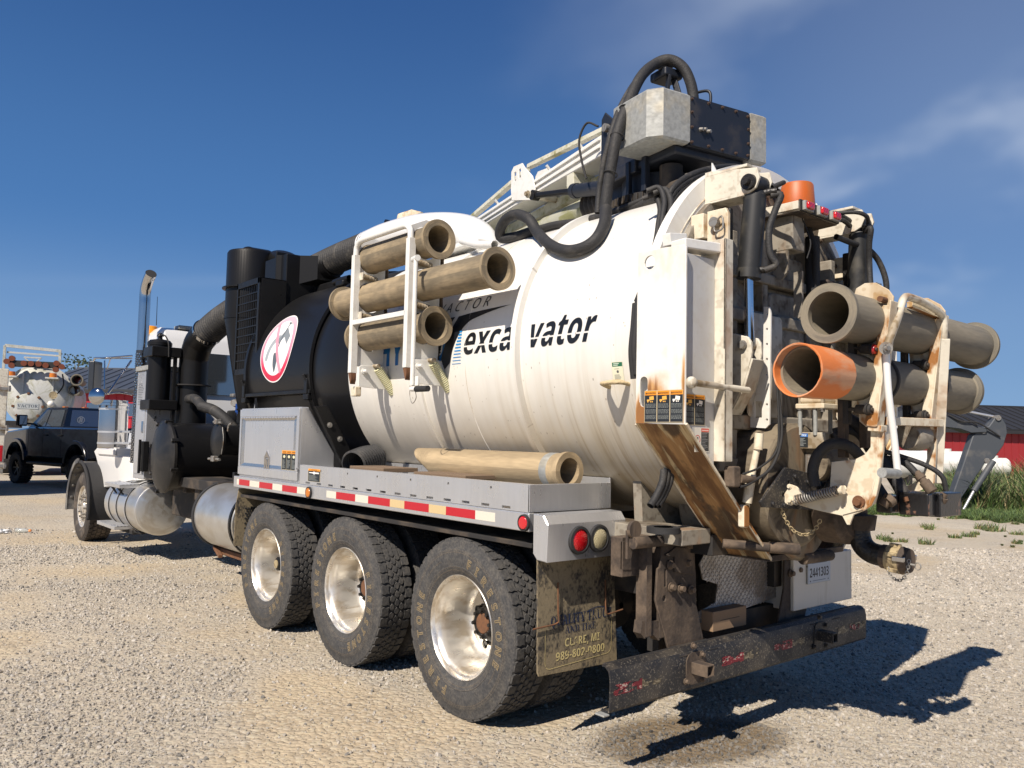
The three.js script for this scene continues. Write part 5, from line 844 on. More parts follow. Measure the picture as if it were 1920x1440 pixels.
// suction tubes: each lies in a rack and can be lifted out
const tubeProf = (L, r, rf, ri, ends = 3, fw = 0.022) => {
  const p = [[ri, fw * 1.5], [ri, 0], [rf, 0], [rf, fw], [r, fw * 1.25]];
  if (!(ends & 1)) p.splice(0, 5, [r - 0.012, 0.3], [r - 0.012, 0], [r, 0]);
  if (ends & 2) p.push([r, L - fw * 1.25], [rf, L - fw], [rf, L], [ri, L], [ri, L - 1.0 < 0.05 ? 0.05 : L - 1.0]); else p.push([r, L], [r - 0.012, L], [r - 0.012, L - 0.3]);
  return p;
};
{
  const G = 'suction tubes held in the racks';
  const mk = (label, x0, x1, y, z, m) => { const t = thing('suction_tube', label, 'tube', [x0, y, z]); obj('tube_wall', [lathe(tubeProf(x1 - x0, 0.1035, 0.129, 0.0885), 'x', [0, 0, 0], 56)], m, t); return t; };
  mk('tan suction tube in the top slot of the tank side rack', -1.34, -0.448, 2.888, 1.1, M.tubeTan);
  mk('longest tan suction tube, middle slot of the tank side rack', -1.70, 0.169, 2.605, 1.1, M.tubeTan);
  mk('tan suction tube in the bottom slot of the tank side rack', -1.44, -0.458, 2.322, 1.1, M.tubeTan);
  const mz = (label, z0, z1, x, y) => { const t = thing('suction_tube', label, 'tube', [x, y, z0]); obj('tube_wall', [lathe(tubeProf(z0 - z1, 0.111, 0.134, 0.097).map(([r, d]) => [r, -d]), 'z', [0, 0, 0], 56)], M.tubeGray, t); return t; };
  mz('grey flanged suction tube on top of the rear rack', 0.70, -0.93, 2.005, 2.195);
  const lo = thing('suction_tube', 'grey suction tube with orange end collar, lower in the rear rack', 'tube', [1.965, 1.930, 0.89]);
  obj('tube_wall', [lathe([[0.098, -1.0], [0.098, -0.05], [0.109, -0.05], [0.109, -1.65], [0.131, -1.67], [0.131, -1.70], [0.098, -1.70], [0.098, -1.2]], 'z', [0, 0, 0], 56)], M.tubeGray, lo);
  obj('end_collar', [(() => { const g = lathe([[0.110, -0.30], [0.1135, -0.298], [0.118, -0.15], [0.1185, -0.004], [0.116, 0], [0.110, -0.002], [0.109, -0.06], [0.104, -0.10]], 'z', [0, 0, 0], 72), p = g.attributes.position; for (let i = 0; i < p.count; i++) { const a = Math.atan2(p.getY(i), p.getX(i)), z = p.getZ(i); p.setZ(i, z + (z > -0.01 || z < -0.28 ? 0.0012 * Math.sin(a * 9) + 0.0012 * Math.sin(a * 23) : 0)); } return g; })()], M.orange, lo);
  obj('clamp_ring', [lathe([[0.1095, -0.72], [0.119, -0.715], [0.119, -0.70], [0.1095, -0.695]], 'z', [0, 0, 0], 56), lathe([[0.1095, -1.27], [0.119, -1.265], [0.119, -1.25], [0.1095, -1.245]], 'z', [0, 0, 0], 56)], M.rubberDark, lo);
  // tan nozzle tube lying in the deck tray, mitred front end
  const nz = thing('nozzle_tube', 'sandy tan tube with mitred tip lying in the aluminium side tray', 'tube', [0, 0, 0]);
  const ax = [0.568, 1.432, 0.88], R0 = 0.098, L0 = 1.44;
  const g = lathe([[0.074, -0.5], [0.074, 0], [0.108, 0], [0.108, -0.03], [R0, -0.034], [R0, -0.10], [R0, -0.13], [R0, -L0 + 0.16], [R0, -L0 + 0.12], [R0, -L0 + 0.08], [R0, -L0 + 0.04], [R0, -L0]], 'x', [0, 0, 0], 56), p = g.attributes.position;
  for (let i = 0; i < p.count; i++) { const x = p.getX(i); if (x < -L0 + 0.17) { const k = (-L0 + 0.17 - x) / 0.17; p.setX(i, -L0 + 0.17 - k * (0.06 + 0.11 * (0.5 + p.getY(i) / (2 * R0)) ) * 1.4); const q = 1 - k * 0.32; p.setY(i, p.getY(i) * q + k * 0.028); p.setZ(i, p.getZ(i) * (1 - k * 0.2)); } }
  g.computeVertexNormals(); const gg = g; gg.translate(ax[0], 1.434, 0.88);
  obj('tube_wall', [gg], M.tubeSand, nz);
  obj('wear_band', [lathe([[R0, -0.155], [R0 + 0.0015, -0.15], [R0 + 0.0015, -0.10], [R0, -0.095]], 'x', [ax[0], 1.434, 0.88], 56)], M.galv, nz);
  // short corrugated black hose piece
  const hs = thing('hose_section', 'short black corrugated hose piece lying beside the tool box', 'hose', [0, 0, 0]);
  const a = [-1.688, 1.38, 0.98], b = [-1.808, 1.425, 0.72];
  obj('hose_wall', [ribbed([a, [(a[0] + b[0]) / 2, (a[1] + b[1]) / 2 + 0.01, (a[2] + b[2]) / 2], b], 0.105, 0.03, 0.016, 32)], M.hose, hs);
}


// ------------------------------------------------------------------ tail door and its gear
const warnTex = (n, header) => canvasTex(128 * n, 256, (g, W) => {
  g.fillStyle = '#b7a98a'; g.fillRect(0, 0, W, 256);
  for (let k = 0; k < n; k++) {
    const x = k * 128 + 4; g.fillStyle = '#1b2026'; g.fillRect(x, 4, 120, 248); g.fillStyle = '#d98a1e'; g.fillRect(x, 4, 120, 34);
    g.fillStyle = '#1b1a18'; g.font = 'bold 21px sans-serif'; g.textAlign = 'center'; g.textBaseline = 'middle'; g.fillText(header, x + 66, 22, 92); g.beginPath(); g.moveTo(x + 4, 30); g.lineTo(x + 13, 12); g.lineTo(x + 22, 30); g.fill();
    g.fillStyle = k === n - 1 ? '#e8e4da' : '#dba54a'; g.save(); g.translate(x + 60, 68); g.fillRect(-38, 4, 26, 14); g.rotate(k === n - 1 ? 0.15 : -0.12); g.fillRect(-12, -20, 44, 30); g.restore(); for (const w of [-28, 0, 16]) { g.beginPath(); g.arc(x + 60 + w, 90, 6, 0, 7); g.fill(); }
    g.fillStyle = '#8f948f'; for (let l = 0; l < 15; l++) { const y = 108 + l * 9; if (l % 5 === 4) continue; let xx = x + 10; while (xx < x + 108) { const w = 5 + 13 * hash2(xx, l, 7 + k); g.fillRect(xx, y, Math.min(w, x + 112 - xx), 3); xx += w + 4; } }
  }
});
const warn3 = printMat(warnTex(3, 'WARNING')), warn2 = printMat(warnTex(2, 'WARNING')), danger = printMat(canvasTex(128, 192, (g) => { g.fillStyle = '#d7d2c6'; g.fillRect(0, 0, 128, 192); g.strokeStyle = '#b3241d'; g.lineWidth = 6; g.beginPath(); g.ellipse(28, 96, 20, 34, 0, 0, 7); g.stroke(); g.fillStyle = '#555'; g.fillRect(22, 74, 12, 44); g.fillStyle = '#c2391f'; g.fillRect(58, 6, 66, 28); g.fillStyle = '#222428'; g.fillRect(58, 36, 66, 150); g.fillStyle = '#999'; for (let k = 0; k < 11; k++) g.fillRect(64, 44 + k * 12, 30 + 24 * hash2(k, 1, 3), 3); g.fillStyle = '#eee'; g.font = 'bold 15px sans-serif'; g.fillText('DANGER', 62, 26, 58); }));
const dr = part('tail_door', truck, 'dirty white ribbed tail door with lift cylinders and valve gear');
{
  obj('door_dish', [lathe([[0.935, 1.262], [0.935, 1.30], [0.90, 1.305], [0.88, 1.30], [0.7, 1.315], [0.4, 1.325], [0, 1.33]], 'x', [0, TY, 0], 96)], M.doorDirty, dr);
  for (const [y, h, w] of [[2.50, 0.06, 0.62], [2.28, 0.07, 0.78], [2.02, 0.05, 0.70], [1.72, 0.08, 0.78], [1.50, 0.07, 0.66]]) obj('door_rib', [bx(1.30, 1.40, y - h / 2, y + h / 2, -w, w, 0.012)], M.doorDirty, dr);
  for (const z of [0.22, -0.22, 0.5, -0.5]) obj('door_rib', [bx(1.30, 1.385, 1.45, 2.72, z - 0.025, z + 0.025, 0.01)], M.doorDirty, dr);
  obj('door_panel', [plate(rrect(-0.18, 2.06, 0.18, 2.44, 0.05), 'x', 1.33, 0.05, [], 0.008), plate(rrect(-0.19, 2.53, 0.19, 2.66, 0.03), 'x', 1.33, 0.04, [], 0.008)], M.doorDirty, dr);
  obj('door_bolt', Array.from({ length: 26 }, (_, i) => { const a = (i / 26) * 6.283; return bolt([1.30, TY + 0.86 * Math.sin(a), 0.86 * Math.cos(a)], [1, 0, 0], 0.016, 0.02); }), M.mudSteel, dr);
  for (const s of [1, -1]) {
    // corner post
    const Z = (a, b) => [Math.min(s * a, s * b), Math.max(s * a, s * b)];
    const [p0, p1] = Z(0.735, 0.80), [q0, q1] = Z(0.735, 0.80);
    obj('corner_post', [bx(1.27, 1.535, 1.52, 2.60, ...Z(0.788, 0.80), 0.004), bx(1.523, 1.535, 1.52, 2.60, q0, q1, 0.004)], M.whiteDirty, dr);
    obj('clamp_lug', [plate([[1.36, 2.78], [1.47, 2.78], [1.485, 2.75], [1.485, 2.50], [1.46, 2.47], [1.40, 2.48], [1.36, 2.60]], 'z', s * 0.70 - 0.012, 0.024, [], 0.004), bx(1.28, 1.36, 2.64, 2.77, s * 0.70 - 0.04, s * 0.70 + 0.04, 0.006)], M.whiteRust, dr);
    obj('lug_pin', [cyl([1.42, 2.71, s * 0.70 + 0.02], [1.42, 2.71, s * 0.70 + 0.045], 0.026, 0.026, 18), tube([[1.43, 2.70, s * 0.7 + 0.04], [1.47, 2.73, s * 0.7 + 0.04], [1.475, 2.67, s * 0.7 + 0.04], [1.43, 2.66, s * 0.7 + 0.04]], 0.005, 24, 5, true)], M.steel, dr);
    obj('hinge_chain', [bx(1.36, 1.47, 2.45, 2.79, s * 0.66 - 0.02, s * 0.66 + 0.01, 0.008)], M.grease, dr);
    // cylinder bracket on the flange
    const tb = [[1.262, 3.03], [1.30, 3.03], [1.575, 2.985], [1.59, 2.93], [1.57, 2.885], [1.53, 2.865], [1.30, 2.868], [1.262, 2.855]];
    const hb = obj('cylinder_bracket', [plate(tb, 'z', s * 0.585, s * 0.014, [], 0.002), plate(tb, 'z', s * 0.475, s * 0.014, [], 0.002), bx(1.262, 1.50, 2.857, 2.868, ...Z(0.475, 0.60), 0.003), bx(1.262, 1.52, 3.005, 3.02, ...Z(0.475, 0.60), 0.003)], M.whiteDirty, dr);
    obj('bracket_gusset', [plate([[1.262, 3.03], [1.262, 3.10], [1.30, 3.03]], 'z', s * 0.53, 0.012), plate([[s * 0.58, 2.86], [s * 0.58, 2.64], [s * 0.48, 2.62], [s * 0.40, 2.86]], 'x', 1.263, 0.01)], M.white, hb);
    obj('pivot_boss', [cyl([1.533, 2.918, s * 0.595], [1.533, 2.918, s * 0.618], 0.042, 0.040, 24), cyl([1.533, 2.918, s * 0.62], [1.533, 2.918, s * 0.64], 0.022, 0.018, 12)], M.grease, hb);
    // lift cylinder
    const T = [1.53, 2.918, s * 0.535], Bm = [1.50, 2.44, s * 0.555], E = [1.50, 2.115, s * 0.545], at = (k) => [lerp(T[0], Bm[0], k), lerp(T[1], Bm[1], k), lerp(T[2], Bm[2], k)];
    const lc = part('lift_cylinder', truck);
    obj('barrel', [cyl(at(0.07), at(0.12), 0.045, 0.056, 28), cyl(at(0.12), at(0.97), 0.057, 0.0575, 36), cyl(at(0.90), Bm, 0.061, 0.062, 36), lathe([[0.0, -0.05], [0.05, -0.05], [0.05, 0.05], [0, 0.05]], 'z', T, 24)], M.cylBlack, lc);
    obj('piston_rod', [cyl(Bm, E, 0.0235, 0.0235, 24)], M.steelRod, lc);
    obj('port', [cyl([at(0.10)[0], at(0.1)[1], at(0.1)[2]], [at(0.1)[0] + 0.09, at(0.1)[1] + 0.01, at(0.1)[2] - s * 0.05], 0.02, 0.018, 12), cyl(at(0.90), [at(0.9)[0] + 0.075, at(0.9)[1] - 0.01, at(0.9)[2] - s * 0.03], 0.018, 0.018, 12)], M.grease, lc);
    obj('hydraulic_hose', [tube([[1.59, 2.86, s * 0.5], [1.63, 2.86, s * 0.47], [1.61, 2.78, s * 0.49], [1.595, 2.68, s * 0.52], [1.60, 2.56, s * 0.52], [1.62, 2.50, s * 0.50], [1.575, 2.475, s * 0.53]], 0.017, 60, 10), tube([[1.60, 2.90, s * 0.5], [1.62, 2.93, s * 0.44], [1.58, 2.95, s * 0.38], [1.45, 2.96, s * 0.32], [1.33, 3.02, s * 0.27]], 0.012, 50, 8)], M.hose, lc);
    // lower clevis
    const cp = [[1.362, 2.182], [1.520, 2.140], [1.539, 2.113], [1.545, 2.06], [1.512, 1.945], [1.485, 1.87], [1.412, 1.755], [1.400, 1.78], [1.405, 1.86], [1.418, 1.90], [1.400, 1.935], [1.362, 1.945]];
    obj('clevis', [plate(cp, 'z', s * 0.575, s * 0.018, [{ x: 1.392, y: 2.045, r: 0.042 }], 0.003), plate(cp, 'z', s * 0.49, s * 0.018, [], 0.003)], M.whiteDirty, dr);
    obj('clevis_edge', [bar([1.545, 2.03, s * 0.54], [1.49, 1.87, s * 0.54], 0.10, 0.012, [1, -0.3, 0]), bar([1.49, 1.875, s * 0.54], [1.412, 1.755, s * 0.54], 0.10, 0.012, [1, -0.6, 0])], M.whiteDirty, dr);
    obj('clevis_pin', [cyl([1.497, 2.10, s * 0.47], [1.497, 2.10, s * 0.612], 0.021, 0.021, 20), cyl([1.497, 2.10, s * 0.60], [1.497, 2.10, s * 0.618], 0.024, 0.02, 20)], M.steel, dr);
    // guard plate beside the door with its return and chute down to the sill
    const gp = part('splash_guard', truck);
    obj('guard_plate', [plate([[1.205, 1.695], [1.503, 1.69], [1.503, 2.515], [1.49, 2.53], [1.208, 2.538]], 'z', s * 1.05, s * 0.012, [{ x: 1.285, y: 2.475, r: 0.033 }, rrect(1.232, 1.775, 1.278, 1.92, 0.0225)], 0.002)], s > 0 ? M.guardRust : M.white, gp);
    obj('return_panel', [plate([[s * 1.05, 1.69], [s * 1.05, 2.50], [s * 0.80, 2.50], [s * 0.80, 1.455]], 'x', 1.462, 0.012, [], 0.002)], M.whiteGuard, gp);
    obj('top_channel', [bar([1.43, 2.545, s * 1.03], [1.46, 2.555, s * 0.79], 0.10, 0.05, [0, 1, 0], 0.008), bar([1.36, 2.58, s * 1.03], [1.36, 2.60, s * 0.90], 0.05, 0.06)], M.white, gp);
    obj('stay_rod', [cyl([1.515, 1.885, s * 1.01], [1.53, 1.872, s * 0.60], 0.016, 0.016, 14), new THREE.SphereGeometry(0.028, 16, 10).translate(1.515, 1.885, s * 1.03)], M.whiteDirty, gp);
    const f = (x, t) => [x, lerp(1.695, 1.02, t), s * lerp(1.056, 0.352, t)];
    { const th = 0.006, nx = [0, -s * 0.704, 0.675].map((v) => v / 0.975), A = f(1.203, 0), B = f(1.506, 0), Cc = f(1.506, 1), D = f(1.203, 1);
      const q = sheet(D, Cc, B, A, 1), w = sheet([D[0], D[1] - 0.009, D[2] - s * 0.009], [Cc[0], Cc[1] - 0.009, Cc[2] - s * 0.009], [B[0], B[1] - 0.009, B[2] - s * 0.009], [A[0], A[1] - 0.009, A[2] - s * 0.009], 1);
      obj('chute', [q, w], M.rustPlate, gp); obj('chute_edge', [bar(B, Cc, 0.012, 0.014), bar(A, D, 0.012, 0.014)], M.whiteRust, gp); }
    if (s > 0) {
      obj('warning_label', [zsheet(1.0665, 1.265, 1.497, 1.700, 1.852)], warn3, gp);
      obj('warning_label', [xsheet(1.4765, 1.035, 0.875, 1.69, 1.835)], warn2, gp); obj('danger_label', [xsheet(1.4765, 0.955, 0.84, 1.565, 1.68)], danger, gp);
    }
  }
  obj('tail_sill', [bx(1.20, 1.508, 1.012, 1.020, -0.36, 0.36, 0.002), bar([1.508, 1.03, 0.36], [1.508, 1.03, -0.36], 0.012, 0.03)], M.mudSteel, dr);
  obj('sill_roll', [cyl([1.53, 1.01, 0.10], [1.53, 1.01, -0.18], 0.03, 0.03, 18)], M.mudSteel, dr);
  // beacon shelf
  const sh = part('beacon_shelf', truck);
  obj('shelf_plate', [plate([[1.302, 0.198], [1.555, 0.178], [1.555, -0.223], [1.302, -0.258]], 'y', 2.848, 0.004)], M.mudSteel, sh);
  obj('shelf', [plate([[1.30, 0.20], [1.56, 0.18], [1.56, -0.225], [1.30, -0.26]], 'y', 2.853, 0.012), bx(1.30, 1.562, 2.86, 2.905, 0.18, 0.195, 0.003), bx(1.30, 1.562, 2.86, 2.905, -0.24, -0.225, 0.003), ], M.whiteDirty, sh);
  obj('shelf_front', [bx(1.555, 1.568, 2.853, 2.915, -0.225, 0.18, 0.003)], M.frame, sh);
  for (const z of [0.115, -0.03, -0.165]) { const m = obj('red_marker_lamp', [bx(1.566, 1.60, 2.865, 2.905, z - 0.033, z + 0.033, 0.01)], M.redLens, sh); obj('lamp_base', [bx(1.564, 1.585, 2.858, 2.910, z - 0.045, z + 0.045, 0.004)], M.galv, m); }
  const bc = obj('amber_beacon', [lathe([[0.094, 0], [0.094, 0.03], [0.086, 0.135], [0.080, 0.145], [0, 0.150]], 'y', [1.455, 2.905, 0.02], 48)], M.amberDusty, sh); obj('beacon_base', [cyl([1.455, 2.866, 0.02], [1.455, 2.907, 0.02], 0.098, 0.097, 40)], M.galv, bc);
  obj('shelf_wire', [tube([[1.50, 2.85, 0.05], [1.52, 2.78, 0.03], [1.54, 2.70, 0.03], [1.53, 2.62, 0.05]], 0.004, 30, 5)], M.rubberDark, sh);
  obj('centre_bracket', [bx(1.32, 1.50, 2.66, 2.86, 0.02, 0.14, 0.01), plate([[1.38, 2.66], [1.47, 2.66], [1.47, 2.54], [1.43, 2.50], [1.38, 2.52]], 'z', 0.13, 0.014), plate([[1.44, 2.56], [1.49, 2.56], [1.49, 2.32], [1.47, 2.30], [1.44, 2.31]], 'z', 0.02, 0.014)], M.doorDirty, dr);
  obj('black_conduit', [cyl([1.42, 2.80, -0.20], [1.42, 2.36, -0.20], 0.04, 0.04, 18), tube([[1.42, 2.84, -0.16], [1.46, 2.70, -0.16], [1.44, 2.5, -0.19], [1.46, 2.36, -0.2]], 0.018, 40, 8)], M.rubberDark, dr);
  obj('latch_block', [bx(1.36, 1.48, 2.42, 2.56, -0.37, -0.26, 0.015)], M.mudSteel, dr);
  // hose bundle from the shelf to the far cylinder
  obj('hose_bundle', [tube([[1.52, 2.90, -0.20], [1.50, 2.94, -0.34], [1.50, 2.93, -0.48], [1.51, 2.89, -0.53]], 0.016, 40, 8), tube([[1.54, 2.88, -0.22], [1.52, 2.91, -0.36], [1.50, 2.90, -0.50]], 0.014, 40, 8), tube([[1.52, 2.80, -0.28], [1.53, 2.79, -0.45], [1.55, 2.78, -0.58], [1.58, 2.70, -0.68], [1.60, 2.55, -0.72], [1.58, 2.35, -0.66], [1.56, 2.2, -0.60]], 0.017, 70, 10)], M.hose, dr);
  // drilled strip and sight plate
  const st = [[1.478, 2.32], [1.512, 2.315], [1.520, 2.28], [1.512, 1.71], [1.49, 1.69], [1.385, 1.695], [1.44, 1.90], [1.475, 2.0]];
  obj('drilled_strip', [plate(st, 'z', 0.375, 0.01, [...Array.from({ length: 8 }, (_, i) => ({ x: 1.497, y: 2.28 - i * 0.078, r: 0.0065 })), rect(1.425, 1.745, 1.468, 1.83)], 0)], M.white, dr);
  obj('door_plate', [plate(rrect(0.10, 1.75, 0.42, 2.30, 0.03), 'x', 1.40, 0.012, [], 0.003)], M.whiteDirty, dr);
  obj('caution_label', [xsheet(1.405, 0.72, 0.66, 1.60, 1.69)], printMat(canvasTex(64, 96, (g) => { g.fillStyle = '#d8d2be'; g.fillRect(0, 0, 64, 96); g.fillStyle = '#caa127'; g.fillRect(2, 2, 60, 24); g.fillStyle = '#333'; g.fillRect(8, 9, 46, 8); g.font = 'bold 15px sans-serif'; g.fillText('CAUTION', 6, 48, 52); g.fillRect(8, 60, 48, 5); g.fillRect(8, 74, 40, 5); })), dr);
  // knife gate valve
  const kv = part('gate_valve', truck);
  obj('valve_body', [bx(1.497, 1.715, 1.59, 1.674, 0.16, 0.20, 0.004), bx(1.50, 1.53, 1.592, 1.672, 0.06, 0.17, 0.004)], M.whiteDirty, kv);
  obj('valve_throat', [cyl([1.60, 1.52, -0.06], [1.60, 1.52, 0.15], 0.10, 0.10, 32)], M.sumpDirty, kv);
  obj('notice_label', [zsheet(0.2022, 1.553, 1.620, 1.597, 1.668)], printMat(canvasTex(96, 112, (g) => { g.fillStyle = '#1c2226'; g.fillRect(0, 0, 96, 112); g.fillStyle = '#1e5fa8'; g.fillRect(0, 0, 96, 28); g.fillStyle = '#e9eef2'; g.font = 'italic bold 20px sans-serif'; g.textAlign = 'center'; g.fillText('NOTICE', 48, 22, 70); g.fillStyle = '#9aa0a0'; for (let k = 0; k < 7; k++) g.fillRect(8, 38 + k * 10, 50 + 26 * hash2(k, 2, 5), 3); })), kv);
  obj('yoke_rod', [[1.575, 0.20], [1.66, 0.20], [1.575, 0.05], [1.66, 0.05]].map(([x, z]) => cyl([x, 1.66, z], [x, 1.80, z], 0.011, 0.011, 10)), M.galv, kv);
  obj('valve_stem', [cyl([1.617, 1.66, 0.13], [1.617, 1.80, 0.13], 0.013, 0.013, 16)], M.steelRod, kv);
  obj('valve_flange', [bx(1.558, 1.718, 1.795, 1.822, 0.04, 0.22, 0.006), bx(1.57, 1.70, 1.822, 1.86, 0.05, 0.21, 0.02)], M.whiteRust, kv);
  obj('valve_actuator', [cyl([1.635, 1.86, 0.13], [1.635, 2.05, 0.13], 0.06, 0.06, 24), ...[[1.575, 0.06], [1.70, 0.06], [1.575, 0.2], [1.70, 0.2]].map(([x, z]) => cyl([x, 1.78, z], [x, 2.05, z], 0.009, 0.009, 8))], M.whiteDirty, kv);
  obj('valve_bolt', [bolt([1.575, 1.795, 0.2], [0, -1, 0], 0.012), bolt([1.70, 1.795, 0.2], [0, -1, 0], 0.012), bolt([1.62, 1.515, 0.17], [0, 0, 1], 0.014), cyl([1.607, 1.44, 0.17], [1.607, 1.56, 0.17], 0.018, 0.018, 12)], M.steel, kv);
  // sump and its drilled black flange
  const sp = part('sump', truck);
  obj('sump_drum', [lathe([[0.30, 1.25], [0.32, 1.28], [0.32, 1.56], [0.30, 1.575], [0, 1.58]], 'x', [0, 1.40, 0.20], 64)], M.sumpDirty, sp);
  const fp = [[0.40, 1.495], [0.14, 1.46], [0.05, 1.42], [0.02, 1.30], [0.10, 1.27], [0.60, 1.305], [0.62, 1.33]].map(([z, y]) => [z, y]);
  obj('sump_flange', [plate(fp, 'x', 1.60, 0.014, [{ x: 0.42, y: 1.36, r: 0.010 }, { x: 0.31, y: 1.355, r: 0.010 }, { x: 0.37, y: 1.42, r: 0.01 }], 0.002), ...[[0.52, 1.32], [0.42, 1.31], [0.3, 1.30], [0.2, 1.42], [0.32, 1.45]].map(([z, y]) => bolt([1.614, y, z], [1, 0, 0], 0.011, 0.01))], M.bumper, sp);
  obj('drain_pipe', [cyl([1.52, 1.09, 0.40], [1.62, 1.085, 0.29], 0.028, 0.03, 20), cyl([1.35, 1.10, 0.55], [1.52, 1.09, 0.40], 0.024, 0.024, 16)], M.mudSteel, sp);
  obj('lower_tank', [lathe([[0.0, 0.9], [0.26, 0.92], [0.27, 1.0], [0.27, 1.52], [0.25, 1.54], [0, 1.55]], 'x', [0, 1.27, 0.1], 48)], M.sumpDirty, sp);
  obj('sight_pipe', [cyl([1.56, 1.66, 0.55], [1.56, 1.58, 0.56], 0.022, 0.022, 14), cyl([1.555, 1.60, 0.555], [1.52, 1.32, 0.60], 0.016, 0.02, 14), cyl([1.54, 1.46, 0.585], [1.525, 1.32, 0.60], 0.024, 0.024, 14), bx(1.49, 1.53, 1.20, 1.31, 0.58, 0.63, 0.01)], M.whiteRust, sp);
  obj('control_line', [tube([[1.57, 2.0, 0.42], [1.60, 1.72, 0.44], [1.60, 1.58, 0.46], [1.58, 1.50, 0.56], [1.55, 1.46, 0.68]], 0.006, 50, 6), tube([[1.58, 1.9, 0.42], [1.61, 1.66, 0.43], [1.60, 1.50, 0.5], [1.57, 1.42, 0.64], [1.55, 1.40, 0.70]], 0.008, 50, 6)], M.rubberDark, sp);
  obj('switch_block', [bx(1.50, 1.56, 1.40, 1.50, 0.70, 0.76, 0.01), cyl([1.55, 1.44, 0.70], [1.57, 1.435, 0.60], 0.022, 0.015, 14)], M.mudSteel, sp);
  obj('saddle_vessel', [lathe([[0.0, -0.3], [0.07, -0.29], [0.09, -0.26], [0.09, 0.26], [0.07, 0.29], [0, 0.3]], 'z', [1.43, 1.60, 0.10], 32)], M.sumpDirty, sp);
}


// ------------------------------------------------------------------ swing-out tube rack at the tail
{
  const rr = part('rear_tube_rack', truck, 'rust streaked white rear tube rack with long white lever');
  const outline = [[1.948, 2.309], [1.964, 2.356], [2.006, 2.376], [2.057, 2.372], [2.117, 2.332], [2.141, 2.296], [2.135, 2.238], [2.107, 2.043], [2.078, 1.835], [2.067, 1.7], [2.006, 1.7], [1.976, 1.725], [1.956, 1.901], [1.962, 2.053]];
  for (const z of [0.36, -0.20]) {
    const p = obj('rack_plate', [plate(outline, 'z', z - 0.006, 0.012, [], 0.002)], M.whiteRust, rr), f0 = [2.138, 2.275, 0.36], f1 = [2.067, 1.7, 0.36];
    obj('rack_channel', [bar([f0[0] + 0.004, f0[1], z + 0.005], [f1[0] + 0.004, f1[1], z + 0.005], 0.07, 0.010, [1, 0.1, 0]), bar([f0[0] - 0.02, f0[1] - 0.02, z + 0.034], [f1[0] - 0.02, f1[1], z + 0.034], 0.008, 0.045, [1, 0.1, 0])], M.whiteRust, p);
    const b = [2.104, 2.283, 0.36]; obj('plate_bolt', [cyl([b[0], b[1], z + 0.005], [b[0], b[1], z + 0.06], 0.014, 0.014, 12)], M.rust, p);
  }
  for (const [p, q, c] of [[[1.978, 2.065, 0.41], [2.086, 2.052, 0.41], 1], [[1.95, 1.781, 0.41], [2.064, 1.777, 0.41], 0], [[1.968, 2.03, -0.15], [2.079, 2.024, -0.15], 0], [[1.976, 1.77, -0.15], [2.076, 1.769, -0.15], 0]]) {
    const at = (k) => [lerp(p[0], q[0], k), lerp(p[1], q[1], k), lerp(p[2], q[2], k)];
    const l = obj('spring_latch', [cyl(at(0), at(1), 0.009, 0.009, 10), coil(at(0.3), at(0.72), 0.019, 0.004, 8), cyl(at(0.74), at(0.82), 0.028, 0.028, 16), bx(p[0] - 0.03, p[0], p[1] - 0.07, p[1] + 0.07, p[2] - 0.03, p[2] + 0.01, 0.006)], M.frame, rr);
    obj('latch_cap', [cyl(at(0.84), at(0.93), 0.024, 0.02, 16)], c ? M.red : M.frame, l);
  }
  obj('retainer_post', [bx(1.84, 1.88, 1.60, 2.10, 0.06, 0.10, 0.004)], M.mudSteel, rr); obj('retainer_post', [bx(1.80, 1.84, 1.55, 2.05, 0.20, 0.24, 0.004)], M.mudSteel, rr);
  // bent front hoop
  obj('front_hoop', [tube([[2.13, 2.061, 0.414], [2.14, 2.124, 0.382], [2.14, 2.218, 0.312], [2.14, 2.288, 0.272], [2.14, 2.314, 0.228], [2.14, 2.31, 0.057], [2.14, 2.284, -0.122], [2.14, 2.263, -0.172], [2.14, 2.216, -0.183], [2.13, 2.143, -0.199]], 0.018, 90, 10, false, 0.3), bar([2.13, 2.157, -0.199], [2.05, 1.431, -0.284], 0.05, 0.045)], M.whiteDirty, rr);
  obj('hoop_rib', [bar([2.11, 2.173, -0.218], [2.03, 1.429, -0.301], 0.02, 0.035), bar([2.1, 2.297, 0.11], [2.1, 2.276, -0.201], 0.03, 0.03)], M.whiteRust, rr);
  obj('far_plate_foot', [plate([[2.055, 1.741], [2.094, 1.741], [2.077, 1.434], [2.033, 1.404], [1.939, 1.358], [1.885, 1.382], [1.98, 1.428], [2.02, 1.471], [2.042, 1.553], [2.043, 1.633], [2.018, 1.701]], 'z', -0.212, 0.012)], M.whiteRust, rr);
  obj('cross_tube', [bar([2.056, 1.729, 0.3], [2.098, 1.734, -0.22], 0.04, 0.04)], M.whiteRust, rr);
  // lower arm with its hooked outline
  const arm = [[2.027, 1.7], [2.089, 1.693], [2.086, 1.59], [2.065, 1.453], [2.052, 1.384], [2.029, 1.336], [1.993, 1.311], [1.942, 1.287], [1.923, 1.238], [1.91, 1.237], [1.887, 1.277], [1.753, 1.294], [1.662, 1.311], [1.754, 1.361], [1.825, 1.399], [1.834, 1.53], [1.954, 1.547], [2, 1.571], [2.026, 1.606]];
  const ar = obj('lower_arm', [plate(arm, 'z', 0.348, 0.014, [], 0.002)], M.whiteRust, rr);
  obj('arm_flange', [bar([2.065, 1.686, 0.33], [2.043, 1.441, 0.33], 0.07, 0.008, [1, 0.1, 0]), bar([2.043, 1.446, 0.33], [2.014, 1.339, 0.33], 0.07, 0.008, [1, 0.1, 0]), bar([2.027, 1.695, 0.36], [2.091, 1.69, 0.36], 0.06, 0.03)], M.whiteRust, ar);
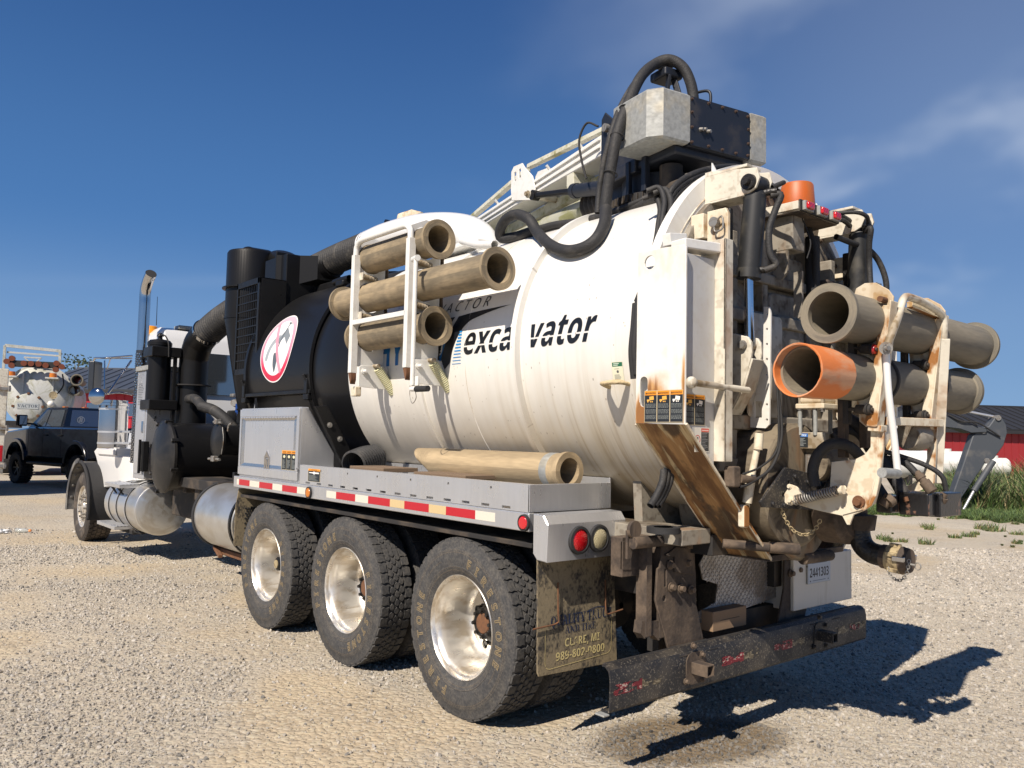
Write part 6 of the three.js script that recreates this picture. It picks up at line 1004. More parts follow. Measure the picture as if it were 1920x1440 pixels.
  const bp = [1.971, 1.349, 0.365]; obj('pivot_bolt', [cyl([bp[0], bp[1], 0.36], [bp[0], bp[1], 0.370], 0.03, 0.03, 20), bolt([bp[0], bp[1], 0.369], [0, 0, 1], 0.02, 0.016)], M.rust, ar);
  obj('pivot_plate', [plate([[1.914, 1.385], [1.991, 1.382], [1.996, 1.366], [1.991, 1.316], [1.892, 1.283]], 'z', 0.363, 0.006)], M.whiteRust, ar);
  // return spring
  const s0 = [1.675, 1.337, 0.42], s1 = [1.895, 1.398, 0.42], s2 = [1.919, 1.411, 0.39];
  const sp = obj('return_spring', [coil(s0, s1, 0.0215, 0.0044, 17)], M.steel, rr);
  obj('spring_anchor', [cyl(s1, s2, 0.011, 0.013, 12), cyl([s1[0] + 0.012, s1[1] + 0.003, s1[2]], [s1[0] + 0.03, s1[1] + 0.006, s1[2]], 0.023, 0.023, 6), plate([[1.581, 1.322], [1.646, 1.413], [1.675, 1.405], [1.718, 1.376], [1.681, 1.332], [1.646, 1.309]], 'z', 0.40, 0.010, [], 0.002), bolt([...[1.641, 1.402], 0.411], [0, 0, 1], 0.009, 0.008), bolt([...[1.647, 1.335], 0.411], [0, 0, 1], 0.012, 0.012)], M.whiteRust, sp);
  obj('safety_chain', [chain([[1.59, 1.312, 0.41], [1.605, 1.252, 0.4], [1.624, 1.189, 0.36], [1.65, 1.163, 0.32], [1.668, 1.167, 0.27], [1.685, 1.194, 0.24], [1.708, 1.236, 0.24]], 19, 0.0085, 0.0026)], M.brass, rr);
  // long white lever
  const lv = obj('lever', [tube([[2.17, 2.043, 0.505], [2.17, 1.979, 0.501], [2.17, 1.838, 0.483], [2.17, 1.651, 0.436], [2.17, 1.497, 0.403]], 0.0155, 50, 14)], M.cab, rr);
  obj('lever_pivot', [cyl([2.13, 2.053, 0.42], [2.19, 2.038, 0.547], 0.024, 0.028, 20), bolt([2.19, 2.038, 0.547], [1, 0, 0.4], 0.013, 0.012)], M.steel, lv);
  obj('lever_grip', [cyl([2.17, 1.496, 0.554], [2.17, 1.49, 0.409], 0.022, 0.022, 20)], M.galv, lv);
  obj('tan_cup', [lathe([[0, 0], [0.06, 0.0], [0.07, -0.02], [0.07, -0.14], [0.06, -0.15], [0, -0.15]], 'z', [2.023, 1.662, -0.02], 28)], M.doorDirty, rr);
  // hydraulic valve block and hoses
  const hb = part('valve_block', truck);
  obj('block', [bx(2.02, 2.16, 1.283, 1.392, 0.02, 0.07, 0.008), bx(2.03, 2.145, 1.280, 1.395, -0.06, 0.02, 0.006), bx(1.94, 2.02, 1.29, 1.37, -0.05, 0.14, 0.01), bx(2.10, 2.165, 1.275, 1.39, -0.30, -0.05, 0.006)], M.blackBlock, hb);
  obj('fitting', [cyl([2.02, 1.374, 0.16], [1.995, 1.327, 0.18], 0.024, 0.024, 12), cyl([2.03, 1.362, 0.16], [2.018, 1.344, 0.18], 0.032, 0.032, 6), cyl([2.076, 1.489, 0], [2.135, 1.415, 0], 0.017, 0.019, 14), cyl([2.086, 1.476, 0], [2.101, 1.457, 0], 0.024, 0.024, 6), cyl([2.113, 1.444, 0], [2.15, 1.398, 0], 0.026, 0.026, 12), cyl([2.163, 1.389, -0.1], [2.132, 1.327, -0.1], 0.018, 0.018, 12), cyl([2.158, 1.37, -0.1], [2.145, 1.349, -0.1], 0.026, 0.026, 6)], M.mudSteel, hb);
  obj('fitting_red_tip', [cyl([2.057, 1.369, 0.08], [2.064, 1.349, 0.08], 0.012, 0.012, 10)], M.rust, hb);
  obj('hydraulic_hose', [
    tube([[1.771, 1.41, 0.4], [1.76, 1.491, 0.4], [1.785, 1.569, 0.39], [1.837, 1.617, 0.36], [1.876, 1.608, 0.28], [1.892, 1.547, 0.18], [1.928, 1.431, 0.12], [1.993, 1.332, 0.12]], 0.027, 90, 14),
    tube([[1.651, 1.347, 0.1], [1.696, 1.432, 0.1], [1.739, 1.521, 0.1]], 0.02, 40, 10),
    tube([[1.757, 1.748, 0.05], [1.819, 1.707, 0.05], [1.864, 1.627, 0.03], [1.934, 1.522, 0.02], [2.012, 1.395, 0.02], [2.049, 1.294, 0.02]], 0.032, 80, 14),
    tube([[1.936, 1.588, 0.05], [2.005, 1.562, 0], [2.098, 1.523, -0.05], [2.16, 1.474, -0.08], [2.173, 1.402, -0.1]], 0.012, 60, 10),
    tube([[1.88, 1.547, 0.02], [1.978, 1.545, 0], [2.03, 1.526, 0], [2.076, 1.481, 0]], 0.018, 40, 10),
    tube([[1.703, 1.678, 0.1], [1.758, 1.69, 0.08], [1.813, 1.667, 0.05], [1.858, 1.587, 0.03]], 0.02, 50, 10)], M.hose, hb);
  obj('hose_clamp', [cyl([1.73, 1.672, 0.13], [1.753, 1.629, 0.13], 0.03, 0.03, 14)], M.grease, hb);
  // discharge elbow with cam lock cap
  const de = part('discharge_elbow', truck);
  obj('elbow_pipe', [tube([[1.763, 1.246, -0.05], [1.762, 1.158, -0.05], [1.781, 1.101, -0.05], [1.826, 1.068, -0.05], [1.902, 1.056, -0.05]], 0.054, 60, 28, false, 0.5)], M.grease, de);
  obj('elbow_collar', [cyl([1.884, 1.057, -0.05], [1.919, 1.055, -0.05], 0.060, 0.060, 28), cyl([1.763, 1.254, -0.05], [1.762, 1.18, -0.05], 0.085, 0.075, 28), lathe([[0.16, -0.1], [0.16, 0.02], [0.12, 0.06], [0, 0.06]], 'x', [1.703, 1.259, -0.02], 32)], M.mudSteel, de);
  const e0 = [1.913, 1.054, -0.05], e1 = [1.982, 1.05, -0.05], e2 = [2.021, 1.05, -0.05];
  const cap = obj('coupling', [cyl(e0, e1, 0.064, 0.066, 28), ...[0.4, 1.4, 2.4, 3.4, 4.4, 5.4].map((a) => bar([e0[0] + 0.012, e0[1] + 0.066 * Math.sin(a), e0[2] + 0.066 * Math.cos(a)], [e1[0], e1[1] + 0.067 * Math.sin(a), e1[2] + 0.067 * Math.cos(a)], 0.022, 0.022))], M.brass, de);
  obj('cap', [cyl(e1, e2, 0.067, 0.058, 28)], M.mudSteel, cap);
  obj('cam_arm', [bar([e1[0] - 0.02, e1[1] + 0.012, e1[2] + 0.07], [e2[0], e2[1] + 0.01, e2[2] + 0.065], 0.02, 0.026), bar([e1[0] - 0.02, e1[1] + 0.012, e1[2] - 0.07], [e2[0], e2[1] + 0.01, e2[2] - 0.065], 0.02, 0.026)], M.chrome, cap);
  obj('pull_ring', [cyl([2.043, 1.041, 0], [2.066, 1.039, 0], 0.006, 0.006, 8), tube([0, 1, 2, 3, 4, 5].map((k) => { const q = [2.078, 1.036, 0]; return [q[0] + 0.014 * Math.cos(k * 1.05), q[1] + 0.017 * Math.sin(k * 1.05), q[2]]; }), 0.003, 24, 6, true)], M.steel, cap);
  obj('cap_chain', [chain([[1.931, 1.013, 0], [1.946, 0.976, 0], [1.978, 0.955, 0], [2.004, 0.964, 0], [2.025, 0.998, 0], [2.036, 1.061, 0]], 15, 0.0075, 0.0024)], M.steel, cap);
}
// ------------------------------------------------------------------ frame tail: brackets, tread plate, licence box, mud flaps, bumper
{
  const ft = part('frame_tail', truck, 'mud coated brown steel frame tail with bolted bumper brackets');
  for (const s of [1, -1]) {
    const P = (l) => l.map(([z, y]) => [s * z, y]);
    obj('cross_plate', [plate(P([[0.95, 1.10], [0.95, 0.96], [0.40, 0.92], [0.40, 1.12], [0.62, 1.13]]), 'x', 1.02, 0.014)], M.mudSteel, ft);
    obj('channel_post', [plate(P([[0.83, 1.07], [0.815, 1.10], [0.79, 1.10], [0.79, 0.62], [0.83, 0.62]]), 'x', 1.02, 0.07), plate(P([[0.72, 1.05], [0.70, 1.085], [0.675, 1.09], [0.675, 0.60], [0.72, 0.60]]), 'x', 1.02, 0.07), bx(1.015, 1.03, 0.60, 1.09, s > 0 ? 0.68 : -0.82, s > 0 ? 0.82 : -0.68), plate(P([[0.85, 0.70], [0.67, 0.68], [0.68, 0.60], [0.72, 0.585], [0.76, 0.62], [0.83, 0.61], [0.86, 0.64]]), 'x', 1.03, 0.05)], M.mudSteel, ft);
    const mt = obj('bumper_mount', [plate(P([[0.755, 0.955], [0.735, 0.965], [0.72, 1.085], [0.455, 1.05], [0.435, 0.90], [0.430, 0.74], [0.365, 0.545], [0.66, 0.53], [0.77, 0.80]]), 'x', 1.085, 0.014, [{ x: s * 0.70, y: 0.80, r: 0.014 }, rect(Math.min(s * 0.70, s * 0.685), 0.86, Math.max(s * 0.70, s * 0.685), 0.95)], 0.003), plate(P([[0.71, 1.02], [0.63, 1.01], [0.63, 0.93], [0.46, 0.90], [0.46, 1.01], [0.48, 1.04], [0.62, 1.06]]), 'x', 1.10, 0.010, [], 0.002)], M.mudSteel, ft);
    obj('mount_bolt', [[0.665, 0.97], [0.52, 0.97], [0.655, 0.855], [0.575, 0.84], [0.49, 0.825]].map(([z, y]) => bolt([1.105, y, s * z], [1, 0, 0], 0.017, 0.02)), M.mudSteel, mt);
    obj('frame_end', [bx(0.95, 1.03, 0.92, 1.12, s > 0 ? 0.46 : -0.95, s > 0 ? 0.95 : -0.46)], M.mudSteel, ft);
    obj('lift_eye', [cyl([1.08, 1.165, s * 0.93], [1.10, 1.165, s * 0.93], 0.045, 0.045, 18), plate(P([[0.96, 1.16], [0.90, 1.16], [0.93, 1.02], [0.96, 1.02]]), 'x', 1.06, 0.014)], M.mudSteel, ft);
    obj('frame_bracket', [bx(1.03, 1.10, 1.02, 1.10, s > 0 ? 0.46 : -0.56, s > 0 ? 0.56 : -0.46, 0.01), bolt([1.10, 1.06, s * 0.51], [1, 0, 0], 0.02, 0.02)], M.mudSteel, ft);
    // mud flap
    const fp = part('mud_flap', truck);
    obj('flap', [plate(P([[1.215, 0.99], [1.20, 0.41], [1.19, 0.39], [0.61, 0.375], [0.602, 0.39], [0.64, 0.99]]), 'x', 0.675, 0.012, [], 0.002)], M.mudflapMap, fp);
    if (s > 0) obj('flap_print', [xsheet(0.6892, 1.20, 0.605, 0.38, 0.97)], M.flapPrint, fp);
    obj('flap_wire', [tube([[0.70, 0.86, s * 1.08], [0.70, 0.70, s * 1.075], [0.70, 0.655, s * 1.07], [0.70, 0.645, s * 1.10], [0.70, 0.640, s * 1.25]], 0.0045, 40, 6, false, 0.1), tube([[0.70, 0.84, s * 0.72], [0.70, 0.70, s * 0.715], [0.70, 0.655, s * 0.71], [0.70, 0.65, s * 0.69], [0.70, 0.662, s * 0.575]], 0.0045, 40, 6, false, 0.1)], M.rust, fp);
    // flap ahead of the wheels
    const ff = part('mud_flap', truck);
    obj('flap', [plate(P([[1.20, 1.11], [1.225, 0.94], [1.225, 0.60], [0.70, 0.56], [0.70, 1.11]]), 'x', -3.35, 0.012, [], 0.002)], M.mudflapMap, ff);
    const hx = []; for (let i = 0; i < 9; i++) for (let j = 0; j < 15; j++) hx.push(cyl([-3.345, 0.62 + j * 0.022, s * (1.13 - i * 0.026 - (j & 1) * 0.013)], [-3.332, 0.62 + j * 0.022, s * (1.13 - i * 0.026 - (j & 1) * 0.013)], 0.0105, 0.0095, 6));
    const q = obj('flap_studs', hx, M.rubberDark, ff); q.userData.kind = 'stuff';
  }
  obj('tail_pipe_rail', [cyl([1.10, 1.10, 0.95], [1.10, 1.10, 0.45], 0.03, 0.03, 14)], M.mudSteel, ft);
  // bent tread plate with raised lozenges
  const o = [[0.235, 0.97], [0.215, 0.985], [-0.55, 0.93], [-0.575, 0.90], [-0.50, 0.73], [-0.60, 0.70], [-0.52, 0.665], [-0.20, 0.635], [0.10, 0.615], [0.27, 0.60], [0.30, 0.62], [0.27, 0.665], [0.12, 0.70], [0.10, 0.80], [0.24, 0.84], [0.27, 0.93]];
  const tp = obj('tread_plate', [plate(o, 'x', 0.99, 0.008)], M.diamond, ft), lz = [];
  const inside = (z, y) => { let c = false; for (let i = 0, j = o.length - 1; i < o.length; j = i++) if ((o[i][1] > y) !== (o[j][1] > y) && z < ((o[j][0] - o[i][0]) * (y - o[i][1])) / (o[j][1] - o[i][1]) + o[i][0]) c = !c; return c; };
  for (let i = 0; i < 46; i++) for (let j = 0; j < 20; j++) { const z = -0.58 + i * 0.02, y = 0.61 + j * 0.02, a = (i + j) & 1 ? 0.75 : -0.75; if (inside(z, y)) { const b = bx(-0.001, 0.003, -0.010, 0.010, -0.0022, 0.0022, 0.001); b.rotateX(a).translate(0.998, y, z); lz.push(b); } }
  const tl = obj('tread_lozenge', lz, M.diamond, tp); tl.userData.kind = 'stuff';
  obj('tail_bar', [bx(0.90, 0.98, 0.48, 0.62, -0.6, 0.6)], M.frame, ft);
  // licence box under the right hand side
  const lb = part('licence_box', truck, 'white box with licence plate under the tail');
  obj('box', [bx(0.70, 1.12, 0.595, 0.92, -1.215, -0.50, 0.008)], M.boxWhite, lb);
  const lp = obj('licence_plate', [bx(1.122, 1.130, 0.745, 0.885, -0.92, -0.64, 0.006)], M.galv, lb);
  obj('plate_print', [xsheet(1.1312, -0.645, -0.915, 0.748, 0.882)], printMat(canvasTex(384, 192, (g) => { g.fillStyle = '#a9b1ba'; g.fillRect(0, 0, 384, 192); g.fillStyle = '#15181c'; g.font = 'bold 112px sans-serif'; g.textAlign = 'center'; g.textBaseline = 'middle'; g.fillText('2441303', 192, 100, 330); g.fillStyle = '#5c6a78'; g.fillRect(80, 168, 220, 6); g.fillRect(60, 12, 260, 8); g.fillStyle = '#222'; for (const x of [40, 344]) { g.beginPath(); g.arc(x, 172, 7, 0, 7); g.fill(); } })), lp);
  // bumper: a folded channel with hitch tubes
  const bm = part('rear_bumper', truck, 'worn black channel bumper with peeling red and white tape');
  const prof = [[1.155, 0.552], [1.175, 0.552], [1.196, 0.535], [1.205, 0.50], [1.202, 0.365], [1.197, 0.357], [1.150, 0.350], [1.150, 0.342], [1.203, 0.349], [1.211, 0.362], [1.213, 0.505], [1.203, 0.543], [1.178, 0.560], [1.155, 0.560]];
  obj('bumper_channel', [plate(prof, 'z', -1.22, 2.44, [], 0)], M.bumper, bm);
  obj('bumper_brace', [bx(1.10, 1.15, 0.44, 0.55, 0.35, 0.66), bx(1.10, 1.15, 0.44, 0.55, -0.66, -0.35), bx(1.14, 1.155, 0.552, 0.562, -1.2, 1.2)], M.frame, bm);
  obj('corner_tab', [bx(1.145, 1.205, 0.335, 0.345, 1.215, 1.255)], M.galv, bm);
  const peel = (seed, redness) => canvasTex(256, 64, (g) => { g.clearRect(0, 0, 256, 64); for (let i = 0; i < 256; i += 2) for (let j = 0; j < 64; j += 2) { const n = fbm(i / 256, j / 64, 9, 3, 5, seed), m = fbm(i / 256, j / 64, 20, 6, 4, seed + 9); if (n > 0.43 + 0.12 * Math.abs(j - 32) / 32) { g.fillStyle = redness && i < 150 ? (m > 0.62 ? '#b8a79a' : m > 0.5 ? '#8f2231' : '#6d1826') : m > 0.55 ? '#8a806a' : '#5d5443'; g.fillRect(i, j, 2, 2); } } });
  for (const [z0, z1, sd, rd] of [[1.20, 0.86, 301, 1], [0.36, 0.02, 303, 1], [-0.14, -0.46, 305, 1], [-0.78, -1.20, 307, 0], [-1.0, -1.21, 309, 1]]) obj('peeling_tape', [sheet([1.2125 + (sd === 309 ? 0.001 : 0), 0.425, z0], [1.2125 + (sd === 309 ? 0.001 : 0), 0.425, z1], [1.2145 + (sd === 309 ? 0.001 : 0), 0.475, z1], [1.2145 + (sd === 309 ? 0.001 : 0), 0.475, z0])], std({ map: peel(sd, rd), transparent: true, roughness: 0.5 }), bm);
  for (const [px, py] of [[1302, 1250], [1537, 1190]]) {
    const h = px === 1302 ? [1.213, 0.463, 0.595] : [1.213, 0.457, -0.636], y = h[1], z = h[2];
    const t = obj('hitch_tube', [bx(1.21, 1.315, y - 0.03, y + 0.03, z + 0.022, z + 0.030, 0.003), bx(1.21, 1.315, y - 0.03, y + 0.03, z - 0.030, z - 0.022, 0.003), bx(1.21, 1.315, y + 0.022, y + 0.030, z - 0.022, z + 0.022, 0.003), bx(1.21, 1.315, y - 0.030, y - 0.022, z - 0.022, z + 0.022, 0.003)], px === 1302 ? M.mudSteel : M.bumper, bm);
    obj('hitch_plate', [plate(rrect(z - 0.09, y - 0.085, z + 0.07, y + 0.075, 0.05), 'x', 1.2115, 0.006), ...[[-0.075, -0.06], [0.055, 0.055], [-0.02, 0.11], [0.06, -0.07]].map(([a, b]) => bolt([1.2165, y + b, z - a], [1, 0, 0], 0.012, 0.014))], px === 1302 ? M.mudSteel : M.bumper, t);
  }
  obj('slot_trim', [0.66, 0.44, -0.58, -0.84].map((z) => bx(1.2, 1.2105, 0.525, 0.531, z - 0.05, z + 0.05, 0.002)), M.frame, bm);
  // cardboard behind the bumper
  const cb = thing('cardboard_box', 'flattened brown cardboard box lodged behind the rear bumper', 'box', [0.985, 0.563, 0.12]);
  obj('carton', [bx(0, 0.09, 0, 0.11, -0.19, 0.13, 0.004)], M.cardboard, cb); obj('tape_seam', [bx(0.088, 0.0915, 0.055, 0.058, -0.12, 0.06, 0.001)], M.frame, cb);
}


// ------------------------------------------------------------------ boom, turret and counterweight on top of the tank (slewed a little to the right)
{
  const bm = part('boom', truck, 'white boom with grey counterweights on a black turret above the tank'); bm.position.set(0.48, 0, 0); bm.rotation.y = -0.19;
  // counterweights
  const cwL = [[0.10, 0.47], [0.42, 0.47], [0.495, 0.405], [0.495, 0.205], [0.10, 0.205]], fl = (l) => l.map(([x, z]) => [x, -z]);
  obj('counterweight', [plate(cwL, 'y', 3.355, 0.30, [], 0.012)], M.galv, bm, 'left grey counterweight block with bright chamfer');
  obj('counterweight', [plate([[0.10, -0.285], [0.495, -0.285], [0.495, -0.415], [0.40, -0.43], [0.10, -0.43]], 'y', 3.345, 0.31, [], 0.012)], M.galv, bm);
  obj('cover_plate', [bx(0.08, 0.478, 3.35, 3.65, -0.283, 0.203, 0.004), plate(rrect(-0.28, 3.352, 0.20, 3.648, 0.02), 'x', 0.48, 0.012, [], 0.002)], M.blackNavy, bm);
  obj('cover_bolt', [[0.19, 3.63], [0.06, 3.632], [-0.05, 3.632], [-0.16, 3.63], [-0.26, 3.62], [0.19, 3.37], [0.06, 3.37], [-0.05, 3.37], [-0.16, 3.37], [-0.26, 3.375], [0.19, 3.55], [0.19, 3.46], [-0.265, 3.54], [-0.265, 3.45]].map(([z, y]) => bolt([0.492, y, z], [1, 0, 0], 0.007, 0.010)), M.darkRust, bm);
  obj('port_plug', [[0.125, 3.46], [0.065, 3.46], [0.10, 3.465]].map(([z, y]) => cyl([0.492, y, z], [0.515, y - 0.004, z - 0.006], 0.012, 0.010, 10)), M.steel, bm);
  // turret
  obj('turret', [bx(-0.30, 0.10, 3.28, 3.37, -0.30, 0.30, 0.01), lathe([[0.26, 3.12], [0.26, 3.28], [0.22, 3.30], [0, 3.30]], 'y', [0, 0, 0], 48), bx(-0.10, 0.45, 3.30, 3.36, -0.28, 0.28, 0.02), bx(0.16, 0.20, 3.14, 3.36, 0.26, 0.30, 0.004), bx(0.02, 0.05, 3.14, 3.36, 0.28, 0.31, 0.004)], M.blackNavy, bm);
  obj('ring_gear', [lathe([[0.20, 3.08], [0.34, 3.08], [0.34, 3.14], [0.30, 3.15], [0.20, 3.15]], 'y', [0, 0, 0], 64), ...Array.from({ length: 60 }, (_, i) => { const b = bx(0.33, 0.355, 3.085, 3.135, -0.008, 0.008, 0.003); return b.rotateY((i / 60) * 6.283); })], M.frame, bm);
  obj('slew_motor', [cyl([0.30, 3.10, 0.18], [0.30, 3.28, 0.18], 0.07, 0.07, 20), bx(0.26, 0.50, 3.10, 3.16, -0.05, 0.24, 0.01), cyl([0.30, 3.2, -0.2], [0.30, 3.30, -0.2], 0.06, 0.06, 20)], M.frame, bm);
  for (const z of [0.20, -0.20]) obj('cheek_plate', [plate([[-0.40, 3.80], [-0.36, 3.84], [-0.22, 3.72], [0.10, 3.62], [0.10, 3.30], [-0.20, 3.18], [-0.36, 3.17], [-0.40, 3.21]], 'z', z - 0.008, 0.016, [{ x: -0.30, y: 3.72, r: 0.02 }], 0.003)], M.blackNavy, bm);
  obj('cheek_pin', [cyl([-0.33, 3.72, -0.24], [-0.33, 3.72, 0.235], 0.028, 0.028, 16), bolt([-0.30, 3.60, 0.21], [0, 0, 1], 0.014, 0.02), bolt([-0.28, 3.66, 0.21], [0, 0, 1], 0.012, 0.02)], M.steel, bm);
  // boom beams
  const bt = obj('boom_beam', [plate([[-0.36, 3.775], [-0.52, 3.770], [-1.40, 3.70], [-3.30, 3.555], [-3.30, 3.45], [-1.42, 3.575], [-0.52, 3.615], [-0.36, 3.62]], 'z', -0.105, 0.21, [], 0.006)], M.white, bm);
  obj('beam_rail', [bar([-0.55, 3.735, 0.114], [-3.25, 3.53, 0.114], 0.014, 0.02), bar([-0.55, 3.68, 0.114], [-3.25, 3.49, 0.114], 0.014, 0.02), ...[-0.8, -1.25, -2.1, -2.9].map((x) => cyl([x, 3.765 + (x + 0.5) * 0.075, 0.09], [x, 3.80 + (x + 0.5) * 0.075, 0.125], 0.012, 0.012, 8))], M.white, bt);
  const mossy = std({ map: paintMap(261, [0.56, 0.55, 0.46], [0.22, 0.21, 0.08], 0.0, 1.1), roughness: 0.7 });
  obj('inner_beam', [plate([[-0.42, 3.60], [-3.4, 3.44], [-3.4, 3.36], [-0.42, 3.52]], 'z', -0.16, 0.10, [], 0.005), bx(-1.0, -0.9, 3.45, 3.62, -0.1, 0.1, 0.01)], mossy, bm);
  obj('tie_bar', [bar([-0.60, 3.845, 0.02], [-1.70, 3.880, 0.02], 0.05, 0.035), bar([-1.72, 3.86, 0.02], [-3.2, 3.62, 0.02], 0.05, 0.035)], mossy, bm);
  for (const z of [0.112, -0.124]) obj('boom_bracket', [plate([[-1.82, 3.69], [-1.82, 3.85], [-1.78, 3.885], [-1.64, 3.875], [-1.60, 3.83], [-1.47, 3.72], [-1.42, 3.60], [-1.44, 3.53], [-1.50, 3.53], [-1.80, 3.60]], 'z', z, 0.012, [rrect(-1.77, 3.755, -1.735, 3.83, 0.008), rrect(-1.69, 3.76, -1.655, 3.835, 0.008)], 0.002)], M.white, bm);
  obj('bracket_pin', [cyl([-1.40, 3.54, -0.14], [-1.40, 3.54, 0.20], 0.03, 0.03, 20), bolt([-1.40, 3.54, 0.20], [0, 0, 1], 0.02, 0.02)], M.whiteDirty, bm);
    obj('luff_rod', [cyl([-1.357, 3.525, 0.16], [-0.77, 3.411, 0.16], 0.024, 0.024, 18), lathe([[0, -0.03], [0.04, -0.03], [0.04, 0.03], [0, 0.03]], 'z', [-1.357, 3.525, 0.16], 20)], M.black, bm);
  obj('luff_barrel', [cyl([-0.78, 3.412, 0.16], [-0.34, 3.325, 0.17], 0.050, 0.050, 28), cyl([-0.80, 3.416, 0.16], [-0.75, 3.406, 0.16], 0.055, 0.055, 28)], M.blackNavy, bm);
  obj('boom_cable', [tube([[-0.42, 3.76, 0.22], [-0.50, 3.80, 0.26], [-0.56, 3.70, 0.28], [-0.53, 3.55, 0.28], [-0.48, 3.40, 0.27]], 0.008, 50, 6)], M.rubberDark, bm);
  // suction pipe under the boom, dropping into the turret
  const mp = std({ map: mapTex(256, 256, (u, v) => mixc([0.33, 0.33, 0.27], [0.20, 0.20, 0.09], sstep(0.42, 0.7, fbm(u, v, 5, 5, 5, 263))), [1.5, 1.5]), roughness: 0.7 });
  obj('suction_pipe', [tube([[-3.3, 3.26, 0.0], [-2.2, 3.275, 0.0], [-0.80, 3.315, 0.0], [-0.45, 3.315, 0.0]], 0.092, 60, 32)], mp, bm);
  obj('pipe_coupling', [ribbed([[-0.80, 3.315, 0.0], [-0.5, 3.318, 0.0], [-0.20, 3.28, 0], [-0.05, 3.15, 0]], 0.112, 0.05, 0.014, 28)], M.frame, bm);
  // hose loom arching over the turret
  obj('hose_mast', [bar([0.05, 3.66, 0.04], [0.13, 3.95, 0.06], 0.02, 0.04), bar([0.18, 3.66, -0.04], [0.10, 3.96, 0.0], 0.02, 0.04), bar([0.04, 3.80, 0.06], [0.26, 3.70, -0.10], 0.02, 0.05), bx(0.0, 0.10, 4.03, 4.09, -0.02, 0.10, 0.015), bx(-0.02, 0.14, 3.94, 4.0, -0.05, 0.10, 0.015), tube([[0.16, 3.86, -0.12], [0.26, 3.84, -0.16], [0.27, 3.72, -0.16]], 0.01, 30, 8)], M.blackNavy, bm);
  const hz = [0.45, 0.3];
  obj('hose_loom', [
    tube([[0.21, 3.66, -0.07], [0.215, 3.78, -0.07], [0.205, 3.90, -0.05], [0.175, 4.0, -0.01], [0.125, 4.05, 0.06], [0.09, 4.01, 0.15], [0.13, 3.874, 0.29], [0.18, 3.66, 0.42], [0.205, 3.469, 0.51], [0.19, 3.286, 0.54], [0.164, 3.13, 0.55], [0.147, 2.984, 0.56]], 0.034, 120, 18),
    tube([[0.05, 4.05, 0.06], [0.02, 3.99, 0.16], [0.07, 3.86, 0.29], [0.12, 3.66, 0.43], [0.15, 3.47, 0.52], [0.12, 3.28, 0.55], [0.09, 3.12, 0.56], [0.09, 2.98, 0.57]], 0.020, 90, 12)], M.hose, bm);
  obj('loom_tie', [[0.20, 3.43, 0.512], [0.18, 3.20, 0.545], [0.19, 3.62, 0.44]].map((p) => { const g = new THREE.TorusGeometry(0.042, 0.004, 6, 24); return g.rotateX(1.25).rotateY(0.1).translate(...p); }), M.rubberDark, bm);
}
